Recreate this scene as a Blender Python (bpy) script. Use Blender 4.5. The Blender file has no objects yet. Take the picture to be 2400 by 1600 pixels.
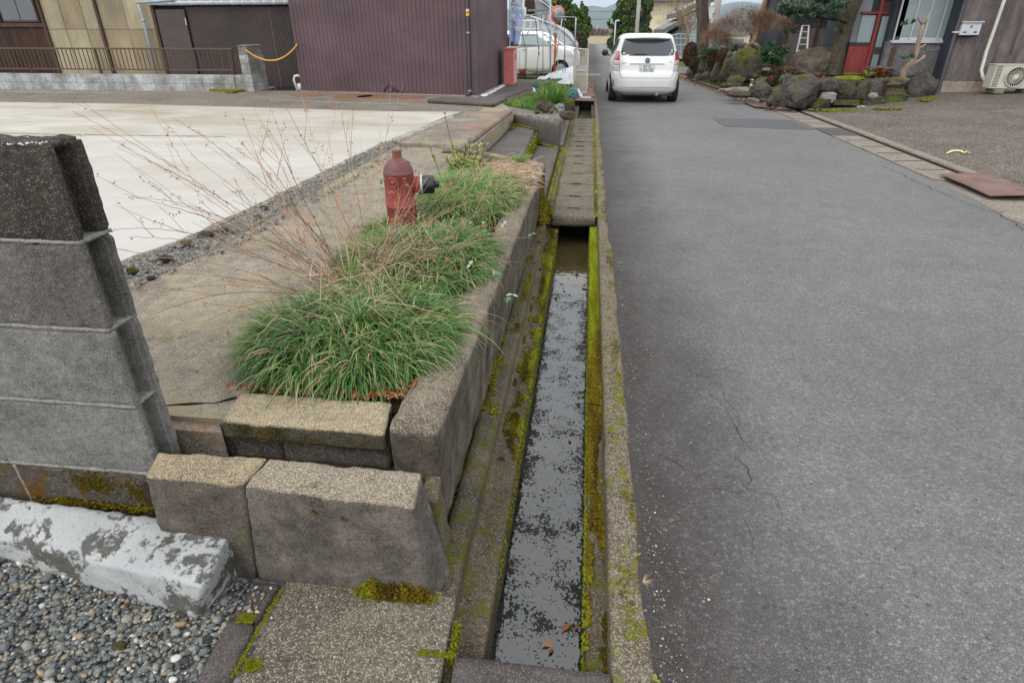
import bpy, math, random
import numpy as np
from mathutils import Vector, Matrix, noise as mnoise

# ------------------------------------------------------------------ camera, world, light, exposure
scn = bpy.context.scene
COL = scn.collection
FPX = 1400.0
PITCH = math.atan(724 / FPX)
YAW = math.atan(188 * math.cos(PITCH) / FPX)
EYE = Vector((0, 0, 1.6))
cam = bpy.data.cameras.new('camera')
cam_o = bpy.data.objects.new('camera', cam)
COL.objects.link(cam_o)
cam.sensor_width = 36
cam.lens = FPX / 2400 * 36
cam.clip_start = 0.05
cam.clip_end = 20000
cam_o.location = EYE
cam_o.rotation_euler = (math.pi / 2 - PITCH, 0, YAW)
scn.camera = cam_o

SUN_EL, SUN_AZ = math.radians(52), math.radians(215)
world = bpy.data.worlds.new('World')
scn.world = world
world.use_nodes = True
wn = world.node_tree
wn.nodes.clear()
wo = wn.nodes.new('ShaderNodeOutputWorld')
wb = wn.nodes.new('ShaderNodeBackground')
sky = wn.nodes.new('ShaderNodeTexSky')
sky.sky_type = 'NISHITA'
sky.sun_disc = False
sky.sun_elevation = SUN_EL
sky.sun_rotation = SUN_AZ
sky.dust_density = 3.0
wmix = wn.nodes.new('ShaderNodeMix')
wmix.data_type = 'RGBA'
wmix.inputs[0].default_value = 0.88
wn.links.new(sky.outputs[0], wmix.inputs[6])
# cloud deck: nearly even, faint large-scale mottling
wtc = wn.nodes.new('ShaderNodeTexCoord')
wns = wn.nodes.new('ShaderNodeTexNoise')
wns.inputs['Scale'].default_value = 2.5
wns.inputs['Detail'].default_value = 5
wrp = wn.nodes.new('ShaderNodeValToRGB')
wrp.color_ramp.elements[0].position = 0.3
wrp.color_ramp.elements[0].color = (9.6, 9.85, 10.2, 1)
wrp.color_ramp.elements[1].position = 0.7
wrp.color_ramp.elements[1].color = (11.6, 11.7, 11.8, 1)
wn.links.new(wtc.outputs['Generated'], wns.inputs['Vector'])
wn.links.new(wns.outputs[0], wrp.inputs[0])
wn.links.new(wrp.outputs[0], wmix.inputs[7])
wn.links.new(wmix.outputs[2], wb.inputs['Color'])
wb.inputs['Strength'].default_value = 0.13
wn.links.new(wb.outputs[0], wo.inputs['Surface'])

sun = bpy.data.lights.new('sun', 'SUN')
sun.energy = 1.1
sun.angle = math.radians(25)
sun.color = (1.0, 0.97, 0.92)
sun_o = bpy.data.objects.new('sun', sun)
COL.objects.link(sun_o)
sun_o.rotation_euler = (math.pi / 2 - SUN_EL, 0, math.pi - SUN_AZ)
scn.view_settings.view_transform = 'Standard'
scn.view_settings.look = 'None'
scn.view_settings.gamma = 1
scn.view_settings.use_curve_mapping = False
scn.view_settings.exposure = 0.27
scn.cycles.max_bounces = 6
scn.cycles.diffuse_bounces = 3
scn.cycles.glossy_bounces = 3
scn.cycles.transmission_bounces = 4
scn.cycles.transparent_max_bounces = 8
scn.cycles.caustics_reflective = False
scn.cycles.caustics_refractive = False

# measured picture points -> places: on a level z, or on an upright plane
_f = Vector((-math.sin(YAW) * math.cos(PITCH), math.cos(YAW) * math.cos(PITCH), -math.sin(PITCH)))
_r = Vector((math.cos(YAW), math.sin(YAW), 0))
_u = _r.cross(_f)
def ray(x, y): return _f + _r * ((x - 1200) / FPX) - _u * ((y - 800) / FPX)
def G(x, y, z=0.0):
    d = ray(x, y); t = (z - 1.6) / d.z
    return Vector((d.x * t, d.y * t, z))
def P(x, y, Y):
    d = ray(x, y); t = Y / d.y
    return Vector((d.x * t, Y, 1.6 + d.z * t))
rnd = random.Random(7)
rng = np.random.default_rng(7)
def U(a, b): return rnd.uniform(a, b)

# ------------------------------------------------------------------ materials
class NT:
    def __init__(s, name):
        s.m = bpy.data.materials.new(name); s.m.use_nodes = True
        s.t = s.m.node_tree; s.t.nodes.clear()
        s.out = s.n('ShaderNodeOutputMaterial')
        s.b = s.n('ShaderNodeBsdfPrincipled')
        s.t.links.new(s.b.outputs[0], s.out.inputs[0])
        s.geo = s.n('ShaderNodeNewGeometry')
        s.pos = s.geo.outputs['Position']
    def n(s, t): return s.t.nodes.new(t)
    def l(s, a, b): s.t.links.new(a, b)
    def put(s, sock, v):
        if isinstance(v, (int, float)): sock.default_value = v
        elif isinstance(v, (tuple, list)): sock.default_value = (*v[:3], 1) if len(sock.default_value) == 4 else v
        else: s.l(v, sock)
    def vec(s, sc=(1, 1, 1), rot=(0, 0, 0), src=None):
        m = s.n('ShaderNodeMapping'); m.inputs['Scale'].default_value = sc; m.inputs['Rotation'].default_value = rot
        s.l(src or s.pos, m.inputs['Vector']); return m.outputs[0]
    def noise(s, scale, detail=4, rough=0.55, vec=None, dist=0.0):
        x = s.n('ShaderNodeTexNoise'); x.inputs['Scale'].default_value = scale; x.inputs['Detail'].default_value = detail
        x.inputs['Roughness'].default_value = rough; x.inputs['Distortion'].default_value = dist
        s.l(vec or s.pos, x.inputs['Vector']); return x.outputs[0]
    def vor(s, scale, feat='F1', out='Distance', vec=None, rand=1.0):
        x = s.n('ShaderNodeTexVoronoi'); x.feature = feat; x.inputs['Scale'].default_value = scale
        x.inputs['Randomness'].default_value = rand
        s.l(vec or s.pos, x.inputs['Vector']); return x.outputs[out]
    def ramp(s, f, *st, interp='LINEAR'):
        x = s.n('ShaderNodeValToRGB'); e = x.color_ramp.elements; x.color_ramp.interpolation = interp
        for i, (p, c) in enumerate(st):
            if isinstance(c, (int, float)): c = (c, c, c)
            q = e[i] if i < 2 else e.new(p)
            q.position = p; q.color = (*c[:3], 1)
        s.l(f, x.inputs[0]); return x.outputs[0]
    def mix(s, f, a, b, mode='MIX'):
        x = s.n('ShaderNodeMix'); x.data_type = 'RGBA'; x.blend_type = mode
        s.put(x.inputs[0], f); s.put(x.inputs[6], a); s.put(x.inputs[7], b); return x.outputs[2]
    def math(s, op, a, b=0.0, clamp=False):
        x = s.n('ShaderNodeMath'); x.operation = op; x.use_clamp = clamp
        s.put(x.inputs[0], a); s.put(x.inputs[1], b); return x.outputs[0]
    def xyz(s, src=None):
        x = s.n('ShaderNodeSeparateXYZ'); s.l(src or s.pos, x.inputs[0]); return x.outputs
    def attr(s, name):
        x = s.n('ShaderNodeAttribute'); x.attribute_name = name; return x.outputs['Color']
    def bump(s, h, dist=0.01, strength=1.0, prev=None):
        x = s.n('ShaderNodeBump'); x.inputs['Distance'].default_value = dist; x.inputs['Strength'].default_value = strength
        s.l(h, x.inputs['Height'])
        if prev is not None: s.l(prev, x.inputs['Normal'])
        s.l(x.outputs[0], s.b.inputs['Normal']); return x.outputs[0]
    def fin(s, col, rough=0.85, spec=0.35, metal=0.0):
        s.put(s.b.inputs['Base Color'], col); s.put(s.b.inputs['Roughness'], rough)
        s.b.inputs['Specular IOR Level'].default_value = spec; s.b.inputs['Metallic'].default_value = metal
        return s.m
MT = {}
def plain(name, col, rough=0.6, spec=0.4, metal=0.0, var=0.12, scale=6, bump=0.0):
    k = NT(name)
    f = k.noise(scale, 5)
    c = k.mix(1.0, col, k.ramp(f, (0.25, 1 - var), (0.75, 1 + var)), 'MULTIPLY')
    if bump: k.bump(k.noise(scale * 8, 4), bump)
    MT[name] = k.fin(c, rough, spec, metal)
    return MT[name]

def concrete(name, light, dark, speck=(0.45, 0.42, 0.36), grain=260, specks=0.5, moss=0.0, mossc=(0.10, 0.10, 0.012), blot=3.0, bump=0.002, mossn=0.35, stain=None, mscale=9, streak=False, side=None):
    k = NT(name)
    big = k.noise(blot, 6, 0.62)
    c = k.mix(k.ramp(big, (0.32, 0), (0.68, 1)), dark, light)
    mid = k.noise(blot * 9, 5, 0.6)
    topm = None
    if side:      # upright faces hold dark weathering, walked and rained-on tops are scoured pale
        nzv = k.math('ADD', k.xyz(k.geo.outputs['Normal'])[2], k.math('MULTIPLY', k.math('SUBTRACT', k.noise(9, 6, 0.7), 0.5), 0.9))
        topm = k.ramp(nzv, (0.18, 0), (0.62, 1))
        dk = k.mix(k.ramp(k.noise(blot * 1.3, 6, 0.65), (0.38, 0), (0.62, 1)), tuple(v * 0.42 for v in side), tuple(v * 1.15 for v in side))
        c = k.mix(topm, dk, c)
    c = k.mix(0.75, c, k.ramp(mid, (0.3, 0.62), (0.7, 1.3)), 'MULTIPLY')
    if streak:
        sv = k.noise(1.0, 4, 0.6, k.vec((9, 9, 1.1)))
        c = k.mix(0.8, c, k.ramp(sv, (0.35, 0.55), (0.62, 1.25)), 'MULTIPLY')
    g = k.vor(grain, out='Color')
    gx = k.xyz(g)
    sf_ = k.ramp(gx[0], (1 - specks * 0.5, 0), (1 - specks * 0.5 + 0.06, 1))
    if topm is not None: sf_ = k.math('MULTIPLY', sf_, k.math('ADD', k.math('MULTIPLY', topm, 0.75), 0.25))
    c = k.mix(sf_, c, k.mix(0.58, c, speck))
    c = k.mix(k.ramp(gx[1], (0.86, 0), (0.92, 0.75)), c, (0.035, 0.033, 0.03))
    fine = k.noise(grain * 1.3, 2, 0.5)
    c = k.mix(0.8, c, k.ramp(fine, (0.3, 0.7), (0.7, 1.25)), 'MULTIPLY')
    if stain:
        sf = k.ramp(k.noise(1.7, 6, 0.7), (0.5, 0), (0.62, 1))
        c = k.mix(k.math('MULTIPLY', sf, 0.7), c, stain)
    if moss:
        mf = k.noise(mscale, 8, 0.72)
        mm = k.ramp(mf, (0.66 - moss * 0.3, 0), (0.72 - moss * 0.3, 1))
        mc = k.mix(k.noise(40, 3), tuple(v * 0.55 for v in mossc), tuple(v * 1.5 for v in mossc))
        c = k.mix(mm, c, mc)
    h = k.math('ADD', k.math('MULTIPLY', g_h(k, grain), 0.6), k.math('MULTIPLY', mid, 1.2))
    k.bump(h, bump)
    MT[name] = k.fin(c, 0.92, 0.25)
    return MT[name]
def g_h(k, grain):
    return k.math('SUBTRACT', 1.0, k.vor(grain))

concrete('granite_concrete', (0.30, 0.235, 0.145), (0.165, 0.128, 0.084), (0.56, 0.48, 0.33), 390, 0.8, moss=0.10, blot=5, side=(0.115, 0.098, 0.085))
concrete('curb_granite', (0.32, 0.26, 0.165), (0.18, 0.145, 0.095), (0.56, 0.48, 0.33), 390, 0.8, moss=0.10, blot=5, side=(0.055, 0.05, 0.028))
concrete('slab_granite', (0.24, 0.198, 0.148), (0.14, 0.113, 0.088), (0.55, 0.48, 0.35), 390, 0.8, moss=0.08, mossc=(0.10, 0.07, 0.008), blot=5, side=(0.135, 0.115, 0.105))
concrete('dark_stone_face', (0.13, 0.115, 0.10), (0.065, 0.055, 0.05), (0.24, 0.22, 0.19), 240, 0.5, moss=0.12, mossc=(0.08, 0.055, 0.008), blot=6)
concrete('wall_concrete', (0.215, 0.175, 0.125), (0.115, 0.092, 0.07), (0.42, 0.36, 0.27), 320, 0.6, moss=0.08, blot=5, streak=True, side=(0.155, 0.128, 0.10))
concrete('ditch_concrete', (0.135, 0.11, 0.072), (0.048, 0.040, 0.028), (0.28, 0.24, 0.17), 260, 0.45, moss=0.42, mossc=(0.085, 0.085, 0.010), blot=4)
concrete('strip_concrete', (0.165, 0.135, 0.10), (0.08, 0.065, 0.05), (0.34, 0.29, 0.21), 210, 0.7, moss=0.38, mossc=(0.12, 0.12, 0.014), blot=4, mscale=14)
concrete('lid_concrete', (0.165, 0.135, 0.095), (0.08, 0.066, 0.048), (0.36, 0.33, 0.27), 220, 0.5, moss=0.26, blot=5)
concrete('washed_pebble_concrete', (0.19, 0.165, 0.12), (0.075, 0.065, 0.05), (0.46, 0.41, 0.32), 250, 0.5, moss=0.06, mossc=(0.06, 0.06, 0.01), bump=0.004)
concrete('block_concrete', (0.235, 0.228, 0.212), (0.135, 0.129, 0.119), (0.32, 0.32, 0.30), 380, 0.4, moss=0.0, blot=3.5)
concrete('block_concrete_mid', (0.165, 0.155, 0.142), (0.08, 0.073, 0.066), (0.27, 0.26, 0.24), 380, 0.35, blot=4)
concrete('pale_lip', (0.42, 0.39, 0.34), (0.24, 0.22, 0.18), (0.5, 0.48, 0.42), 90, 0.5, blot=4)
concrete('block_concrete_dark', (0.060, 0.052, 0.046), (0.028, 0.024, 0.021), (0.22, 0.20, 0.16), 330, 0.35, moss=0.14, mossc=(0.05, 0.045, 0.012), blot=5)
concrete('block_concrete_mossy', (0.10, 0.09, 0.08), (0.045, 0.038, 0.032), (0.2, 0.18, 0.15), 300, 0.4, moss=0.46, mossc=(0.10, 0.05, 0.006), blot=5, mscale=7)
concrete('mortar', (0.30, 0.29, 0.27), (0.19, 0.18, 0.17), (0.3, 0.3, 0.28), 300, 0.5)
concrete('grey_stone', (0.11, 0.095, 0.088), (0.06, 0.05, 0.047), (0.2, 0.18, 0.17), 330, 0.4, moss=0.1, mossc=(0.06, 0.06, 0.01))
concrete('plot_concrete', (0.345, 0.295, 0.22), (0.155, 0.132, 0.108), (0.42, 0.39, 0.33), 230, 0.35, moss=0.1, mossc=(0.15, 0.14, 0.04), blot=1.6, stain=(0.33, 0.27, 0.16))
concrete('broken_concrete', (0.24, 0.22, 0.19), (0.11, 0.10, 0.09), (0.42, 0.40, 0.36), 120, 0.7, blot=12, bump=0.006)
concrete('rust_edge_concrete', (0.31, 0.265, 0.20), (0.14, 0.12, 0.105), (0.4, 0.36, 0.3), 170, 0.5, blot=2.0, stain=(0.24, 0.13, 0.075))
concrete('step_concrete', (0.125, 0.11, 0.10), (0.07, 0.06, 0.055), (0.25, 0.23, 0.21), 200, 0.5, moss=0.18, mossc=(0.15, 0.11, 0.01), blot=3)
concrete('old_asphalt', (0.20, 0.175, 0.14), (0.11, 0.095, 0.08), (0.36, 0.33, 0.28), 90, 0.6, moss=0.12, mossc=(0.08, 0.08, 0.02), blot=1.0, bump=0.004, stain=(0.22, 0.17, 0.115))
concrete('drive_concrete', (0.145, 0.12, 0.098), (0.075, 0.062, 0.052), (0.40, 0.36, 0.30), 85, 0.45, moss=0.07, mossc=(0.09, 0.09, 0.02), blot=0.9, bump=0.006)
concrete('gutter_concrete', (0.27, 0.235, 0.19), (0.17, 0.145, 0.12), (0.38, 0.35, 0.3), 150, 0.5, moss=0.2, mossc=(0.14, 0.13, 0.02), blot=3)
concrete('fence_block', (0.60, 0.62, 0.63), (0.24, 0.24, 0.225), (0.5, 0.5, 0.5), 420, 0.1, blot=2.2, stain=(0.17, 0.155, 0.12), bump=0.001)
concrete('fence_cap', (0.30, 0.29, 0.26), (0.12, 0.11, 0.08), (0.4, 0.4, 0.38), 120, 0.3, blot=3)
concrete('foundation', (0.40, 0.35, 0.28), (0.25, 0.21, 0.17), (0.45, 0.42, 0.36), 120, 0.3, blot=1.5, stain=(0.27, 0.14, 0.07), bump=0.001)
concrete('gravel_ground', (0.24, 0.23, 0.215), (0.13, 0.125, 0.12), (0.42, 0.42, 0.40), 45, 0.9, blot=2, bump=0.02)

def mk_asphalt():
    k = NT('asphalt')
    x, y, z = k.xyz()
    big = k.noise(0.55, 5, 0.6)
    c = k.mix(k.ramp(big, (0.3, 0), (0.7, 1)), (0.145, 0.140, 0.134), (0.190, 0.186, 0.181))
    # worn lighter wheel lane in the middle, damp brown-dark margin by the ditch
    wob = k.math('ADD', x, k.math('MULTIPLY', k.math('SUBTRACT', k.noise(1.3, 6, 0.65), 0.5), 0.9))
    edge = k.ramp(wob, (0.30, 1), (1.0, 0))
    c = k.mix(k.math('MULTIPLY', edge, 0.95), c, (0.050, 0.041, 0.037))
    red = k.ramp(k.noise(4, 6, 0.7), (0.62, 0), (0.8, 0.35))
    c = k.mix(red, c, (0.10, 0.078, 0.068))
    c = k.mix(0.9, c, k.ramp(k.noise(5, 8, 0.72), (0.32, 0.84), (0.68, 1.14)), 'MULTIPLY')
    lane = k.ramp(k.math('ADD', x, k.math('MULTIPLY', k.noise(0.8, 3), 0.5)), (0.0, 0), (1.0, 1))
    stn = k.ramp(k.noise(1.1, 7, 0.75), (0.58, 0), (0.72, 0.45))
    c = k.mix(stn, c, (0.10, 0.092, 0.086))
    # packed aggregate: every stone has its own tone, dark binder between
    v = k.vor(95, out='Color'); vx = k.xyz(v); de = k.vor(95, 'DISTANCE_TO_EDGE')
    tone = k.ramp(vx[0], (0.0, 0.72), (0.55, 0.97), (0.85, 1.16), (1.0, 1.5))
    c = k.mix(0.85, c, tone, 'MULTIPLY')
    c = k.mix(0.8, c, k.ramp(de, (0.0, 0.62), (0.16, 1.06)), 'MULTIPLY')
    c = k.mix(k.math('MULTIPLY', k.ramp(vx[1], (0.94, 0), (0.965, 0.35)), 1.0), c, k.mix(vx[2], (0.13, 0.155, 0.165), (0.27, 0.255, 0.22)))
    v2 = k.vor(38, out='Color'); v2x = k.xyz(v2); d2 = k.vor(38)
    big_st = k.math('MULTIPLY', k.ramp(v2x[0], (0.965, 0), (0.975, 1)), k.ramp(d2, (0.14, 1), (0.22, 0)))
    c = k.mix(k.math('MULTIPLY', big_st, 0.7), c, k.mix(v2x[1], (0.11, 0.14, 0.15), (0.38, 0.36, 0.32)))
    pit = k.math('MULTIPLY', k.ramp(v2x[2], (0.86, 0), (0.92, 1)), k.ramp(d2, (0.16, 1), (0.34, 0)))
    c = k.mix(k.math('MULTIPLY', pit, 0.7), c, (0.03, 0.027, 0.025))
    fine = k.noise(330, 2, 0.6)
    c = k.mix(0.9, c, k.ramp(fine, (0.28, 0.62), (0.72, 1.38)), 'MULTIPLY')
    h = k.math('ADD', k.math('MULTIPLY', k.ramp(de, (0, 0), (0.2, 1)), 0.6), k.math('MULTIPLY', fine, 0.5))
    h = k.math('SUBTRACT', h, k.math('MULTIPLY', pit, 1.2))
    k.bump(h, 0.0035)
    MT['asphalt'] = k.fin(c, 0.72, 0.42)
mk_asphalt()
def mk_patch():
    k = NT('asphalt_patch')
    c = k.mix(k.noise(3, 5), (0.065, 0.067, 0.072), (0.09, 0.092, 0.096))
    c = k.mix(0.8, c, k.ramp(k.noise(200, 2), (0.3, 0.7), (0.7, 1.3)), 'MULTIPLY')
    k.bump(k.noise(200, 2), 0.002)
    MT['asphalt_patch'] = k.fin(c, 0.7, 0.4)
mk_patch()
def mk_apron():
    k = NT('apron_concrete')
    w = k.noise(0.6, 8, 0.62, k.vec((1, 1.7, 1)), 0.5)
    c = k.mix(k.ramp(w, (0.30, 0), (0.62, 1)), (0.315, 0.262, 0.185), (0.475, 0.455, 0.41))
    w2 = k.noise(1.8, 5, 0.6, k.vec((1, 2.4, 1)))
    c = k.mix(k.ramp(w2, (0.55, 0), (0.72, 0.55)), c, (0.30, 0.24, 0.165))
    x, y, z = k.xyz()
    near = k.ramp(k.math('MULTIPLY', y, 0.1), (0.35, 0), (0.85, 1))
    c = k.mix(k.math('MULTIPLY', k.math('SUBTRACT', 1.0, near), 0.6), c, (0.475, 0.465, 0.44))
    sp = k.ramp(k.noise(28, 8, 0.75), (0.64, 0), (0.74, 0.45))
    c = k.mix(sp, c, (0.24, 0.20, 0.15))
    c = k.mix(0.5, c, k.ramp(k.noise(150, 3), (0.3, 0.86), (0.7, 1.12)), 'MULTIPLY')
    k.bump(k.noise(60, 5, 0.6), 0.0015)
    MT['apron_concrete'] = k.fin(c, 0.75, 0.3)
mk_apron()
def mk_whitewash():
    k = NT('flaking_white_paint')
    n = k.noise(16, 10, 0.72); n2 = k.noise(6.5, 4, 0.5)
    m = k.math('ADD', k.math('MULTIPLY', n, 0.55), k.math('MULTIPLY', n2, 0.45))
    mask = k.math('MULTIPLY', k.ramp(m, (0.458, 0), (0.492, 1)), k.ramp(k.math('ADD', k.noise(75, 6, 0.7), k.math('MULTIPLY', n2, 0.5)), (0.585, 0), (0.61, 1)))
    base = k.mix(k.noise(60, 4), (0.035, 0.036, 0.034), (0.15, 0.145, 0.125))
    paint = k.mix(k.noise(5, 6), (0.27, 0.285, 0.295), (0.49, 0.495, 0.485))
    paint = k.mix(k.ramp(k.noise(90, 6, 0.8), (0.56, 0), (0.66, 0.85)), paint, (0.14, 0.135, 0.12))
    c = k.mix(mask, base, paint)
    k.bump(k.math('ADD', mask, k.math('MULTIPLY', k.noise(90, 4), 0.6)), 0.0015)
    MT['flaking_white_paint'] = k.fin(c, 0.85, 0.3)
mk_whitewash()
def mk_tint(name, stops, rough=0.6, spec=0.3, sss=False, bump=0, noise_scale=0):
    k = NT(name)
    t = k.xyz(k.attr('tint'))[0]
    c = k.ramp(t, *stops)
    if noise_scale: c = k.mix(0.7, c, k.ramp(k.noise(noise_scale, 3), (0.3, 0.7), (0.7, 1.3)), 'MULTIPLY')
    if bump: k.bump(k.noise(250, 3), bump)
    MT[name] = k.fin(c, rough, spec)
    if sss:   # thin leaves let some light through
        tr = k.n('ShaderNodeBsdfTranslucent'); k.l(c, tr.inputs['Color'])
        mx = k.n('ShaderNodeMixShader'); mx.inputs[0].default_value = 0.28
        k.l(k.b.outputs[0], mx.inputs[1]); k.l(tr.outputs[0], mx.inputs[2]); k.l(mx.outputs[0], k.out.inputs[0])
mk_tint('pebbles', [(0.0, (0.05, 0.058, 0.06)), (0.35, (0.125, 0.14, 0.14)), (0.60, (0.22, 0.23, 0.21)), (0.76, (0.28, 0.25, 0.18)), (0.88, (0.30, 0.19, 0.10)), (0.97, (0.50, 0.50, 0.47))], 0.7, 0.35, bump=0.001, noise_scale=120)
mk_tint('grass_blade', [(0.0, (0.030, 0.095, 0.020)), (0.40, (0.080, 0.205, 0.045)), (0.66, (0.17, 0.33, 0.07)), (0.80, (0.30, 0.34, 0.10)), (0.90, (0.42, 0.33, 0.16)), (1.0, (0.50, 0.39, 0.24))], 0.38, 0.5, sss=True)
mk_tint('lawn_blade', [(0.0, (0.05, 0.14, 0.02)), (0.5, (0.11, 0.24, 0.035)), (0.85, (0.22, 0.32, 0.06)), (1.0, (0.34, 0.27, 0.12))], 0.5, 0.4, sss=True)
mk_tint('straw', [(0.0, (0.34, 0.24, 0.14)), (0.6, (0.56, 0.42, 0.28)), (1.0, (0.68, 0.55, 0.40))], 0.7, 0.3, sss=True)
mk_tint('moss', [(0.0, (0.06, 0.043, 0.006)), (0.3, (0.15, 0.105, 0.009)), (0.55, (0.175, 0.175, 0.010)), (0.8, (0.225, 0.26, 0.015)), (1.0, (0.26, 0.34, 0.022))], 0.95, 0.1, bump=0.0, noise_scale=160)
mk_tint('dead_leaf', [(0.0, (0.16, 0.055, 0.025)), (0.5, (0.33, 0.13, 0.05)), (1.0, (0.48, 0.26, 0.13))], 0.7, 0.3, sss=True)
mk_tint('conifer_leaf', [(0.0, (0.035, 0.075, 0.02)), (0.5, (0.085, 0.15, 0.035)), (0.8, (0.18, 0.22, 0.045)), (1.0, (0.34, 0.26, 0.06))], 0.6, 0.3, sss=True)
mk_tint('hedge_leaf', [(0.0, (0.03, 0.06, 0.03)), (0.5, (0.075, 0.12, 0.06)), (0.8, (0.17, 0.19, 0.05)), (1.0, (0.28, 0.18, 0.06))], 0.6, 0.3, sss=True)
mk_tint('podocarp_leaf', [(0.0, (0.03, 0.065, 0.035)), (0.5, (0.09, 0.15, 0.09)), (1.0, (0.24, 0.30, 0.22))], 0.45, 0.5, sss=True)
mk_tint('rust_twig', [(0.0, (0.12, 0.065, 0.04)), (0.5, (0.27, 0.17, 0.11)), (1.0, (0.42, 0.28, 0.18))], 0.8, 0.2)
mk_tint('azalea_leaf', [(0.0, (0.05, 0.03, 0.016)), (0.6, (0.135, 0.075, 0.042)), (1.0, (0.22, 0.14, 0.065))], 0.8, 0.2, sss=True)
mk_tint('fatsia_leaf', [(0.0, (0.025, 0.075, 0.035)), (0.6, (0.07, 0.16, 0.075)), (0.9, (0.19, 0.27, 0.08)), (1.0, (0.33, 0.34, 0.10))], 0.35, 0.5, sss=True)
mk_tint('shrub_stem', [(0.0, (0.11, 0.075, 0.055)), (0.5, (0.24, 0.165, 0.115)), (1.0, (0.46, 0.33, 0.22))], 0.7, 0.3)
mk_tint('seed_husk', [(0.0, (0.42, 0.16, 0.055)), (0.8, (0.55, 0.24, 0.10)), (0.86, (0.24, 0.02, 0.11)), (1.0, (0.32, 0.03, 0.15))], 0.6, 0.3)
mk_tint('far_brush', [(0.0, (0.10, 0.075, 0.06)), (0.5, (0.20, 0.15, 0.12)), (1.0, (0.30, 0.22, 0.17))], 0.9, 0.1)

def mk_rock(name, a, b, moss=0.3, lichen=0.25, ms=3.5):
    k = NT(name)
    c = k.mix(k.ramp(k.noise(3.5, 8, 0.65), (0.3, 0), (0.7, 1)), a, b)
    c = k.mix(0.85, c, k.ramp(k.noise(22, 6, 0.7), (0.3, 0.55), (0.7, 1.5)), 'MULTIPLY')
    c = k.mix(k.ramp(k.noise(14, 9, 0.8), (0.66 - lichen * 0.25, 0), (0.70 - lichen * 0.25, 0.7)), c, (0.34, 0.35, 0.30))
    nz = k.xyz(k.geo.outputs['Normal'])[2]
    mf = k.math('ADD', k.noise(ms, 7, 0.7), k.math('MULTIPLY', nz, 0.13))
    mm = k.ramp(mf, (0.72 - moss * 0.3, 0), (0.76 - moss * 0.3, 1))
    c = k.mix(mm, c, k.mix(k.noise(25, 4), (0.05, 0.05, 0.004), (0.155, 0.16, 0.010)))
    k.bump(k.noise(11, 9, 0.75), 0.09)
    MT[name] = k.fin(c, 0.9, 0.2)
mk_rock('rock_grey', (0.055, 0.048, 0.043), (0.155, 0.14, 0.125), 0.2, 0.3)
mk_rock('rock_mossy', (0.05, 0.043, 0.035), (0.13, 0.115, 0.09), 0.56, 0.3, 6.5)
mk_rock('rock_brown', (0.075, 0.056, 0.042), (0.19, 0.155, 0.12), 0.28, 0.25, 5.0)
mk_rock('rock_pale', (0.25, 0.26, 0.26), (0.42, 0.43, 0.42), 0.0, 0.3)
mk_rock('bark_mossy', (0.05, 0.042, 0.03), (0.12, 0.10, 0.075), 0.52, 0.2, 9.0)

def mk_siding(name, col, pitch=0.075, axis=0, dark=0.55, groove=0.12, amp=0.006):
    k = NT(name)
    x = k.xyz()[axis]
    s_ = k.math('FRACT', k.math('DIVIDE', x, pitch))
    g = k.ramp(s_, (0.0, 0), (groove, 1), )
    n = k.noise(0.9, 6, 0.6, k.vec((1, 1, 2.2)))
    c = k.mix(k.ramp(n, (0.3, 0), (0.7, 1)), tuple(v * 0.74 for v in col), tuple(v * 1.22 for v in col))
    c = k.mix(0.6, c, k.ramp(k.noise(45, 4, 0.7), (0.3, 0.75), (0.7, 1.2)), 'MULTIPLY')
    k.bump(k.noise(30, 3), 0.001)
    MT[name] = k.fin(c, 0.6, 0.35)
mk_siding('purple_siding', (0.105, 0.066, 0.074))
mk_siding('brown_sheet', (0.080, 0.062, 0.058))
mk_siding('cream_siding', (0.64, 0.56, 0.40))
mk_siding('grey_plaster', (0.20, 0.215, 0.24))
def mk_wood(name, a, b, sx=14, rough=0.8):
    k = NT(name)
    n = k.noise(1.0, 6, 0.65, k.vec((sx, sx, 0.9)))
    c = k.mix(k.ramp(n, (0.3, 0), (0.7, 1)), a, b)
    c = k.mix(0.7, c, k.ramp(k.noise(9, 6, 0.7, k.vec((1, 1, 0.5))), (0.3, 0.6), (0.7, 1.35)), 'MULTIPLY')
    k.bump(n, 0.004)
    MT[name] = k.fin(c, rough, 0.25)
mk_wood('dark_wood', (0.020, 0.012, 0.010), (0.075, 0.038, 0.024))
mk_wood('grey_wood', (0.10, 0.082, 0.075), (0.20, 0.17, 0.155))
mk_wood('weathered_wood', (0.085, 0.070, 0.066), (0.19, 0.165, 0.158), 9)
mk_wood('brown_frame', (0.06, 0.035, 0.027), (0.10, 0.062, 0.048))
mk_wood('red_panel', (0.20, 0.035, 0.032), (0.27, 0.05, 0.045), 5, 0.5)
mk_wood('tree_bark', (0.035, 0.026, 0.020), (0.13, 0.10, 0.08), 9)
mk_wood('pale_bark', (0.22, 0.155, 0.10), (0.40, 0.30, 0.21), 9)
mk_wood('blue_dark_wall', (0.030, 0.036, 0.046), (0.055, 0.065, 0.080), 3)
def mk_frp(name, a, b, c2):
    k = NT(name)
    n = k.noise(1.3, 6, 0.6, k.vec((1, 1, 0.45)))
    c = k.ramp(n, (0.30, c2), (0.5, a), (0.68, b))
    r = k.noise(1.0, 4, 0.6, k.vec((30, 30, 1.5)))
    c = k.mix(0.6, c, k.ramp(r, (0.3, 0.75), (0.7, 1.2)), 'MULTIPLY')
    k.bump(r, 0.003)
    MT[name] = k.fin(c, 0.4, 0.5)
mk_frp('amber_plastic', (0.42, 0.36, 0.235), (0.58, 0.52, 0.37), (0.24, 0.23, 0.18))
mk_frp('amber_plastic_dull', (0.33, 0.27, 0.17), (0.46, 0.39, 0.26), (0.20, 0.18, 0.13))
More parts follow.
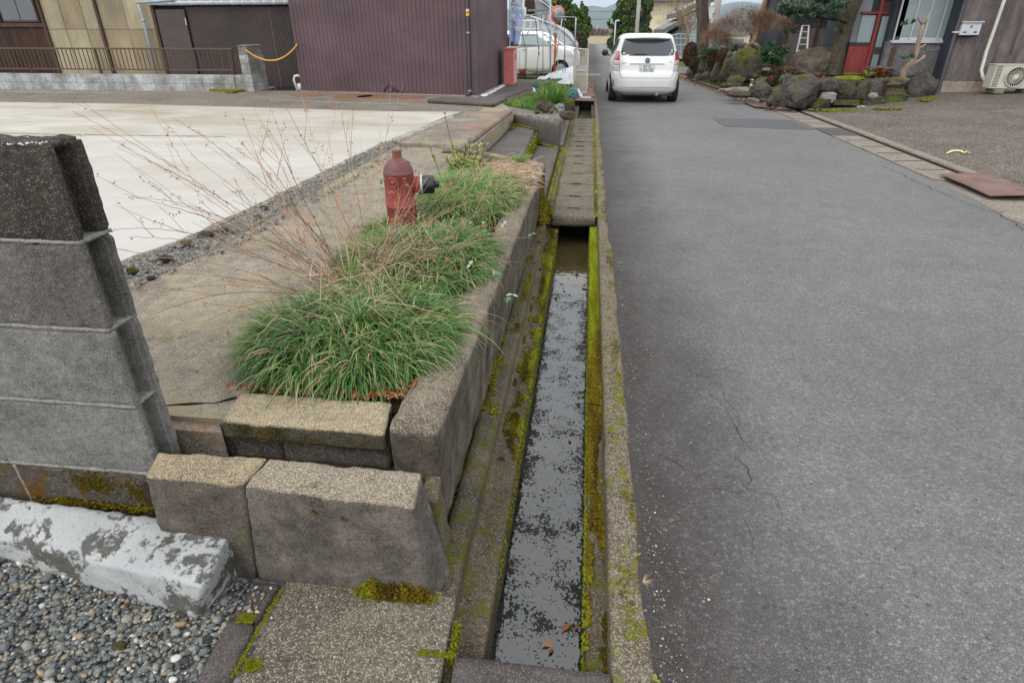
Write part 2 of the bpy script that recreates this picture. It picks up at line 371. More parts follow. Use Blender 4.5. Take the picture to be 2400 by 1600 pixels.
def mk_rust(name, a, b, metal=0.2):
    k = NT(name)
    c = k.mix(k.ramp(k.noise(5, 8, 0.7), (0.35, 0), (0.65, 1)), a, b)
    c = k.mix(0.6, c, k.ramp(k.noise(70, 4, 0.7), (0.3, 0.7), (0.7, 1.3)), 'MULTIPLY')
    k.bump(k.vor(55), 0.002)
    MT[name] = k.fin(c, 0.65, 0.4, metal)
mk_rust('rusty_steel', (0.13, 0.075, 0.06), (0.22, 0.13, 0.105))
mk_rust('rusty_cover', (0.20, 0.085, 0.05), (0.30, 0.14, 0.09))
mk_rust('grate_steel', (0.12, 0.12, 0.12), (0.2, 0.195, 0.19), 0.5)
def mk_hydrant(name, top):
    k = NT(name)
    red = k.mix(k.ramp(k.noise(9, 7, 0.65), (0.3, 0), (0.7, 1)), (0.22, 0.038, 0.034), (0.36, 0.075, 0.062))
    oxide = k.mix(k.noise(14, 6), (0.10, 0.035, 0.035), (0.20, 0.075, 0.07))
    z = k.xyz()[2]
    zz = k.math('ADD', z, k.math('MULTIPLY', k.noise(30, 4), 0.012))
    c = k.mix(k.ramp(zz, (top - 0.003, 0), (top + 0.003, 1)), red, oxide)
    c = k.mix(k.ramp(k.noise(38, 7, 0.75), (0.64, 0), (0.69, 0.6)), c, (0.09, 0.04, 0.035))
    k.bump(k.noise(60, 5, 0.6), 0.0015)
    MT[name] = k.fin(c, 0.5, 0.4)
mk_hydrant('red_hydrant_paint', 0.782)
def mk_water():
    k = NT('water')
    c = k.mix(k.ramp(k.noise(14, 8, 0.7), (0.35, 0), (0.65, 1)), (0.003, 0.004, 0.004), (0.016, 0.016, 0.011))
    x, y, z = k.xyz()
    near_t = k.ramp(k.math('MULTIPLY', y, 0.1), (0.44, 0), (0.50, 1))
    bed = k.mix(k.vor(48), (0.035, 0.026, 0.010), (0.13, 0.095, 0.04))
    c = k.mix(near_t, c, bed)
    # flecks of algae lying in the surface: thick at the sides and in drifting mats
    fl = k.noise(105, 4, 0.6, k.vec((1, 0.8, 1))); mat_ = k.noise(7, 6, 0.65)
    side = k.ramp(k.math('ABSOLUTE', k.math('ADD', x, 0.075)), (0.07, 0), (0.15, 1))
    lim = k.math('ADD', fl, k.math('ADD', k.math('MULTIPLY', mat_, 0.95), k.math('MULTIPLY', side, 0.09)))
    fleck = k.math('MULTIPLY', k.ramp(k.math('MULTIPLY', lim, 0.5), (0.538, 0), (0.552, 1)), k.math('SUBTRACT', 1.0, near_t))
    c = k.mix(fleck, c, (0.012, 0.015, 0.009))
    r = k.math('ADD', k.math('MULTIPLY', k.noise(26, 1, 0.4), 0.7), k.math('ADD', k.math('MULTIPLY', k.noise(8, 2), 1.8), k.math('MULTIPLY', fleck, 0.25)))
    k.bump(r, 0.0022, 0.6)
    k.fin(c, k.math('ADD', 0.015, k.math('MULTIPLY', fleck, 0.5)), 1.0)
    k.l(k.math('SUBTRACT', 1.0, k.math('MULTIPLY', fleck, 0.85)), k.b.inputs['Specular IOR Level'])
    k.b.inputs['IOR'].default_value = 1.62
    MT['water'] = k.m
mk_water()
def mk_glass(name, col, rough=0.06, spec=0.8):
    k = NT(name)
    c = k.mix(k.noise(1.5, 3), tuple(v * 0.75 for v in col), tuple(v * 1.2 for v in col))
    MT[name] = k.fin(c, rough, spec); k.b.inputs['IOR'].default_value = 1.5
mk_glass('car_glass', (0.035, 0.04, 0.045)); mk_glass('dark_window', (0.07, 0.085, 0.10)); mk_glass('tinted_green_glass', (0.30, 0.40, 0.38))
mk_glass('frosted_glass', (0.26, 0.32, 0.33), 0.35, 0.5); mk_glass('mirror_glass', (0.25, 0.29, 0.31), 0.05, 1.0)
def mk_paint(name, col, rough=0.25, var=0.04):
    k = NT(name)
    c = k.mix(1.0, col, k.ramp(k.noise(2, 4), (0.3, 1 - var), (0.7, 1 + var)), 'MULTIPLY')
    MT[name] = k.fin(c, rough, 0.5); k.b.inputs['Coat Weight'].default_value = 0.6; k.b.inputs['Coat Roughness'].default_value = 0.05
mk_paint('car_white', (0.70, 0.70, 0.69)); mk_paint('red_lamp', (0.36, 0.03, 0.04), 0.15); mk_paint('clear_lamp', (0.55, 0.55, 0.55), 0.15)
mk_paint('amber_reflector', (0.42, 0.07, 0.03), 0.2); mk_paint('pink_lamp', (0.62, 0.40, 0.37), 0.2)
plain('rubber', (0.02, 0.02, 0.02), 0.8, 0.3); plain('black_plastic', (0.018, 0.018, 0.02), 0.35, 0.5); plain('plate_white', (0.62, 0.63, 0.62), 0.5)
plain('plate_green', (0.03, 0.09, 0.06), 0.6, 0.4); plain('silver', (0.45, 0.46, 0.47), 0.3, 0.5, 0.7); plain('emblem_blue', (0.03, 0.06, 0.22), 0.3)
plain('sticker_white', (0.6, 0.62, 0.63)); plain('sticker_blue', (0.12, 0.36, 0.62)); plain('sticker_green', (0.25, 0.42, 0.22)); plain('sticker_pink', (0.6, 0.35, 0.38))
plain('galvanized', (0.42, 0.45, 0.47), 0.45, 0.5, 0.3); plain('aluminium', (0.58, 0.60, 0.62), 0.35, 0.5, 0.5); plain('off_white_paint', (0.60, 0.56, 0.50), 0.5)
plain('dark_rail', (0.10, 0.062, 0.045), 0.55); plain('pale_rail', (0.30, 0.20, 0.145), 0.55); plain('blue_grey_pipe', (0.33, 0.39, 0.44), 0.5); plain('black_pipe', (0.045, 0.042, 0.045), 0.45)
plain('yellow_label', (0.80, 0.42, 0.04)); plain('cream_label', (0.7, 0.62, 0.42)); plain('yellow_rope', (0.72, 0.40, 0.06), 0.7); plain('white_tile', (0.55, 0.58, 0.60), 0.4, 0.5, var=0.2)
plain('soil', (0.055, 0.04, 0.03), 1.0, 0.1, var=0.4, scale=30, bump=0.01); plain('dark_hollow', (0.012, 0.011, 0.010), 1, 0.1); plain('banner_blue', (0.40, 0.49, 0.80), 0.8, 0.2)
plain('banner_white', (0.86, 0.88, 0.92), 0.8, 0.2); plain('red_box_paint', (0.56, 0.16, 0.14), 0.55, 0.4); plain('pale_red_paint', (0.60, 0.30, 0.28), 0.5); plain('orange_paint', (0.70, 0.13, 0.03), 0.4)
plain('pole_concrete', (0.30, 0.28, 0.26), 0.9, var=0.2); plain('roof_tile_dark', (0.14, 0.145, 0.15), 0.5, 0.4, var=0.3, scale=12); plain('white_plaster', (0.58, 0.57, 0.54), 0.9); plain('steel_blue', (0.20, 0.25, 0.28), 0.5)
plain('lawn_soil', (0.07, 0.11, 0.02), 1, 0.1, var=0.5, scale=14); plain('yard_moss', (0.14, 0.14, 0.02), 1, 0.1, var=0.5, scale=9); plain('field_straw', (0.30, 0.255, 0.155), 1, 0.1, var=0.2, scale=0.3); plain('far_road', (0.26, 0.25, 0.24), 0.9, 0.3)
plain('far_ground', (0.17, 0.15, 0.11), 1, 0.1, var=0.3, scale=0.4); plain('plastic_film', (0.50, 0.54, 0.57), 0.25, 0.5, var=0.15, scale=5); plain('green_sheet', (0.22, 0.46, 0.30), 0.6); plain('beige_unit', (0.50, 0.48, 0.40), 0.5, var=0.1)
plain('duct_cream', (0.56, 0.55, 0.47), 0.5, var=0.12); plain('stone_cladding', (0.135, 0.125, 0.128), 0.85, 0.25, var=0.3, scale=7, bump=0.008); plain('pale_mortar', (0.33, 0.34, 0.35), 0.9); plain('window_frame', (0.50, 0.52, 0.54), 0.4, 0.4)
plain('orange_pot', (0.35, 0.10, 0.045), 0.8); plain('yellow_strap', (0.62, 0.62, 0.28), 0.5); plain('teal_net', (0.12, 0.26, 0.25), 0.8); plain('tanuki_brown', (0.12, 0.07, 0.045), 0.5); plain('hat_straw', (0.45, 0.30, 0.12), 0.7)
plain('pebble_white', (0.55, 0.55, 0.53), 0.7); plain('green_leaf', (0.06, 0.16, 0.05), 0.4); plain('yellow_leaf', (0.24, 0.26, 0.04), 0.4); plain('silver_leaf', (0.30, 0.36, 0.31), 0.5); plain('cable', (0.06, 0.06, 0.06))
plain('forest_hill', (0.055, 0.085, 0.055), 1, 0.05, var=0.4, scale=0.01); plain('tower_pink', (0.55, 0.35, 0.32)); plain('far_building', (0.42, 0.40, 0.42)); plain('ditch_algae', (0.028, 0.032, 0.020), 0.6, 0.4, var=0.5, scale=60)
plain('charcoal', (0.03, 0.03, 0.032), 0.9, 0.2, var=0.5, scale=40, bump=0.01)

# ------------------------------------------------------------------ mesh builders
def link(name, me, mat=None, parent=None, smooth=False):
    o = bpy.data.objects.new(name, me)
    COL.objects.link(o)
    if mat is not None:
        me.materials.append(MT[mat] if isinstance(mat, str) else mat)
    if parent is not None: o.parent = parent
    if smooth:
        me.polygons.foreach_set('use_smooth', [True] * len(me.polygons))
    return o
class MB:
    def __init__(s): s.v = []; s.f = []
    def add(s, vs, fs):
        n = len(s.v); s.v += [tuple(p) for p in vs]; s.f += [tuple(i + n for i in f) for f in fs]; return s
    def hexa(s, c):     # 8 corners: bottom ring 4, top ring 4
        return s.add(c, [(3, 2, 1, 0), (4, 5, 6, 7), (0, 1, 5, 4), (1, 2, 6, 5), (2, 3, 7, 6), (3, 0, 4, 7)])
    def box(s, x0, x1, y0, y1, z0, z1):
        return s.hexa([(x0, y0, z0), (x1, y0, z0), (x1, y1, z0), (x0, y1, z0), (x0, y0, z1), (x1, y0, z1), (x1, y1, z1), (x0, y1, z1)])
    def prism(s, pts, d):      # flat polygon (any plane) pushed along d
        n = len(pts); d = Vector(d)
        vs = [Vector(p) for p in pts] + [Vector(p) + d for p in pts]
        fs = [tuple(range(n - 1, -1, -1)), tuple(range(n, 2 * n))] + [(i, (i + 1) % n, n + (i + 1) % n, n + i) for i in range(n)]
        return s.add(vs, fs)
    def tube(s, pts, r, n=6, cap=True):
        pts = [Vector(p) for p in pts]; m = len(pts)
        rs = r if isinstance(r, (list, tuple)) else [r] * m
        vs = []; up = None
        for i, p in enumerate(pts):
            t = (pts[min(i + 1, m - 1)] - pts[max(i - 1, 0)])
            if t.length < 1e-9: t = Vector((0, 0, 1))
            t.normalize()
            if up is None:
                up = Vector((0, 0, 1)) if abs(t.z) < 0.9 else Vector((1, 0, 0))
            a = t.cross(up)
            if a.length < 1e-6: a = t.cross(Vector((0.3, 1, 0.2)))
            a.normalize(); b = a.cross(t).normalized(); up = b
            for k in range(n):
                q = 2 * math.pi * k / n
                vs.append(p + (a * math.cos(q) + b * math.sin(q)) * rs[i])
        fs = []
        for i in range(m - 1):
            for k in range(n):
                fs.append((i * n + k, i * n + (k + 1) % n, (i + 1) * n + (k + 1) % n, (i + 1) * n + k))
        if cap: fs += [tuple(range(n - 1, -1, -1)), tuple((m - 1) * n + k for k in range(n))]
        return s.add(vs, fs)
    def lathe(s, prof, c=(0, 0, 0), n=24, axis=(0, 0, 1)):
        ax = Vector(axis).normalized(); q = ax.to_track_quat('Z', 'Y'); c = Vector(c)
        vs = []
        for (r, z) in prof:
            for k in range(n):
                a = 2 * math.pi * k / n
                vs.append(c + q @ Vector((r * math.cos(a), r * math.sin(a), z)))
        m = len(prof); fs = []
        for i in range(m - 1):
            for k in range(n):
                fs.append((i * n + k, i * n + (k + 1) % n, (i + 1) * n + (k + 1) % n, (i + 1) * n + k))
        fs += [tuple(range(n - 1, -1, -1)), tuple((m - 1) * n + k for k in range(n))]
        return s.add(vs, fs)
    def mesh(s, name):
        me = bpy.data.meshes.new(name); me.from_pydata(s.v, [], s.f); me.update(); return me
    def obj(s, name, mat, parent=None, smooth=False, bevel=0.0, seg=2):
        o = link(name, s.mesh(name), mat, parent, smooth)
        if bevel:
            b = o.modifiers.new('bevel', 'BEVEL'); b.width = bevel; b.segments = seg; b.limit_method = 'ANGLE'
            b.harden_normals = False
        return o
def T(o, label, cat, group=None):
    o['label'] = label; o['category'] = cat
    if group: o['group'] = group
    return o
def K(o, kind='structure'):
    o['kind'] = kind; return o
def empty(name, loc=(0, 0, 0)):
    o = bpy.data.objects.new(name, None); COL.objects.link(o); o.location = loc; return o
def np_mesh(name, V, F, mat, parent=None, tint=None, smooth=False):
    V = np.asarray(V, dtype=np.float32).reshape(-1, 3); F = np.asarray(F, dtype=np.int32)
    nf, k = F.shape
    me = bpy.data.meshes.new(name)
    me.vertices.add(len(V)); me.vertices.foreach_set('co', V.ravel())
    me.loops.add(nf * k); me.loops.foreach_set('vertex_index', F.ravel())
    me.polygons.add(nf)
    me.polygons.foreach_set('loop_start', np.arange(0, nf * k, k, dtype=np.int32))
    me.polygons.foreach_set('loop_total', np.full(nf, k, dtype=np.int32))
    if smooth: me.polygons.foreach_set('use_smooth', np.ones(nf, dtype=bool))
    me.update(calc_edges=True)
    if tint is not None:
        a = me.color_attributes.new('tint', 'FLOAT_COLOR', 'POINT')
        c = np.ones((len(V), 4), dtype=np.float32); c[:, :3] = np.asarray(tint, dtype=np.float32).reshape(-1, 1)
        a.data.foreach_set('color', c.ravel())
    return link(name, me, mat, parent)
# rounded, worn block: gridded box mapped on 8 corners, edges rounded, faces roughened
def worn_block(name, corners, mat, parent=None, cell=0.02, r=0.012, amp=0.003, seed=0, nscale=14, chip=0.0):
    c = [Vector(p) for p in corners]
    Lx = (c[1] - c[0]).length; Ly = (c[3] - c[0]).length; Lz = max((c[4] - c[0]).length, (c[5] - c[1]).length)
    nx, ny, nz = [max(2, min(90, int(round(L / cell)))) for L in (Lx, Ly, Lz)]
    idx = {}; vs = []; fs = []
    def vert(i, j, k):
        key = (i, j, k)
        if key in idx: return idx[key]
        p = Vector((Lx * i / nx, Ly * j / ny, Lz * k / nz))
        q = Vector((min(max(p.x, r), Lx - r), min(max(p.y, r), Ly - r), min(max(p.z, r), Lz - r)))
        d = p - q
        if d.length > 1e-9:
            d.normalize(); p = q + d * r
        u, v, w = p.x / Lx, p.y / Ly, p.z / Lz
        b = (c[0] * (1 - u) + c[1] * u) * (1 - v) + (c[3] * (1 - u) + c[2] * u) * v
        t = (c[4] * (1 - u) + c[5] * u) * (1 - v) + (c[7] * (1 - u) + c[6] * u) * v
        P_ = b * (1 - w) + t * w
        n = d if d.length > 0 else Vector((0, 0, 1))
        e = mnoise.fractal(P_ * nscale + Vector((seed * 3.1, 0, 0)), 0.8, 2.1, 4) * amp
        if chip:
            edge = sum(1 for a_, L_ in ((p.x, Lx), (p.y, Ly), (p.z, Lz)) if a_ < 1.5 * r or a_ > L_ - 1.5 * r)
            if edge >= 2: e -= max(0, mnoise.noise(P_ * 22 + Vector((seed, 9, 1)))) * chip
        P_ = P_ + n * e
        idx[key] = len(vs); vs.append(P_); return idx[key]
    for (a, b, na, nb, fix, hi) in ((0, 1, nx, ny, 2, nz), (0, 2, nx, nz, 1, ny), (1, 2, ny, nz, 0, nx)):
        for side in (0, hi):
            for i in range(na):
                for j in range(nb):
                    quad = []
                    for (di, dj) in ((0, 0), (1, 0), (1, 1), (0, 1)):
                        k3 = [0, 0, 0]; k3[a] = i + di; k3[b] = j + dj; k3[fix] = side
                        quad.append(vert(*k3))
                    flip = (side == 0) != (fix == 1)
                    fs.append(tuple(quad[::-1] if flip else quad))
    me = bpy.data.meshes.new(name); me.from_pydata(vs, [], fs); me.update()
    return link(name, me, mat, parent, True)
def cbox(x0, x1, y0, y1, z0, z1): return [(x0, y0, z0), (x1, y0, z0), (x1, y1, z0), (x0, y1, z0), (x0, y0, z1), (x1, y0, z1), (x1, y1, z1), (x0, y1, z1)]
_ico = None
def ico(sub):
    import bmesh
    bm = bmesh.new(); bmesh.ops.create_icosphere(bm, subdivisions=sub, radius=1)
    V = np.array([v.co[:] for v in bm.verts]); F = np.array([[v.index for v in f.verts] for f in bm.faces]); bm.free()
    return V, F
ICO1, ICO2, ICO4 = ico(1), ico(2), ico(5)
def rock(name, c, size, mat, seed=0, parent=None, ang=0.5, base=ICO4, rotz=0.0, lean=0.0, boxy=0.0):
    V, F = base; vs = []
    r_ = random.Random(seed * 77 + 5)
    planes = [(Vector((r_.gauss(0, 1), r_.gauss(0, 1), r_.gauss(0, 0.8))).normalized(), r_.uniform(0.62, 0.9) * (1.12 if boxy else 0.95)) for _ in range(9)]
    q = Matrix.Rotation(rotz, 3, 'Z') @ Matrix.Rotation(lean, 3, 'Y')
    for v in V:
        p = Vector(v)
        if boxy: p = Vector([math.copysign(abs(t_) ** boxy, t_) * .86 for t_ in p])
        if ang:
            for n, d in planes:
                e = p.dot(n)
                if e > d: p = p - n * (e - d) * min(1, ang * 2)
        p = p * (1 + 0.17 * mnoise.fractal(p * 1.9 + Vector((seed * 5.3, 1, 2)), 0.7, 2.2, 7) - 0.05 * abs(mnoise.noise(p * 4.5 + Vector((seed, 0, 7)))))
        p = q @ Vector((p.x * size[0], p.y * size[1], p.z * size[2]))
        vs.append(p + Vector(c))
    me = bpy.data.meshes.new(name); me.from_pydata(vs, [], [tuple(int(i) for i in f) for f in F]); me.update()
    return link(name, me, mat, parent, True)
# many small solids in one mesh (gravel, moss lumps, seeds)
def scatter(name, pos, size, mat, base=ICO1, parent=None, tint=None, jitter=0.25, flat=1.0, seed=1, smooth=False):
    g = np.random.default_rng(seed); V, F = base
    pos = np.asarray(pos, dtype=float); n = len(pos); m = len(V)
    size = np.broadcast_to(np.asarray(size, dtype=float), (n,)).reshape(n, 1, 1)
    shp = g.uniform(0.65, 1.2, (n, 1, 3)); shp[:, :, 2] *= flat
    J = 1 + g.normal(0, jitter, (n, m, 1)).clip(-0.45, 0.45)
    W = V[None] * J * shp * size
    a = g.uniform(0, 2 * np.pi, n); ca, sa = np.cos(a), np.sin(a)
    t = g.normal(0, 0.35, n); ct, st = np.cos(t), np.sin(t)
    x, y, z = W[..., 0], W[..., 1], W[..., 2]
    y, z = y * ct[:, None] - z * st[:, None], y * st[:, None] + z * ct[:, None]
    x, y = x * ca[:, None] - y * sa[:, None], x * sa[:, None] + y * ca[:, None]
    W = np.stack([x, y, z], -1) + pos[:, None]
    FF = (F[None] + (np.arange(n) * m)[:, None, None]).reshape(-1, 3)
    tt = None if tint is None else np.repeat(np.asarray(tint), m)
    return np_mesh(name, W, FF, mat, parent, tt, smooth)
# curved ribbon blades
def blades(name, root, dirs, length, width, mat, parent=None, tint=None, droop=1.0, seg=5, seed=3, lift=1.0):
    g = np.random.default_rng(seed); n = len(root); root = np.asarray(root); dirs = np.asarray(dirs)
    L = np.asarray(length).reshape(n); h = dirs / np.linalg.norm(dirs[:, :2], axis=1, keepdims=True).clip(1e-6)
    el = np.arctan2(dirs[:, 2], np.linalg.norm(dirs[:, :2], axis=1))
    dr = np.broadcast_to(np.asarray(droop, dtype=float), (n,))
    pts = [root.copy()]; p = root.copy()
    for i in range(seg):
        p = p + (L / seg)[:, None] * np.stack([np.cos(el) * h[:, 0], np.cos(el) * h[:, 1], np.sin(el)], -1)
        el = el - dr * (0.5 + i * 0.22) * (1.6 / seg); pts.append(p.copy())
    pts = np.stack(pts, 1)
    side = np.stack([-h[:, 1], h[:, 0], g.normal(0, 0.35, n)], -1); side /= np.linalg.norm(side, axis=1, keepdims=True)
    w = np.asarray(width).reshape(-1, 1, 1) * np.array([0.75, 1, 1, 0.9, 0.65, 0.12] if seg == 5 else np.linspace(1, 0.12, seg + 1)).reshape(1, -1, 1)
    A = pts + side[:, None] * w / 2; B = pts - side[:, None] * w / 2
    V = np.stack([A, B], 2).reshape(n, -1, 3); m = V.shape[1]
    F = np.array([[2 * i, 2 * i + 1, 2 * i + 3, 2 * i + 2] for i in range(seg)])
    FF = (F[None] + (np.arange(n) * m)[:, None, None]).reshape(-1, 4)
    tt = None if tint is None else np.repeat(np.asarray(tint), m)
    return np_mesh(name, V, FF, mat, parent, tt, True)
# cards of foliage in ellipsoids
def foliage(name, ells, n, size, mat, parent=None, seed=1, shell=0.55, shape=0.5):
    g = np.random.default_rng(seed); vol = np.array([e[3] * e[4] * e[5] for e in ells]); pick = g.choice(len(ells), n, p=vol / vol.sum())
    E = np.array(ells)[pick].copy()
    if n > 2000 and shell < .7:    # boughs: every crown volume is broken into lumps that stick out unevenly
        nb = 16; off = g.normal(size=(len(ells), nb, 3)); off /= np.linalg.norm(off, axis=2, keepdims=True); off *= g.uniform(.35, .95, (len(ells), nb, 1)); sc_ = g.uniform(.28, .58, (len(ells), nb))
        j_ = g.integers(0, nb, n); E[:, :3] += off[pick, j_] * E[:, 3:6]; E[:, 3:6] *= sc_[pick, j_][:, None]
    d = g.normal(size=(n, 3)); d /= np.linalg.norm(d, axis=1, keepdims=True)
    r = g.uniform(shell, 1.05, n)[:, None]
    c = E[:, :3] + d * r * E[:, 3:6]
    a = g.normal(size=(n, 3)); a /= np.linalg.norm(a, axis=1, keepdims=True)
    b = np.cross(a, g.normal(size=(n, 3))); b /= np.linalg.norm(b, axis=1, keepdims=True)
    s = size * g.uniform(0.5, 1.4, n)[:, None]
    V = np.stack([c - a * s, c + b * s * shape, c + a * s, c - b * s * shape], 1)
    F = np.arange(n * 4).reshape(n, 4)
    # tint follows kind of growth: clumps of fresher and duller leaves
    t = np.array([mnoise.noise(Vector(p) * (1.6 / max(0.2, float(np.mean(E[0, 3:6]))))) for p in c]) * 0.6 + 0.45 + g.normal(0, 0.16, n)
    return np_mesh(name, V, F, mat, parent, np.repeat(t.clip(0, 1), 4), False)
def text(name, s, size, loc, rot, mat, parent=None, extrude=0.002, ax='CENTER', sx=1.0, bold=0.0):
    cu = bpy.data.curves.new(name, 'FONT'); cu.body = s; cu.size = size; cu.extrude = extrude; cu.offset = bold
    cu.align_x = ax; cu.align_y = 'CENTER'
    o = bpy.data.objects.new(name, cu); COL.objects.link(o)
    dg = bpy.context.evaluated_depsgraph_get()
    me = bpy.data.meshes.new_from_object(o.evaluated_get(dg))
    bpy.data.objects.remove(o); bpy.data.curves.remove(cu)
    me.transform(Matrix.Translation(Vector(loc)) @ rot.to_4x4() @ Matrix.Diagonal((sx, 1, 1, 1)))
    me.materials.clear()
    return link(name, me, mat, parent)
UPRIGHT = Matrix.Rotation(math.pi / 2, 3, 'X')    # reads from the -Y side

# ------------------------------------------------------------------ ground, road, yard
def sheet(name, quads, z, mat, label=None):
    m = MB()
    for q in quads: m.add([(x, y, z if len(p_) == 0 else p_[0]) for x, y, *p_ in q], [tuple(range(len(q)))])
    return K(m.obj(name, mat))
sheet('ground', [[(-6000, -200), (-0.5, -200), (-0.5, 22), (-6000, 22)], [(0.3, -200), (6000, -200), (6000, 22), (0.3, 22)], [(-6000, 22), (6000, 22), (6000, 9000), (-6000, 9000)]], -0.04, 'far_ground')
road_left = [(0.262, -2.0), (0.262, 0.9)]
y = 0.95
while y < 12:
    road_left.append((0.258 + 0.012 * mnoise.noise(Vector((y * 3.1, 0, 0))) * (2 if y < 3 else 1) + 0.008 * mnoise.noise(Vector((y * 17, 4, 0))) - (0.02 if y > 5 else 0), y)); y += 0.05
road_left += [(0.22, 18), (0.0, 25), (-0.10, 30), (-0.22, 45), (-0.3, 72), (-0.3, 104)]
road_right = [(1.95, 104), (1.95, 72), (2.35, 50), (3.0, 36), (3.5, 26), (4.0, 17.6), (4.17, 12.6)]
y = 12.4
while y > 4.6:
    road_right.append((4.20 + 0.02 * mnoise.noise(Vector((y * 4.1, 7, 0))) - max(0, 7.0 - y) * 0.12, y)); y -= 0.12
road_right += [(3.9, 4.5), (3.6, 3.0), (3.6, -2.0)]
def fan(name, left, right, z, mat):
    # left and right borders joined crosswise into a grid so the polygon stays planar and clean
    ys = sorted(set([p[1] for p in left + right]))
    def at(poly, yy):
        q = sorted(poly, key=lambda p: p[1])
        for a, b in zip(q, q[1:]):
            if a[1] <= yy <= b[1]:
                t = 0 if b[1] == a[1] else (yy - a[1]) / (b[1] - a[1]); return a[0] + (b[0] - a[0]) * t
        return q[0][0] if yy < q[0][1] else q[-1][0]
    m = MB()
    vs = []
    for yy in ys: vs += [(at(left, yy), yy, z), (at(right, yy), yy, z)]
    m.add(vs, [(2 * i, 2 * i + 1, 2 * i + 3, 2 * i + 2) for i in range(len(ys) - 1)])
    return K(m.obj(name, mat))
fan('road', road_left, road_right, 0.004, 'asphalt')
# side road and fields beyond
sheet('side_road', [[(-9, 30.5), (-0.12, 30.5), (-0.18, 36), (-9, 36)]], -0.004, 'far_road')
sheet('field', [[(-400, 104), (600, 104), (900, 420), (-700, 420)]], 0.0, 'field_straw')
# repaired strip across the road
K(MB().prism([(2.60, 13.62, 0.0045), (2.59, 12.38, 0.0045), (4.14, 12.10, 0.0045), (4.14, 13.5, 0.0045)], (0, 0, 0.006)).obj('road_patch', 'asphalt_patch'))
def crack(name, pts, w, z, mat='dark_hollow', seed=0, sub=10, wander=0.03, lumps=0.0):
    q = [Vector((*p, z)) for p in pts]; path = []
    for a, b in zip(q, q[1:]):
        for i in range(sub): path.append(a.lerp(b, i / sub))
    path.append(q[-1]); vs = []
    for i, p in enumerate(path):
        t = (path[min(i + 1, len(path) - 1)] - path[max(i - 1, 0)]).normalized(); n = Vector((-t.y, t.x, 0))
        off = wander * mnoise.fractal(p * 4 + Vector((seed, 0, 0)), 0.8, 2, 4)
        ww = w * (0.25 + abs(mnoise.noise(p * 9 + Vector((seed, 5, 0)))) * 1.8) * (0.3 if i in (0, len(path) - 1) else 1)
        vs += [p + n * (off + ww / 2), p + n * (off - ww / 2)]
    return K(MB().add(vs, [(2 * i, 2 * i + 1, 2 * i + 3, 2 * i + 2) for i in range(len(path) - 1)]).obj(name, mat))
crk = [G(*p, 0)[:2] for p in ((1920, 388), (1975, 402), (2040, 432), (2100, 448))]
for i, L in enumerate([[(2062, 390), (2100, 402), (2140, 425), (2190, 445), (2240, 468), (2290, 485)], [(2330, 500), (2370, 520), (2400, 545), (2430, 580)], [(1930, 338), (1960, 348), (2000, 358)], [(2290, 485), (2340, 498), (2400, 500)],
                       [(1655, 905), (1700, 965), (1730, 1010)], [(1765, 1222), (1760, 1270), (1757, 1300), (1780, 1330)], [(1700, 1060), (1745, 1100), (1755, 1150)], [(1660, 1150), (1700, 1145), (1745, 1150)], [(1640, 880), (1690, 900), (1720, 960), (1725, 1010), (1760, 1060)], [(1755, 1150), (1800, 1170), (1830, 1215)], [(1560, 1060), (1600, 1100), (1650, 1130)]]):
    crack('road_crack', [tuple(G(*p, 0)[:2]) for p in L], 0.012 if i < 4 else 0.0028, 0.0052, 'charcoal', i, sub=10 if i < 4 else 22, wander=0.05 if i < 4 else 0.035)

# ------------------------------------------------------------------ ditch beside the road
def loft_y(name, prof, y0, y1, mat, step=0.06, amp=0.003, cap=True, parent=None):
    n = int((y1 - y0) / step) + 1; vs = []; m = len(prof)
    for i in range(n + 1):
        yy = y0 + (y1 - y0) * i / n
        for (x, z) in prof:
            p = Vector((x, yy, z)); e = mnoise.fractal(p * 9, 0.8, 2.2, 4) * amp; e2 = mnoise.fractal(p * 7 + Vector((9, 9, 0)), 0.8, 2.2, 4) * amp
            vs.append((x + e, yy, z + e2))
    fs = [(i * m + j, (i + 1) * m + j, (i + 1) * m + j + 1, i * m + j + 1) for i in range(n) for j in range(m - 1)]
    return K(MB().add(vs, fs).obj(name, mat, parent, True))
def dens(prof, k):     # denser profile so edges can wobble
    out = []
    for a, b in zip(prof, prof[1:]):
        L = math.hypot(b[0] - a[0], b[1] - a[1]); c = max(1, int(L / k))
        out += [(a[0] + (b[0] - a[0]) * i / c, a[1] + (b[1] - a[1]) * i / c) for i in range(c)]
    return out + [prof[-1]]
ditch = loft_y('ditch', dens([(-0.47, -0.10), (-0.446, -0.098), (-0.440, -0.062), (-0.356, -0.060), (-0.348, -0.068), (-0.343, -0.128), (-0.325, -0.134), (-0.243, -0.134), (-0.233, -0.142), (-0.224, -0.45), (0.078, -0.45), (0.083, -0.11), (0.090, -0.10), (0.149, -0.10)], 0.02), 0.3, 22, 'ditch_concrete', 0.05)
loft_y('kerb_strip', dens([(0.149, -0.13), (0.152, -0.012), (0.160, -0.001), (0.30, 0.0)], 0.015), 0.3, 26, 'strip_concrete', 0.04, 0.004)
K(MB().add([(-0.232, 0.3, -0.30), (0.082, 0.3, -0.30), (0.082, 17.5, -0.30), (-0.232, 17.5, -0.30)], [(0, 1, 2, 3)]).obj('water', 'water'))
# raised shoulder of concrete along the wall foot near the camera
fillet = loft_y('ledge_fillet', dens([(-0.436, -0.05), (-0.432, -0.022), (-0.405, -0.020), (-0.360, -0.030), (-0.346, -0.048), (-0.342, -0.10)], 0.015), 1.02, 2.35, 'ditch_concrete', 0.04, 0.005)
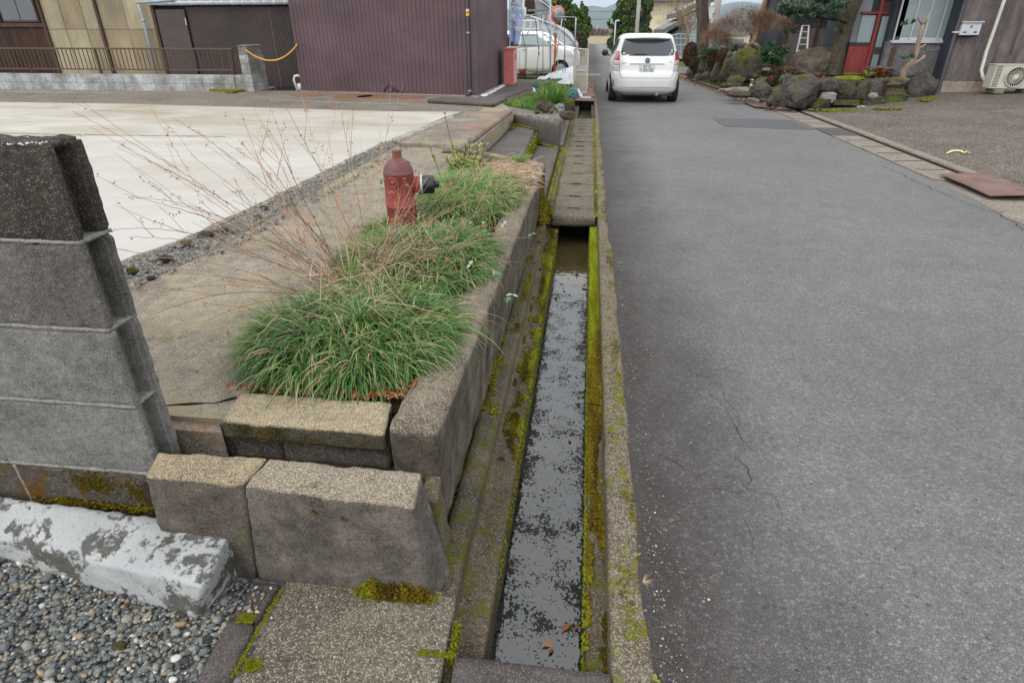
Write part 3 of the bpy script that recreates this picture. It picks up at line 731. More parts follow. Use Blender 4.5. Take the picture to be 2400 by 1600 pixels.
# cover slabs, each its own
ys = [5.775]
lid_lines = [6.10, 6.61, 7.21, 7.81, 8.44, 9.02, 9.50, 9.90, 10.32, 10.83, 11.34, 11.73, 12.15, 12.57, 12.95, 13.30]
prev = 5.775
for i, yb in enumerate(lid_lines):
    a, b = prev + 0.006, yb - 0.006
    dz = U(-0.004, 0.004)
    o = worn_block('cover_slab', cbox(-0.297 + U(-.004, .004), 0.128 + U(-.004, .004), a, b, -0.097 + dz, 0.0 + dz), 'lid_concrete', ditch, 0.03 if i < 4 else 0.08, 0.004, 0.004, i)
    # hand holes on the joints
    MB().box(-0.15, -0.03, yb - 0.007, yb + 0.007, -0.02, 0.0035).obj('hand_hole', 'dark_hollow', o)
    prev = yb
worn_block('rim_wall', cbox(-0.352, -0.305, 6.1, 13.6, -0.2, 0.012), 'ditch_concrete', ditch, 0.08, 0.008, 0.004)
# steel plates over the far part of the ditch, opening in front of them
for i, (a, b, zt) in enumerate(((16.9, 17.75, 0.012), (17.8, 18.8, 0.03), (18.85, 20.0, 0.014), (20.05, 22.0, 0.02))):
    MB().box(-0.36 - 0.04 * i, 0.155, a, b, zt - 0.01, zt).obj('steel_plate', 'rusty_steel', ditch)

# yard level (about 0.4 m over the road) with its retaining faces
yardp = [(-20, 1.56), (-0.70, 1.62), (-0.58, 1.9), (-0.52, 5.9), (-0.62, 6.25), (-1.05, 6.58), (-1.36, 6.80), (-1.25, 10.75), (-1.50, 11.75), (-1.80, 12.75), (-1.02, 17.6), (-2.25, 18.2), (-20, 18.2)]
K(MB().prism([(x, y, -0.1) for x, y in yardp], (0, 0, 0.485)).obj('yard', 'plot_concrete'))
K(MB().prism([(-20, 10.3, 0.386), (-1.9, 10.42, 0.386), (-1.9, 12.7, 0.386), (-2.4, 13.4, 0.386), (-6.7, 14.2, 0.386), (-7.0, 20, 0.386), (-20, 20, 0.386)], (0, 0, 0.008)).obj('yard_paving', 'old_asphalt'))
apr = [(-16, 1.7), (-2.95, 1.7)]
yy = 1.9
while yy < 7.4:
    bx = np.interp(yy, [1.7, 2.94, 3.35, 4.3, 5.98, 7.35], [-2.80, -2.60, -2.50, -2.44, -2.42, -2.38])
    apr.append((bx + 0.045 * mnoise.fractal(Vector((0, yy * 5, 0)), 0.8, 2, 4), yy)); yy += 0.07
apr += [(-2.36, 7.2), (-2.22, 9.6), (-2.08, 10.38), (-3.24, 10.28), (-5.34, 10.52), (-8.38, 10.87), (-11.0, 10.87), (-16, 10.9)]
K(MB().prism([(x, y, 0.37) for x, y in apr], (0, 0, 0.06)).obj('concrete_apron', 'apron_concrete'))
crack('apron_joint', [(-10.5, 7.31), (-7, 7.33), (-5.6, 7.36), (-4.5, 7.40)], 0.05, 0.4312, 'broken_concrete', 2, 24, 0.03)
crack('apron_joint_dark', [(-10.5, 7.31), (-7, 7.33), (-5.6, 7.36), (-4.5, 7.40)], 0.018, 0.4332, 'charcoal', 2, 24, 0.03)
# broken lip of the apron: thin slope of rubble and loose lumps
vs = []; fs = []; n = 0; yy = 1.7
rows = []
while yy < 7.3:
    bx = float(np.interp(yy, [1.7, 2.94, 3.35, 4.3, 5.98, 7.35], [-2.80, -2.60, -2.50, -2.44, -2.42, -2.38]))
    wdt = float(np.interp(yy, [1.7, 2.6, 3.3, 4.5, 7.3], [0.30, 0.30, 0.22, 0.15, 0.12]))
    row = []
    for j in range(9):
        t = j / 8; x = bx - 0.03 + (wdt + 0.03) * t
        z = 0.4335 if j == 0 else 0.388 + 0.05 * (1 - t) ** 0.8 * (1 if j < 8 else 0)
        z += (0.022 * mnoise.fractal(Vector((x * 16, yy * 16, 3)), 0.8, 2, 4) if 0 < j < 8 else 0)
        row.append((x + 0.02 * mnoise.noise(Vector((yy * 6, j, 0))), yy, z))
    rows.append(row); yy += 0.03
for r_ in rows: vs += r_
for i in range(len(rows) - 1):
    for j in range(8): fs.append((i * 9 + j, i * 9 + j + 1, (i + 1) * 9 + j + 1, (i + 1) * 9 + j))
K(MB().add(vs, fs).obj('broken_slab_edge', 'broken_concrete'))
pp = []; ss = []
for i in range(1500):
    yq = 1.8 + 5.6 * rnd.random() ** 1.2; bx = float(np.interp(yq, [1.7, 2.94, 3.35, 4.3, 5.98, 7.35], [-2.80, -2.60, -2.50, -2.44, -2.42, -2.38]))
    t = rnd.random(); s_ = 0.004 + 0.011 * rnd.random() ** 3
    pp.append((bx + 0.0 + t * 0.33, yq, 0.40 + 0.035 * (1 - t) * (t < 0.7))); ss.append(s_)
o = scatter('rubble', pp, ss, 'pebbles', tint=rng.uniform(0.3, 0.88, len(pp)), seed=4); K(o, 'stuff')
for i, (x, y, s_) in enumerate(((-2.44, 3.32, 0.05), (-2.40, 3.05, 0.045), (-2.36, 3.62, 0.04), (-2.30, 3.95, 0.035), (-2.46, 2.85, 0.04), (-2.28, 2.75, 0.03), (-2.38, 4.2, 0.035), (-2.42, 3.5, 0.06))):
    T(rock('broken_lump', (x, y, 0.43), (s_, s_ * 0.8, s_ * 0.55), 'rock_grey' if i % 2 else 'rock_brown', i, base=ICO2, ang=0.8),
      ['dark angular lump of broken concrete half way along the near crack', 'brown flat lump of broken concrete in the rubble edge', 'small grey lump of rubble beyond the dark one', 'small brown broken piece further up the rubble edge', 'grey lump of rubble close to the block wall', 'small tan piece of rubble nearest the block wall', 'grey lump of rubble farthest up the broken edge', 'wide flat broken slab piece on the rubble edge'][i], 'rubble')
# smooth pale lip beyond, then the darker slab and rusty-stained yard edge
worn_block('slab_lip', [(-2.36, 7.35, 0.38), (-2.24, 7.35, 0.38), (-2.02, 9.66, 0.38), (-2.12, 9.70, 0.38), (-2.35, 7.35, 0.455), (-2.26, 7.35, 0.448), (-2.04, 9.66, 0.452), (-2.10, 9.70, 0.455)], 'pale_lip', None, 0.06, 0.01, 0.006)['kind'] = 'structure'
K(MB().prism([(-2.22, 7.20, 0.38), (-1.40, 7.14, 0.38), (-1.36, 10.5, 0.38), (-2.0, 10.4, 0.38), (-2.05, 9.6, 0.38)], (0, 0, 0.052)).obj('side_slab', 'rust_edge_concrete', None, False, 0.006))
o = worn_block('yard_kerb', [(-1.62, 6.82, 0.38), (-1.40, 6.86, 0.38), (-1.255, 10.72, 0.38), (-1.42, 10.72, 0.38), (-1.60, 6.84, 0.455), (-1.41, 6.86, 0.455), (-1.26, 10.70, 0.445), (-1.40, 10.72, 0.445)], 'rust_edge_concrete', None, 0.07, 0.02, 0.008); K(o)
worn_block('yard_retaining_wall', [(-1.50, 6.80, -0.05), (-1.37, 6.82, -0.05), (-1.225, 10.74, -0.05), (-1.5, 10.74, -0.05), (-1.5, 6.80, 0.40), (-1.40, 6.82, 0.40), (-1.255, 10.72, 0.40), (-1.5, 10.74, 0.40)], 'step_concrete', None, 0.08, 0.01, 0.008)['kind'] = 'structure'

# steps down to the ditch
st = empty('garden_steps', (-0.9, 8.5, 0)); T(st, 'two dark concrete steps with yellow moss leading down from the yard to the ditch', 'steps')
worn_block('tread', [(-1.24 - .9 * 0, 6.9, -0.05), (-0.76, 6.5, -0.05), (-0.83, 10.3, -0.05), (-1.24, 10.7, -0.05), (-1.36, 6.9, 0.195), (-0.765, 6.5, 0.20), (-0.835, 10.1, 0.205), (-1.24, 10.7, 0.195)], 'step_concrete', st, 0.07, 0.02, 0.006, 1)
worn_block('tread', cbox(-0.80, -0.418, 6.05, 9.86, -0.10, 0.0), 'step_concrete', st, 0.07, 0.012, 0.005, 2)
for c in st.children: c.location = -st.location
# cross wall with planting trough
cw = empty('planter_wall', (-0.85, 10.5, 0)); T(cw, 'low dark concrete planter wall with gravel trough at the far end of the steps', 'planter')
def wc(o):
    o.location = -o.parent.location; return o
A = [(-1.28, 10.80), (-0.425, 9.68), (-0.42, 10.42), (-1.26, 11.22)]
wc(worn_block('front_wall', [(A[0][0], A[0][1], -.05), (A[1][0], A[1][1], -.05), (A[1][0] + .0, A[1][1] + .13, -.05), (A[0][0], A[0][1] + .13, -.05), (A[0][0], A[0][1], .352), (A[1][0], A[1][1], .352), (A[1][0], A[1][1] + .13, .352), (A[0][0], A[0][1] + .13, .352)], 'step_concrete', cw, 0.05, 0.015, 0.006, 3))
wc(worn_block('back_wall', [(-1.26, 11.10, -.05), (-0.42, 10.32, -.05), (-0.42, 10.42, -.05), (-1.26, 11.22, -.05), (-1.26, 11.10, .352), (-0.42, 10.32, .352), (-0.42, 10.42, .352), (-1.26, 11.22, .352)], 'rust_edge_concrete', cw, 0.08, 0.01, 0.004, 4))
wc(worn_block('end_wall', [(-0.53, 9.82, -.05), (-0.424, 9.70, -.05), (-0.42, 10.40, -.05), (-0.53, 10.45, -.05), (-0.53, 9.82, .350), (-0.424, 9.70, .350), (-0.42, 10.40, .350), (-0.53, 10.45, .350)], 'step_concrete', cw, 0.06, 0.01, 0.004, 5))
wc(MB().prism([(-1.26, 10.9, 0.2), (-0.5, 9.9, 0.2), (-0.5, 10.4, 0.2), (-1.26, 11.2, 0.2)], (0, 0, 0.115)).obj('trough_soil', 'gravel_ground', cw))
p_ = [(rnd.uniform(-1.2, -0.6), 0, 0) for _ in range(160)]
p_ = [(x, 10.95 + (x + 1.2) * -0.98 + U(-0.07, 0.2), 0.325) for x, _, _ in p_]
o = scatter('trough_gravel', p_, [U(0.012, 0.028) for _ in p_], 'pebbles', tint=rng.uniform(0.0, 0.9, len(p_)), seed=12, parent=cw); wc(o); K(o, 'stuff')
# slabs left of the covers beyond the steps
K(MB().prism([(-0.42, 9.9, -0.1), (-0.36, 9.9, -0.1), (-0.36, 13.6, -0.1), (-0.62, 13.6, -0.1)], (0, 0, 0.115)).obj('side_path', 'gutter_concrete'))

# ------------------------------------------------------------------ wall between ditch and planting bed
gw = empty('retaining_wall', (-0.5, 3.8, 0)); T(gw, 'low concrete retaining wall with streaked face running beside the mossy ditch', 'wall')
wc(worn_block('wall_body', [(-0.575, 1.545, -0.12), (-0.452, 1.540, -0.12), (-0.440, 6.08, -0.12), (-0.60, 6.25, -0.12), (-0.600, 1.545, 0.452), (-0.420, 1.540, 0.452), (-0.384, 6.05, 0.452), (-0.545, 6.22, 0.452)], 'wall_concrete', gw, 0.03, 0.015, 0.005, 5, 12, 0.012))
wc(worn_block('wall_end', [(-0.60, 6.10, -0.10), (-0.42, 5.98, -0.10), (-0.46, 6.12, -0.10), (-1.40, 6.84, -0.10), (-0.60, 6.06, 0.45), (-0.39, 5.98, 0.45), (-0.43, 6.12, 0.45), (-1.40, 6.90, 0.445)], 'wall_concrete', gw, 0.05, 0.012, 0.006, 6))
# front curb stone of the bed
T(worn_block('curb_stone', [(-1.190, 1.555, 0.352), (-0.612, 1.553, 0.346), (-0.640, 1.735, 0.35), (-1.19, 1.74, 0.35), (-1.192, 1.562, 0.425), (-0.608, 1.548, 0.424), (-0.636, 1.728, 0.43), (-1.208, 1.735, 0.428)], 'curb_granite', None, 0.0125, 0.006, 0.004, 7, 16, 0.014),
  'pale speckled curb stone along the front edge of the grass bed', 'curb stone')
T(worn_block('curb_stone', [(-1.00, 1.585, 0.24), (-0.612, 1.585, 0.24), (-0.62, 1.72, 0.24), (-1.0, 1.72, 0.24), (-1.00, 1.585, 0.345), (-0.612, 1.585, 0.340), (-0.62, 1.72, 0.340), (-1.0, 1.72, 0.345)], 'dark_stone_face', None, 0.02, 0.01, 0.005, 8),
  'dark buried stone course right under the front curb stone', 'curb stone')
T(worn_block('curb_stone', [(-1.30, 1.60, 0.22), (-1.01, 1.60, 0.22), (-1.01, 1.74, 0.22), (-1.30, 1.74, 0.22), (-1.30, 1.60, 0.345), (-1.01, 1.60, 0.338), (-1.01, 1.74, 0.338), (-1.30, 1.74, 0.345)], 'step_concrete', None, 0.02, 0.012, 0.008, 9),
  'brownish broken stone in the gap below the left end of the curb', 'curb stone')
# front cracked L stones
T(worn_block('cracked_stone', [(-1.005, 1.292, -0.03), (-0.408, 1.268, -0.03), (-0.372, 1.40, -0.03), (-1.0, 1.41, -0.03), (-0.957, 1.278, 0.402), (-0.437, 1.262, 0.388), (-0.452, 1.412, 0.392), (-0.945, 1.415, 0.400)], 'slab_granite', None, 0.0115, 0.006, 0.004, 11, 16, 0.010),
  'big upright stone slab with pale worn top right of the crack beside the white block', 'stone slab')
T(worn_block('cracked_stone', [(-1.335, 1.300, -0.03), (-1.015, 1.295, -0.03), (-1.005, 1.41, -0.03), (-1.335, 1.41, -0.03), (-1.295, 1.300, 0.385), (-0.961, 1.283, 0.402), (-0.949, 1.415, 0.402), (-1.325, 1.412, 0.392)], 'granite_concrete', None, 0.0115, 0.007, 0.004, 12, 16, 0.010),
  'smaller speckled stone slab left of the crack against the block wall', 'stone slab')
T(worn_block('stone_wedge', [(-0.475, 1.415, -0.05), (-0.385, 1.40, -0.05), (-0.405, 1.56, -0.05), (-0.475, 1.56, -0.05), (-0.475, 1.425, 0.275), (-0.410, 1.425, 0.275), (-0.425, 1.54, 0.275), (-0.475, 1.54, 0.275)], 'ditch_concrete', None, 0.015, 0.012, 0.006, 13),
  'pale sandy wedge of concrete between the cracked slab and the wall end', 'stone wedge')
K(MB().box(-1.42, -0.46, 1.40, 1.70, -0.1, 0.25).obj('soil_gap', 'soil'))
# foreground slabs
o = worn_block('pebble_slab', [(-0.895, 0.30, -0.10), (-0.285, 0.30, -0.10), (-0.345, 1.30, -0.10), (-0.905, 1.30, -0.10), (-0.845, 0.30, 0.0), (-0.285, 0.30, 0.0), (-0.335, 1.30, 0.0), (-0.900, 1.30, 0.0)], 'washed_pebble_concrete', None, 0.02, 0.006, 0.004, 14); K(o)
T(worn_block('crossing_slab', cbox(-0.292, 0.150, 0.30, 1.083, -0.10, 0.012), 'grey_stone', None, 0.025, 0.008, 0.003, 15), 'smooth grey concrete slab bridging the ditch at the bottom of the picture', 'slab')
T(worn_block('edging_stone', [(-0.955, 0.30, -0.08), (-0.852, 0.30, -0.08), (-0.915, 1.115, -0.08), (-1.012, 1.13, -0.08), (-0.952, 0.30, 0.006), (-0.855, 0.30, 0.006), (-0.918, 1.115, 0.006), (-1.008, 1.13, 0.006)], 'grey_stone', None, 0.02, 0.008, 0.003, 16), 'long smooth brown grey edging stone between gravel and pebbled slab', 'edging stone')
T(worn_block('edging_stone', [(-1.010, 1.142, -0.08), (-0.918, 1.125, -0.08), (-0.915, 1.28, -0.08), (-1.02, 1.27, -0.08), (-1.008, 1.142, 0.004), (-0.920, 1.125, 0.004), (-0.912, 1.275, 0.004), (-1.015, 1.262, 0.004)], 'grey_stone', None, 0.015, 0.01, 0.003, 17), 'short dark edging stone tucked under the cracked slab', 'edging stone')
# white painted block lying in the gravel
T(worn_block('parking_block', [(-2.3, 1.345, -0.04), (-1.108, 1.112, -0.04), (-1.065, 1.395, -0.04), (-2.3, 1.395, -0.04), (-2.3, 1.335, 0.055), (-1.045, 1.120, 0.150), (-1.075, 1.340, 0.168), (-2.3, 1.398, 0.172)], 'flaking_white_paint', None, 0.0105, 0.012, 0.006, 18, 14, 0.012),
  'fallen concrete block with flaking white paint lying in the gravel', 'concrete block')

# ------------------------------------------------------------------ gravel, bottom left
K(MB().box(-4, -0.88, 0.2, 1.45, -0.12, -0.018).obj('gravel_bed', 'gravel_ground'))
pp = []; ss = []
def in_gravel(x, y):
    return x < -0.93 - (y - 0.3) * 0.07 - 0.02 and y < 1.36 and not (x > -1.40 and y > 1.27)
while len(pp) < 7600:
    x, y = U(-2.35, -0.92), U(0.62, 1.36)
    if not in_gravel(x, y): continue
    fr = 1.0 if U(0, 1) < 0.93 else 1.7
    s_ = (0.0060 + 0.0056 * rnd.random() ** 1.5) * fr
    pp.append((x, y, -0.014 + U(0, 0.012))); ss.append(s_)
gt = np.clip(rng.beta(1.6, 2.2, len(pp)) + 0.05, 0, 1); gt[rng.random(len(pp)) < 0.02] = 0.98
K(scatter('gravel', pp, ss, 'pebbles', tint=gt, jitter=0.20, flat=0.72, seed=21), 'stuff')
# bigger pebbles that can be told apart
for i, (px, py, s_, t_, lab) in enumerate(((413, 1542, .017, 'pebble_white', 'bright white pebble in the gravel near the bottom edge'), (280, 1513, .022, 'rock_grey', 'flat grey green stone in the gravel below the white block'), (432, 1548, .016, 'rock_brown', 'pinkish pebble right beside the bright white pebble'), (430, 1432, .024, 'rock_brown', 'dark brown flat stone under the right end of the white block'), (487, 1498, .020, 'rock_grey', 'blue grey stone at the right edge of the gravel'), (130, 1412, .018, 'rock_pale', 'pale stone in the gravel left of centre'), (293, 1395, .016, 'rock_grey', 'dark blue rounded stone touching the white block'), (405, 1592, .015, 'pebble_white', 'small white pebble cut by the bottom edge'))):
    g = G(px, py, 0.004); T(rock('pebble', g, (s_, s_ * .75, s_ * .5), t_, 30 + i, base=ICO2, ang=0.7), lab, 'pebble')
# stray pebbles on slabs and ledges, small grit along the asphalt margin
pp = []; ss = []
for i in range(420):
    y_ = 1.0 + 4.5 * rnd.random() ** 1.6; pp.append((0.285 + abs(rnd.gauss(0, 0.05)), y_, 0.007)); ss.append(U(0.0015, 0.0048))
for i in range(700):
    y_ = 1.0 + 6 * rnd.random() ** 1.5; pp.append((U(0.3, 3.4), y_, 0.006)); ss.append(U(0.001, 0.0036) * (1 if U(0, 1) < .97 else 1.6))
for i in range(80):
    pp.append((U(-0.9, -0.35), U(0.95, 1.26), 0.004)); ss.append(U(0.002, 0.006))
for i in range(40):
    pp.append((U(-1.02, -0.93), U(1.15, 1.25), 0.008)); ss.append(U(0.004, 0.009))
for i in range(40):
    pp.append((U(-0.33, -0.25), U(1.1, 3.4), -0.131)); ss.append(U(0.002, 0.006))
K(scatter('grit', pp, ss, 'pebbles', tint=rng.uniform(0.2, 1, len(pp)), seed=22, flat=.7), 'stuff')

# ------------------------------------------------------------------ pebbly algae breaking the water
pp = []; ss = []
tries = 0
while len(pp) < 900 and tries < 80000:
    tries += 1
    x, y_ = U(-0.228, 0.078), 1.05 + 3.5 * rnd.random() ** 1.15
    d_ = mnoise.fractal(Vector((x * 9, y_ * 5, 1)), 0.9, 2, 3) + (0.32 if (x < -0.19 or x > 0.055) else 0) - 0.05
    if x < -0.05 and y_ < 2.0: d_ += 0.15
    if U(-0.25, 0.55) > d_: continue
    pp.append((x, y_, -0.2996)); ss.append((0.0010 + 0.0030 * rnd.random() ** 1.6) * (1 + .18 * (y_ - 1)))
K(scatter('algae_pebbles', pp, ss, 'ditch_algae', seed=23, flat=0.55, smooth=True), 'stuff')
K(scatter('ditch_stones', [G(1312, 786, -.3), G(1335, 1036, -.3), G(1315, 1235, -.3), G(1338, 612, -.3), G(1330, 560, -.3)] + [Vector((U(-.2, .07), U(4.4, 5.7), -.3)) for _ in range(25)], [.013, .012, .009, .014, .012] + [U(.008, .02) for _ in range(25)], 'rock_brown', seed=24, flat=.6), 'stuff')

# ------------------------------------------------------------------ moss
def moss_patch(name, gen, n, smin, smax, tint_fn, fuzz=9, seed=0, flat=0.5, mat='moss'):
    P0 = [gen() for _ in range(n)]; P0 = [p for p in P0 if p is not None]
    S = [U(smin, smax) for _ in P0]; t = [min(1, max(0, tint_fn(p) + rnd.gauss(0, 0.10))) for p in P0]
    g = np.random.default_rng(seed + 50)
    o = scatter(name, P0, S, mat, ICO1, None, np.array(t), 0.16, flat, seed, True); K(o, 'stuff')
    # short fuzz on every cushion
    Pn = np.array([p[:] for p in P0]); k = fuzz; c = np.repeat(Pn, k, 0); s = np.repeat(np.array(S), k); tt = np.repeat(np.array(t), k)
    d = g.normal(size=(len(c), 3)); d[:, 2] = np.abs(d[:, 2]) * 0.8; d /= np.linalg.norm(d, axis=1, keepdims=True)
    b = c + d * (s * 0.75)[:, None] * np.array([1, 1, flat]); h = s * 0.30 + 0.0035
    w = np.cross(d, g.normal(size=d.shape)); w /= np.linalg.norm(w, axis=1, keepdims=True)
    V = np.stack([b - w * 0.0011, b + w * 0.0011, b + d * h[:, None]], 1).reshape(-1, 3)
    f = np_mesh(name + '_fuzz', V, np.arange(len(V)).reshape(-1, 3), mat, None, np.repeat((tt + g.normal(0, .08, len(tt))).clip(0, 1), 3)); K(f, 'stuff')
def yb(a, b, p=1.0): return a + (b - a) * rnd.random() ** p
def nz(x, y, s=3): return mnoise.fractal(Vector((x * 12, y * s, 5)), 0.9, 2, 4)
def g_right():
    x, y_ = U(0.086, 0.150), yb(1.1, 5.72, 0.85)
    if y_ < 2.4 and nz(x, y_) < -0.30 + (0.16 if y_ < 1.5 else 0): return None
    if y_ < 1.5 and U(0, 1) < .25: return None
    return Vector((x, y_, -0.098 + (0.012 if y_ > 2.6 else 0.0)))
tr = lambda p: 0.34 + 0.45 * min(1, max(0, (p.y - 2.5) / 1.8)) + 0.5 * nz(p.x, p.y, 2)
moss_patch('ledge_moss', g_right, 11000, 0.004, 0.011, tr, 12, 1, .8)
moss_patch('ledge_side_moss', lambda: Vector((0.083, yb(1.08, 5.7), U(-0.29, -0.12))), 1500, 0.004, 0.009, lambda p: 0.75 + .3 * nz(p.z * 3, p.y), 6, 2, 1.0)
def g_left():
    x, y_ = U(-0.325, -0.232), yb(2.15, 5.74, 0.9)
    if nz(x, y_, 6) < -0.22 + (0.24 if y_ < 2.6 else 0): return None
    if x < -0.29 and nz(x, y_, 5) < 0.05: return None
    return Vector((x, y_, -0.129))
moss_patch('channel_moss', g_left, 9500, 0.003, 0.008, lambda p: 0.30 + 0.30 * (p.x > -0.26) + 0.7 * nz(p.x, p.y, 3), 8, 3)
moss_patch('channel_side_moss', lambda: Vector((-0.232, yb(1.5, 5.6), U(-0.28, -0.15))), 1100, 0.004, 0.008, lambda p: 0.62 + .3 * nz(p.z * 3, p.y), 6, 4, 1.0)
def g_ledge():
    y_ = yb(2.35, 5.7); x = U(-0.445, -0.345)
    if nz(x, y_, 5) < (0.26 if not 2.38 < y_ < 3.0 else -0.05): return None
    if y_ < 3.1 and x > -0.40 + (0.05 if y_ < 2.5 else 0): return None
    return Vector((x, y_, -0.056))
moss_patch('wall_foot_moss', g_ledge, 3200, 0.003, 0.0075, lambda p: 0.5 + .5 * nz(p.x, p.y), 7, 5)
def g_strip():
    y_ = yb(1.2, 12.0, 1.2); x = rnd.gauss(0.245, 0.022) if U(0, 1) < .75 else U(0.165, 0.26)
    if nz(x, y_, 2.5) < 0.10 + (0.1 if y_ < 1.9 else 0): return None
    return Vector((x, y_, 0.001))
moss_patch('kerb_moss', g_strip, 7500, 0.0016, 0.005, lambda p: 0.42 + .5 * nz(p.x, p.y), 4, 6, 0.5)
def g_lid():
    y_ = yb(5.8, 13.2); x = rnd.choice([-0.318, 0.139, 0.139, -0.30]) + rnd.gauss(0, 0.008)
    return Vector((x, y_, 0.0))
moss_patch('cover_edge_moss', g_lid, 2600, 0.004, 0.010, lambda p: 0.62 + .5 * nz(p.x, p.y), 3, 7, 0.5)
def g_corner():
    return Vector((-0.385 + rnd.gauss(0, 0.03), 5.75 + abs(rnd.gauss(0, 0.28)) * 1.2 - 0.1, -0.06 + U(0, 0.05)))
moss_patch('corner_moss', g_corner, 700, 0.010, 0.020, lambda p: 0.33 + .3 * nz(p.x, p.y), 8, 8, 0.6)
moss_patch('wall_end_moss', lambda: Vector((-0.392 - U(0, .01), U(5.55, 6.1), U(-0.06, 0.44))), 700, 0.004, 0.011, lambda p: 0.25 + .3 * nz(p.y, p.z), 4, 9, 1)
moss_patch('rim_moss', lambda: Vector((-0.366 + rnd.gauss(0, .008), yb(6.0, 9.8), U(-0.05, 0.0))), 1500, 0.007, 0.014, lambda p: 0.55 + .3 * nz(p.x, p.y), 3, 10, .7)
moss_patch('step_moss', lambda: (lambda y_: Vector((-1.31 + (y_ - 7) * .02 + abs(rnd.gauss(0, .05 if y_ < 8.6 else .03)), y_, 0.205)))(rnd.choice([U(6.9, 8.0), U(10.1, 10.7)])), 700, 0.008, 0.018, lambda p: 0.30 + .4 * nz(p.x, p.y), 4, 11, .35)
moss_patch('step_side_moss', lambda: Vector((-0.775 - U(0, .02), U(6.6, 10.0), U(0.0, 0.19))), 500, 0.007, 0.014, lambda p: 0.6, 3, 12, 1)
moss_patch('planter_moss', lambda: (lambda t: Vector((-1.24 + .8 * t, 10.75 - 1.08 * t, 0.205 if t < .55 else .005)))(U(0, 1)) + Vector((0, rnd.gauss(0, .03), 0)), 300, 0.01, 0.022, lambda p: 0.5, 3, 13, .5)
def g_front():
    x = rnd.choice([rnd.gauss(-0.53, .05), rnd.gauss(-0.47, .03), rnd.gauss(-0.60, .015)])
    return Vector((x, 1.268 - abs(rnd.gauss(0, .008)), abs(rnd.gauss(0, .022))))
moss_patch('slab_foot_moss', g_front, 1900, 0.0022, 0.0065, lambda p: 0.35 + .5 * nz(p.x, p.y), 10, 14, .8)
moss_patch('spot_moss', lambda: Vector(rnd.choice([(-0.745, 1.276, .325), (-0.69, 1.275, .33), (-0.655, 1.274, .31), (-0.70, 1.275, .36)])) + Vector((rnd.gauss(0, .007), 0, rnd.gauss(0, .005))), 260, 0.0015, 0.004, lambda p: 0.2, 7, 15, .8)
moss_patch('seam_moss', lambda: rnd.choice([Vector((-0.312 + rnd.gauss(0, .006), U(1.085, 1.22), U(-0.06, -.004))), Vector((U(-.40, -.295), 1.088 + rnd.gauss(0, .004), .002)), Vector((U(-.98, -.93), 1.13 + rnd.gauss(0, .006), .006)), Vector((-.90 + rnd.gauss(0, .003), U(.95, 1.25), .003)), Vector((rnd.gauss(-.86, .01), rnd.gauss(.99, .01), .004))]), 1300, 0.0015, 0.0045, lambda p: 0.55, 6, 16, .6)
moss_patch('block_foot_moss', lambda: Vector((rnd.choice([rnd.gauss(-1.72, .05), U(-1.75, -1.36), rnd.gauss(-1.72, .03)]), 1.398 + rnd.gauss(0, .004), .150 + abs(rnd.gauss(0, .006)) - .02 * U(0, 1))), 1000, 0.0022, 0.006, lambda p: 0.30 + .3 * nz(p.x, p.y), 8, 17, .8)
moss_patch('block_face_moss', lambda: Vector((rnd.gauss(-1.60, .045), 1.4065, rnd.gauss(.235, .022))) if U(0, 1) < .6 else Vector((rnd.gauss(-1.43, .03), 1.4065, rnd.gauss(.21, .022))), 1100, 0.0015, 0.004, lambda p: 0.08, 5, 18, .9)
moss_patch('wall_corner_moss', lambda: Vector((-0.448 + rnd.gauss(0, .004), rnd.choice([rnd.gauss(1.93, .012), U(1.5, 3.4)]), -0.05 + abs(rnd.gauss(0, .006)))), 600, 0.0018, 0.005, lambda p: 0.6, 6, 19, .9)
moss_patch('front_wall_moss', lambda: Vector((U(-1.15, -.62), 1.556, U(.352, .41))), 900, 0.0012, 0.0035, lambda p: 0.02 + .5 * nz(p.x, p.z), 4, 20, .8)

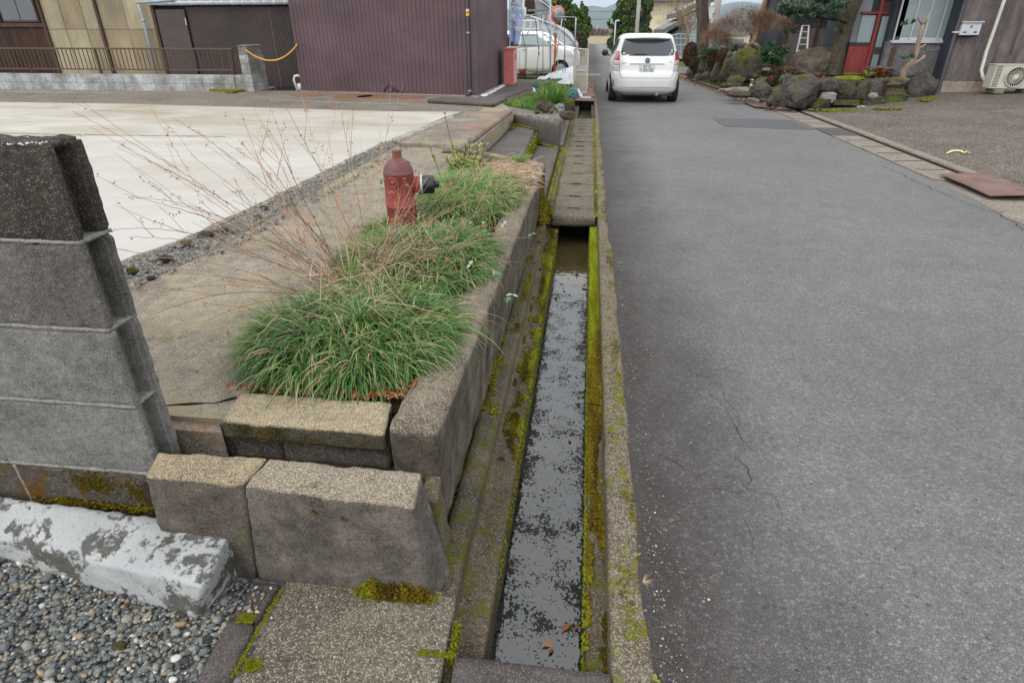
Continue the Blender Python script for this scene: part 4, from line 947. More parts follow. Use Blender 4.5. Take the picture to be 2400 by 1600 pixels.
# ------------------------------------------------------------------ block wall at the left
bw = empty('block_wall', (-1.6, 1.47, 0)); T(bw, 'grey concrete block wall end with grooved blocks and dark weathered top course', 'wall')
def block(x1, L, z0, z1, mat, seed, end=True, cell=0.012):
    # plan outline from the free end: two flanges round a shallow groove
    x0 = x1 - L
    prof = [(x1 - 0.004, 1.407), (x1, 1.411), (x1, 1.424), (x1 - 0.008, 1.427), (x1 - 0.009, 1.437), (x1 - 0.048, 1.445), (x1 - 0.050, 1.490), (x1 - 0.010, 1.498), (x1 - 0.009, 1.506), (x1 + 0.000, 1.510), (x1, 1.526), (x1 - 0.005, 1.531)] if end else [(x1, 1.407), (x1, 1.531)]
    nx = int(L / 0.02); front = [(x0 + L * i / nx, 1.407) for i in range(nx)]
    back = [(x1 - 0.006 - (L - .006) * i / 6, 1.531) for i in range(1, 7)]
    ring = front + prof + back; m = len(ring); nzz = int((z1 - z0) / 0.014); vs = []; fs = []
    for k in range(nzz + 1):
        t = k / nzz; z = z0 + (z1 - z0) * t
        inn = 0.0015 if k in (0, nzz) else 0.0
        for (x, y_) in ring:
            cy = 1.469; p = Vector((x, y_, z)); e = mnoise.fractal(p * 30 + Vector((seed, 0, 0)), .8, 2.1, 4) * 0.0022
            if k in (0, nzz): e -= max(0, mnoise.noise(p * 18)) * 0.008
            yy_ = y_ + (e if y_ > cy else -e); yy_ += (inn if y_ < cy else -inn); xx = x - (inn if x > x1 - 0.04 and end else 0) + (e if x > x1 - .04 else 0)
            vs.append((xx, yy_, z + (e * 1.2 if k == nzz else 0)))
    for k in range(nzz):
        for i in range(m): fs.append((k * m + i, k * m + (i + 1) % m, (k + 1) * m + (i + 1) % m, (k + 1) * m + i))
    fs += [tuple(range(m - 1, -1, -1)), tuple(nzz * m + i for i in range(m))]
    o = MB().add(vs, fs).obj('concrete_block', mat, bw, False); o.location = -bw.location
    return o
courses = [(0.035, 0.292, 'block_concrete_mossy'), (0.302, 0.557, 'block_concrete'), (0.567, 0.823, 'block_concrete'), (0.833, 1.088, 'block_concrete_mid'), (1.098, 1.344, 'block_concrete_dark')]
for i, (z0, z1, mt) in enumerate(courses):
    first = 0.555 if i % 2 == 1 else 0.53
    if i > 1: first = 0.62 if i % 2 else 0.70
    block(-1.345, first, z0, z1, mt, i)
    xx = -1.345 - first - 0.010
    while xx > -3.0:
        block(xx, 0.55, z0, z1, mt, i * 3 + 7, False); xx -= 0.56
# mortar between the courses and joints, a little ragged
for i, (z0, z1, mt) in enumerate(courses):
    zt = z1 if i < 4 else z0
    if i < 4:
        o = worn_block('mortar_bed', cbox(-3.0, -1.350 + (0.004 if i == 3 else 0), 1.4050, 1.533, z1 - 0.001, z1 + 0.011), 'mortar', bw, 0.012, 0.002, 0.003, i, 40); o.location = -bw.location
    first = 0.555 if i % 2 == 1 else 0.53
    if i > 1: first = 0.62 if i % 2 else 0.70
    o = worn_block('mortar_joint', cbox(-1.345 - first - 0.011, -1.345 - first + 0.001, 1.405, 1.53, z0, z1), 'mortar', bw, 0.012, 0.003, 0.003, i + 40, 30); o.location = -bw.location
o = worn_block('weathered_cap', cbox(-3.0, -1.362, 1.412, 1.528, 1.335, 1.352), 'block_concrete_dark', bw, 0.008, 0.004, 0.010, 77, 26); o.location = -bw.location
pp = [(-1.36 - abs(rnd.gauss(0, .2)), rnd.choice([rnd.gauss(1.420, .012), rnd.gauss(1.49, .03)]), 1.350) for _ in range(110)]
o = scatter('lichen_crumbs', pp, [U(.001, .0035) for _ in pp], 'pebble_white', seed=31, parent=bw); o.location = -bw.location; K(o, 'stuff')

# ------------------------------------------------------------------ planting bed
bedp = [(-1.20, 1.735), (-0.60, 1.72), (-0.55, 2.4), (-0.53, 5.9), (-0.62, 6.2), (-1.28, 6.6), (-1.20, 5.6), (-1.27, 4.8), (-1.36, 4.2), (-1.42, 3.6), (-1.38, 3.2), (-1.28, 2.8), (-1.30, 2.4), (-1.26, 2.0)]
K(MB().prism([(x, y_, 0.30) for x, y_ in bedp], (0, 0, 0.092)).obj('planting_bed', 'soil'))
K(MB().prism([(-20, 1.565, 0.2), (-1.20, 1.565, 0.2), (-1.31, 1.70, 0.2), (-1.50, 1.66, 0.2), (-20, 1.60, 0.2)], (0, 0, 0.165)).obj('sunken_slab', 'rust_edge_concrete'))
crack('slab_crack', [(-1.75, 1.62), (-1.50, 1.672), (-1.31, 1.715), (-1.25, 1.76)], 0.018, 0.3865, 'dark_hollow', 3, 14, 0.012)
def tufts(name, centres, per, lmin, lmax, wid, label, mat='grass_blade', seed=0, out=None, drop=(1.2, 2.3), tshift=0.0, el=(0.35, 1.45), tint_dead=0.14):
    g = np.random.default_rng(seed); R = []; D = []; Ls = []; Wd = []; Tn = []; Dr = []
    for (x, y_, z, s_) in centres:
        k = int(per * s_)
        a = g.uniform(0, 2 * np.pi, k)
        rr = g.uniform(0, 0.022, k)
        e = g.uniform(el[0], el[1], k)
        dx, dy = np.cos(a), np.sin(a)
        if out is not None:
            ox, oy = x - out[0], y_ - out[1]; on = math.hypot(ox, oy) + 1e-6
            dx = dx + ox / on * min(1.3, on * 3.2); dy = dy + oy / on * min(1.3, on * 3.2)
        nn = np.hypot(dx, dy)
        R.append(np.stack([x + np.cos(a) * rr, y_ + np.sin(a) * rr, np.full(k, z)], 1))
        D.append(np.stack([dx / nn * np.cos(e), dy / nn * np.cos(e), np.sin(e)], 1))
        Ls.append(g.uniform(lmin, lmax, k)); Wd.append(g.uniform(wid * 0.65, wid * 1.2, k))
        base = 0.30 + 0.3 * mnoise.noise(Vector((x * 5, y_ * 5, seed))) + tshift
        t = base + g.normal(0, 0.18, k); dead = g.random(k) < tint_dead; t = np.where(dead, g.uniform(0.80, 1.0, k), t.clip(0, 0.78)); Tn.append(t)
        Dr.append(g.uniform(drop[0], drop[1], k))
    o = blades(name, np.concatenate(R), np.concatenate(D), np.concatenate(Ls), np.concatenate(Wd), mat, None, np.concatenate(Tn), np.concatenate(Dr), 5, seed + 1)
    if label: T(o, *label)
    return o
def mound(n, poly_fn, h_fn, seed):
    g = random.Random(seed); out = []
    while len(out) < n:
        p = poly_fn(g)
        if p is None: continue
        out.append((p[0], p[1], h_fn(*p), g.uniform(0.7, 1.3)))
    return out
def ell_pt(cx, cy, rx, ry):
    def f(g):
        a = g.uniform(0, 2 * math.pi); r_ = math.sqrt(g.random()); x = cx + rx * r_ * math.cos(a); y_ = cy + ry * r_ * math.sin(a)
        return (x, y_) if x < -0.585 else None
    return f
c1 = mound(150, ell_pt(-0.93, 2.20, 0.355, 0.36), lambda x, y_: 0.385 + 0.09 * max(0, 1 - ((x + .93) / .4) ** 2 - ((y_ - 2.2) / .4) ** 2) * (.7 + .6 * mnoise.noise(Vector((x * 9, y_ * 9, 0)))), 1)
tufts('grass_clump', c1, 80, 0.10, 0.29, 0.0052, ('nearest big arching clump of dark green mondo grass behind the front curb stone', 'grass clump', 'mondo grass clumps in the bed'), seed=1, out=(-0.95, 2.25), tint_dead=0.20, tshift=.10)
c2 = mound(150, ell_pt(-0.86, 3.10, 0.34, 0.46), lambda x, y_: 0.39 + 0.07 * max(0, 1 - ((x + .86) / .4) ** 2 - ((y_ - 3.1) / .55) ** 2), 2)
tufts('grass_clump', c2, 75, 0.13, 0.27, 0.0058, ('middle clump of mondo grass under the bare stems left of the wall top', 'grass clump', 'mondo grass clumps in the bed'), seed=2, out=(-0.9, 3.15), tshift=0.16, tint_dead=0.18)
c3 = mound(170, ell_pt(-0.90, 4.62, 0.34, 0.72), lambda x, y_: 0.40 + 0.06 * max(0, 1 - ((x + .9) / .4) ** 2 - ((y_ - 4.6) / .8) ** 2), 3)
tufts('grass_clump', c3, 75, 0.12, 0.24, 0.0055, ('far clump of brighter green grass right beside the red hydrant', 'grass clump', 'mondo grass clumps in the bed'), seed=3, out=(-0.95, 4.6), tshift=0.28, tint_dead=0.2)
c4 = mound(70, ell_pt(-1.28, 3.55, 0.16, 0.55), lambda x, y_: 0.39, 4)
tufts('grass_clump', c4, 60, 0.07, 0.17, 0.0045, ('sparse low tufts of grass around the foot of the red hydrant', 'grass clump', 'mondo grass clumps in the bed'), seed=4, tshift=0.1, tint_dead=0.3)
# dry cut grass at the far end of the bed
g = np.random.default_rng(5); n = 5200
cx = -0.70 + g.normal(0, .12, n); cy = 5.35 + g.normal(0, .26, n); cy = np.where(g.random(n) < .3, cy - .5 * g.random(n), cy); cx = np.clip(cx, -1.05, -0.43)
a = g.uniform(0, 2 * np.pi, n)
K(blades('cut_straw', np.stack([cx, cy, 0.465 + g.uniform(0, .06, n)], 1), np.stack([np.cos(a), np.sin(a), g.normal(0, .12, n)], 1), g.uniform(.05, .16, n), g.uniform(.003, .006, n), 'straw', None, g.random(n), g.uniform(-.1, .5, n), 5, 6), 'stuff')
tufts('grass_tuft', mound(14, ell_pt(-0.62, 5.85, .07, .07), lambda x, y_: .44, 9), 40, .08, .15, .006, ('small bright green tuft at the far right corner of the bed', 'grass tuft'), seed=9, tshift=.4, el=(.8, 1.5), drop=(.2, .8), tint_dead=.02)
# long loose yellowing leaves hanging over the wall
g = np.random.default_rng(8); n = 16
o = blades('overhanging_leaves', np.stack([np.full(n, -0.66) + g.normal(0, .012, n), 2.42 + g.normal(0, .02, n), np.full(n, .43)], 1), np.stack([np.full(n, 1.0), g.uniform(-.75, .15, n), g.uniform(.15, .6, n)], 1), g.uniform(.24, .44, n), np.full(n, .006), 'grass_blade', None, np.where(g.random(n) < .3, .84, .68), g.uniform(.7, 1.25, n), 5, 9)
T(o, 'long arching yellow green leaves hanging over the wall above the ditch', 'leaves')
tufts('broad_leaf_tuft', [(-1.135, 2.62, .44, 1), (-1.10, 2.60, .44, 1)], 8, .13, .24, .012, ('upright broad yellow green leaves at the foot of the bare shrub', 'leaves'), seed=12, el=(1.2, 1.5), drop=(.0, .25), tshift=.5, tint_dead=0)
tufts('grass_tuft', [(-0.66, 3.55, .42, 1), (-0.62, 3.62, .42, 1)], 26, .09, .17, .009, ('bright fresh green tuft near the wall top below the stems', 'grass tuft'), seed=13, tshift=.4, el=(.7, 1.5), tint_dead=0)
# dry stems and thatch lying on the clumps round the shrub's foot
g = np.random.default_rng(44); n = 700; a = g.uniform(0, 2 * np.pi, n); cx = -.98 + g.normal(0, .17, n); cy = 2.75 + g.normal(0, .42, n); ok = (cx < -.60) & (cx > -1.32) & (cy > 1.95) & (cy < 4.2); cx, cy, a = cx[ok], cy[ok], a[ok]; n = len(cx)
K(blades('dry_thatch', np.stack([cx, cy, .50 + g.uniform(0, .10, n)], 1), np.stack([np.cos(a), np.sin(a) * .8, g.normal(.12, .25, n)], 1), g.uniform(.06, .22, n), g.uniform(.002, .004, n), 'straw', None, g.random(n), g.uniform(-.2, .9, n), 5, 45), 'stuff')
# fallen leaves along the bed edge
def leaf_litter(name, pts, smin, smax, mat='dead_leaf', seed=0, thin=True):
    g = np.random.default_rng(seed); n = len(pts); c = np.array([tuple(p) for p in pts])
    a = g.normal(size=(n, 3)); a[:, 2] *= .35; a /= np.linalg.norm(a, axis=1, keepdims=True)
    b = np.cross(a, np.stack([g.normal(0, .4, n), g.normal(0, .4, n), np.ones(n)], 1)); b /= np.linalg.norm(b, axis=1, keepdims=True)
    s = g.uniform(smin, smax, n)[:, None]; up = np.array([0, 0, 1.0])
    V = np.stack([c - a * s, c - a * s * .3 + b * s * .38 + up * s * .18, c + a * s * .4 + b * s * .3 + up * s * .15, c + a * s, c + a * s * .4 - b * s * .3 + up * s * .2, c - a * s * .3 - b * s * .38 + up * s * .12], 1)
    F = (np.array([[0, 1, 2, 3], [0, 3, 4, 5]])[None] + (np.arange(n) * 6)[:, None, None]).reshape(-1, 4)
    return K(np_mesh(name, V, F, mat, None, np.repeat(g.random(n), 6)), 'stuff')
pts = []
for _ in range(150): pts.append((U(-1.28, -.62), 1.735 + abs(rnd.gauss(0, .03)), .437))
for _ in range(120): pts.append((rnd.gauss(-.66, .045), 1.745 + abs(rnd.gauss(0, .04)), .44))
for _ in range(200): pts.append((-.60 + rnd.gauss(0, .03), U(1.8, 3.9), .452))
for _ in range(120): pts.append((U(-1.4, -.6), U(2.2, 4.0), .50))
for _ in range(70): pts.append((-.436 + rnd.gauss(0, .006), U(1.6, 4.6), -.072 if U(0, 1) > .3 else -.03))
for _ in range(50): pts.append((-1.5 + rnd.gauss(0, .05), U(1.9, 4.6), .392))
leaf_litter('leaf_litter', pts, .007, .017, seed=5)
for i, (px, py, s_) in enumerate(((1285, 1510, .026), (1292, 1525, .018), (1326, 1470, .024), (1352, 1468, .02), (1168, 1475, .018), (1198, 1332, .012), (1224, 1155, .012), (1274, 1145, .010), (1365, 1115, .011), (1205, 1320, .010), (1140, 1330, .012), (1055, 1235, .014))):
    z_ = -.297 if px > 1160 else -.09
    o = leaf_litter('fallen_leaf', [G(px, py, z_)], s_, s_, seed=60 + i); del o['kind']
    T(o, ['large orange brown leaf floating near the bottom of the ditch water', 'small leaf touching the large orange leaf in the water', 'narrow brown leaf in the water near the right ledge', 'reddish leaf lying against the right mossy ledge', 'twig like brown leaf at the left edge of the water', 'tiny red leaf on the left water edge half way', 'small red leaf beside the left channel wall', 'tiny orange leaf in the middle of the ditch', 'small brown leaf on the right ledge moss', 'small leaf above the twig like leaf on the water edge', 'dry leaf lying on the lower concrete ledge', 'dry leaf in the seam at the wall foot'][i], 'fallen leaf')
# orange leaf drift on the far verges
pts = [(4.1 - (y_ - 16) * .055 + rnd.gauss(.05, .12), y_, .012) for y_ in [U(15, 30) for _ in range(900)]] + [(U(-.1, .22), U(18.5, 26), .02) for _ in range(220)]
leaf_litter('leaf_drift', pts, .02, .05, seed=6)
pts = [G(px + rnd.gauss(0, 12), py + rnd.gauss(0, 3), .03) for px, py in [rnd.choice([(2320, 415), (2335, 420), (2300, 408)]) for _ in range(40)]]
leaf_litter('corner_leaves', pts, .015, .03, seed=7)

# ------------------------------------------------------------------ bare beautyberry shrub
sh = empty('bare_shrub', (-1.12, 2.6, .42)); T(sh, 'leafless spreading shrub with long thin stems and tiny dry berries above the grass', 'shrub')
stems = MB(); stint = []
husk_p = []; husk_t = []
def seg_add(pts, r0, r1, t):
    n0 = len(stems.v); m = len(pts); stems.tube(pts, [r0 + (r1 - r0) * i / (m - 1) for i in range(m)], 5); stint.extend([t] * (len(stems.v) - n0))
def stem(p0, p1, r0, r1, bend, t, husk=0.25, twigs=2, lev=0):
    p0, p1 = Vector(p0), Vector(p1); L = (p1 - p0).length; m = max(6, int(L / .04)); pts = []
    side = Vector((rnd.gauss(0, 1), rnd.gauss(0, 1), rnd.gauss(0, .5))).normalized()
    for i in range(m + 1):
        u = i / m; p = p0.lerp(p1, u) + Vector((0, 0, 1)) * bend * L * 4 * u * (1 - u) + side * L * .022 * mnoise.noise(Vector((u * 3, t * 30, lev))) + Vector((0, 0, 1)) * L * .004 * (abs((u * m) % 2 - 1))
        pts.append(p)
    seg_add(pts, r0, r1, t)
    for i in range(3, m + 1):
        if U(0, 1) < husk and pts[i].z > .42:
            for _ in range(rnd.randint(1, 4)):
                husk_p.append(pts[i] + Vector((rnd.gauss(0, .006), rnd.gauss(0, .006), rnd.gauss(0, .006)))); husk_t.append(U(0, .8) if U(0, 1) < .93 else U(.86, 1))
    if lev < 2:
        for _ in range(twigs):
            i = rnd.randint(int(m * .35), m - 1); d = (p1 - p0).normalized(); q = Vector((rnd.gauss(0, 1), rnd.gauss(0, 1), abs(rnd.gauss(0, .6))))
            d2 = (d + q.normalized() * .55).normalized(); LL = L * U(.12, .34)
            stem(pts[i], pts[i] + d2 * LL, r0 * .5, r1 * .7, U(-.02, .05), min(1, t + .15), husk, 1, lev + 1)
B0 = Vector((-1.10, 2.62, .43))
# tips measured from the picture: px, py, depth
tips = [(165, 262, 2.9), (205, 300, 2.85), (290, 345, 2.8), (320, 395, 2.75), (290, 455, 2.55), (310, 462, 2.6), (455, 305, 3.1), (470, 310, 3.0), (450, 362, 2.9), (560, 330, 3.2), (575, 328, 3.3), (625, 300, 3.4), (640, 205, 3.2), (707, 225, 3.3), (585, 240, 3.3), (605, 355, 3.3), (800, 265, 3.5), (765, 300, 3.4), (945, 200, 3.7), (820, 300, 3.5), (905, 345, 3.7), (1010, 340, 3.4), (960, 380, 3.5),
        (265, 540, 2.35), (310, 600, 2.3), (300, 555, 2.4), (345, 740, 2.05), (350, 690, 2.15), (360, 640, 2.3), (480, 560, 2.5), (565, 655, 2.4), (500, 590, 2.5), (470, 760, 2.05), (575, 770, 2.0), (640, 480, 3.0), (620, 420, 3.1), (700, 420, 3.2), (545, 470, 2.9), (520, 430, 2.9), (400, 480, 2.7),
        (1130, 405, 3.5), (1140, 410, 3.6), (1195, 455, 3.4), (1190, 480, 3.2), (1160, 500, 3.3), (1250, 560, 2.9), (1230, 615, 2.8), (1175, 560, 3.0), (1110, 520, 3.0), (1080, 470, 3.3), (1215, 530, 3.0), (1085, 640, 2.6), (1000, 460, 3.3), (860, 420, 3.4), (880, 470, 3.3), (780, 400, 3.3), (740, 380, 3.2), (1000, 420, 3.6), (1040, 380, 3.8), (680, 560, 2.7), (900, 560, 2.8), (1060, 560, 2.8)]
for i, (x, y_, Y) in enumerate(tips):
    root = B0 + Vector((rnd.gauss(0, .045), rnd.gauss(0, .10), 0))
    if y_ > 560: root = B0 + Vector((rnd.gauss(0, .05), -.12 + rnd.gauss(0, .05), .02))
    tip = P(x * 1.0, y_ * 1.0, Y) if y_ < 900 else P(x, y_, Y)
    bend = U(.05, .12) if y_ > 450 or x > 1050 else U(-.01, .05)
    stem(root, tip, U(.0020, .0036), .0009, bend, U(0, .9), .22, 2)
for i in range(18):
    a = U(0, 2 * math.pi); stem(B0 + Vector((rnd.gauss(0, .04), rnd.gauss(0, .08), -.02)), B0 + Vector((math.cos(a) * U(.1, .45), math.sin(a) * U(.1, .45), U(.1, .45))), .0025, .001, U(0, .08), U(.3, 1), .1, 2)
for (a, b) in (((735, 712), (655, 735)), ((730, 715), (790, 770)), ((735, 712), (740, 600)), ((820, 600), (1010, 780)), ((820, 610), (850, 690)), ((870, 735), (850, 640)), ((760, 680), (600, 760)), ((860, 690), (1080, 740))):
    stem(P(*[c_ * 1.02 for c_ in a], 2.2), P(*[c_ * 1.02 for c_ in b], 2.3), .0028, .0014, .02, .95, .0, 0)
o = np_mesh('stem', np.array([tuple(v) for v in stems.v]), np.array([f for f in stems.f if len(f) == 4]), 'shrub_stem', sh, np.array(stint), True); o.location = -sh.location; K(o, 'stuff')
for (x, y_, Y) in ((548, 450, 2.9), (560, 448, 2.95), (420, 498, 2.7), (408, 505, 2.7), (533, 478, 2.9), (548, 505, 2.9), (558, 545, 2.85), (380, 525, 2.65), (500, 448, 2.95), (1025, 520, 3.0), (1200, 600, 2.8), (950, 510, 3.1), (1010, 520, 3.0), (1245, 575, 2.85)):
    for _ in range(5): husk_p.append(P(x, y_, Y) + Vector((rnd.gauss(0, .008), 0, rnd.gauss(0, .008)))); husk_t.append(U(.88, 1))
o = scatter('berry', husk_p, [U(.0022, .0042) for _ in husk_p], 'seed_husk', seed=33, tint=np.array(husk_t), parent=sh); o.location = -sh.location; K(o, 'stuff')
def leafm(mb, c, d, L, w, fold=.25):
    d = Vector(d).normalized(); s = d.cross(Vector((0.1, -.4, 1))).normalized(); n = s.cross(d)
    c = Vector(c); pts = [c]
    for t, ww in ((.2, .6), (.5, 1), (.8, .6)): pts += [c + d * L * t + s * w * ww + n * w * fold * ww, c + d * L * t + n * 0, c + d * L * t - s * w * ww + n * w * fold * ww]
    pts.append(c + d * L)
    mb.add(pts, [(0, 1, 2), (0, 2, 3), (1, 4, 5, 2), (2, 5, 6, 3), (4, 7, 8, 5), (5, 8, 9, 6), (7, 10, 8), (8, 10, 9)])
for i, (x, y_, Y, m_) in enumerate(((722, 328, 3.25, 'yellow_leaf'), (730, 358, 3.25, 'green_leaf'), (820, 395, 3.3, 'green_leaf'), (828, 412, 3.3, 'green_leaf'), (652, 452, 3.0, 'green_leaf'), (675, 470, 3.0, 'green_leaf'), (590, 490, 2.9, 'green_leaf'), (598, 508, 2.9, 'green_leaf'), (735, 515, 2.9, 'yellow_leaf'), (1190, 695, 2.35, 'green_leaf'), (1200, 690, 2.35, 'silver_leaf'), (1160, 640, 2.5, 'green_leaf'), (1100, 620, 2.6, 'silver_leaf'), (1155, 630, 2.5, 'silver_leaf'), (1245, 548, 2.95, 'green_leaf'), (1105, 535, 3.2, 'silver_leaf'), (1135, 520, 3.2, 'silver_leaf'), (1180, 525, 3.1, 'silver_leaf'), (1098, 525, 3.2, 'silver_leaf'), (960, 380, 3.9, 'silver_leaf'), (905, 405, 3.8, 'green_leaf'), (895, 420, 3.8, 'green_leaf'), (780, 450, 3.2, 'green_leaf'), (840, 478, 3.2, 'silver_leaf'), (950, 430, 3.7, 'green_leaf'), (890, 440, 3.5, 'green_leaf'), (925, 330, 3.9, 'green_leaf'))):
    mb = MB(); c = P(x, y_, Y)
    for _ in range(rnd.randint(1, 2)): leafm(mb, c, (rnd.gauss(.4, .7), rnd.gauss(-.2, .5), rnd.gauss(-.2, .5)), U(.022, .036), U(.007, .011))
    o = mb.obj('leaf', m_, sh); o.location = -sh.location
# yellow green privet sprout at the far end of the bed
pv = empty('privet_sprout', (-1.13, 5.7, .42)); T(pv, 'small yellow green leafy shrub sprouting at the far end of the grass bed', 'shrub')
sm = MB(); V_ = []; tn = []; lf = MB()
for i in range(22):
    a = U(0, 6.28); b0 = Vector((-1.13 + rnd.gauss(0, .1), 5.7 + rnd.gauss(0, .1), .40)); b1 = b0 + Vector((math.cos(a) * U(.02, .22), math.sin(a) * .15, U(.12, .34) if i else .55))
    pts = [b0.lerp(b1, k / 6) + Vector((0, 0, .02 * math.sin(k))) for k in range(7)]; sm.tube(pts, .0028, 5)
    for k in range(2, 7):
        for _ in range(3): leafm(lf, pts[k] + Vector((rnd.gauss(0, .01), rnd.gauss(0, .01), 0)), (rnd.gauss(0, 1), rnd.gauss(0, 1), rnd.gauss(.4, .4)), U(.03, .05), U(.008, .013))
for o in (sm.obj('stem', 'brown_frame', pv), K(lf.obj('foliage', 'yellow_leaf', pv), 'stuff')): o.location = -pv.location
tufts('grass_tuft', mound(30, ell_pt(-1.12, 5.75, .16, .16), lambda x, y_: .41, 10), 45, .08, .2, .007, ('dense olive yellow leaves around the foot of the small leafy shrub', 'grass tuft'), seed=14, tshift=.45, tint_dead=.25)

# ------------------------------------------------------------------ red hydrant stand
hy = empty('hydrant', (-1.215, 3.88, .38)); T(hy, 'rusty red bottle shaped hydrant post with a black hose cap standing in the grass', 'hydrant')
def ho(o): o.location = -hy.location; return o
hx, hyy = -1.215, 3.88
ho(MB().lathe([(.096, .36), (.098, .40), (.098, .56), (.1015, .565), (.1015, .572), (.099, .578), (.0985, .774), (.1010, .778), (.1010, .784), (.098, .788), (.094, .808), (.084, .832), (.068, .852), (.050, .865), (.038, .872), (.032, .880)], (hx, hyy, 0), 40).obj('body', 'red_hydrant_paint', hy, True))
ho(MB().lathe([(.030, .872), (.030, .922), (.028, .926), (.0, .926)], (hx, hyy, 0), 24).obj('spindle_cap', 'rusty_cover', hy, False, .002))
ax = Vector((.96, .22, 0)).normalized(); ca = Vector((hx, hyy, .70))
ho(MB().lathe([(.052, .06), (.054, .125), (.062, .127), (.062, .135), (.058, .137)], ca, 28, ax).obj('outlet', 'red_hydrant_paint', hy, True))
ho(MB().lathe([(.063, .137), (.066, .139), (.066, .152), (.063, .154)], ca, 28, ax).obj('coupling_ring', 'galvanized', hy, False, .001))
cp = ho(MB().lathe([(.058, .154), (.060, .158), (.059, .222), (.056, .230), (.020, .232)], ca, 32, ax).obj('hose_cap', 'black_plastic', hy, True))
MB().lathe([(.022, .230), (.024, .236), (.024, .256), (.018, .263), (.002, .264)], ca, 20, ax).obj('cap_knob', 'black_plastic', cp, True)
ho(MB().lathe([(.036, .0), (.036, .006), (.028, .008), (.026, .003), (.018, .003), (.016, .007), (.001, .007)], (hx - .012, hyy - .0975, .735), 28, (-.1, -1, .0)).obj('raised_emblem', 'red_hydrant_paint', hy, True))
pp = [(hx - .03 + rnd.gauss(0, .022), 0, .675 + rnd.gauss(0, .011)) for _ in range(90)]
pp = [(x, hyy - math.sqrt(max(0, .0993 ** 2 - (x - hx) ** 2)), z) for x, _, z in pp]
ho(K(scatter('paint_flakes', pp, [U(.001, .003) for _ in pp], 'pale_red_paint', seed=41, parent=hy), 'stuff'))
T(rock('charred_litter', (-.62, 3.72, .455), (.07, .06, .025), 'charcoal', 51, base=ICO2, ang=0.2), 'small heap of dark shrivelled leaves on the wall top', 'leaf heap')
# dry weed in the road edge and small sprouts
g = np.random.default_rng(15); n = 14; a = g.uniform(-1.2, 1.2, n)
o = blades('dry_weed', np.tile(np.array(tuple(G(1506, 1362, .004))), (n, 1)), np.stack([np.cos(a), np.sin(a), g.uniform(.1, .5, n)], 1), g.uniform(.02, .06, n), np.full(n, .0016), 'straw', None, g.random(n), g.uniform(0, .8, n), 5, 15); T(o, 'tiny dry pinkish weed growing at the asphalt edge', 'weed')
g = np.random.default_rng(16)
def sprout(px, py, z, lab, n=12, L=.012):
    mb = MB(); c = G(px, py, z)
    for _ in range(n): leafm(mb, c + Vector((rnd.gauss(0, .004), rnd.gauss(0, .004), .002)), (rnd.gauss(0, 1), rnd.gauss(0, 1), U(.2, 1)), L, L * .35)
    T(mb.obj('seedling', 'yellow_leaf'), lab, 'seedling')
sprout(1535, 1590, .004, 'tiny green seedling at the bottom end of the asphalt edge')
sprout(1412, 1130, -.09, 'tiny pale green seedling on the right mossy ledge', 6, .008)
sprout(1497, 1300, .004, 'small weed between strip and asphalt half way', 8, .008)

# ------------------------------------------------------------------ far left: fence, gate pillar, sheds
def rect(mb, a, b, Y, d=0.05):     # upright box face from picture top-left a to bottom-right b on plane Y, depth d backwards
    p, q = P(*a, Y), P(*b, Y)
    return mb.box(min(p.x, q.x), max(p.x, q.x), Y, Y + d, min(p.z, q.z), max(p.z, q.z))
def loc(o, root):
    o.location = -root.location; return o
fw = empty('fence_wall', (-11, 14, .4)); T(fw, 'low grey white block wall stained dark along the top under the brown railing', 'wall')
bm_ = None
for row, (z0, z1) in enumerate(((.385, .547), (.553, .737))):
    x = -8.0 - 0.02; i = 0
    while x > -17.2:
        if bm_ is None or row != bm_[1]:
            o = MB().box(-.386, 0, 0, .15, z0, z1).obj('concrete_block', 'fence_block', None, False, .004); bm_ = (o.data, row); o.parent = fw
        else:
            o = bpy.data.objects.new('concrete_block', bm_[0]); COL.objects.link(o); o.parent = fw
            b = o.modifiers.new('bevel', 'BEVEL'); b.width = .004
        o.location = Vector((x, 13.93, 0)) - fw.location; x -= .392; i += 1
loc(MB().box(-17.2, -8.02, 13.945, 14.07, .39, .733).obj('mortar', 'fence_cap', fw), fw)
rl = empty('railing', (-11, 14, .74)); T(rl, 'brown metal railing with thin upright bars on top of the low block wall', 'railing')
loc(MB().box(-17.2, -7.95, 13.98, 14.02, 1.250, 1.285).obj('top_rail', 'dark_rail', rl, False, .004), rl)
loc(MB().box(-17.2, -7.95, 13.985, 14.015, .822, .850).obj('bottom_rail', 'dark_rail', rl, False, .004), rl)
me_ = MB().box(-.007, .007, -.007, .007, .85, 1.25).mesh('baluster'); me_.materials.append(MT['dark_rail'])
x = -8.05
while x > -17:
    o = bpy.data.objects.new('baluster', me_); COL.objects.link(o); o.parent = rl; o.location = Vector((x, 14, 0)) - rl.location; x -= .105
for px in (223, 383, 540, 60):
    xx = P(px, 120, 14).x; loc(MB().box(xx - .02, xx + .02, 13.985, 14.025, .737, 1.26).obj('post', 'brown_frame', rl), rl)
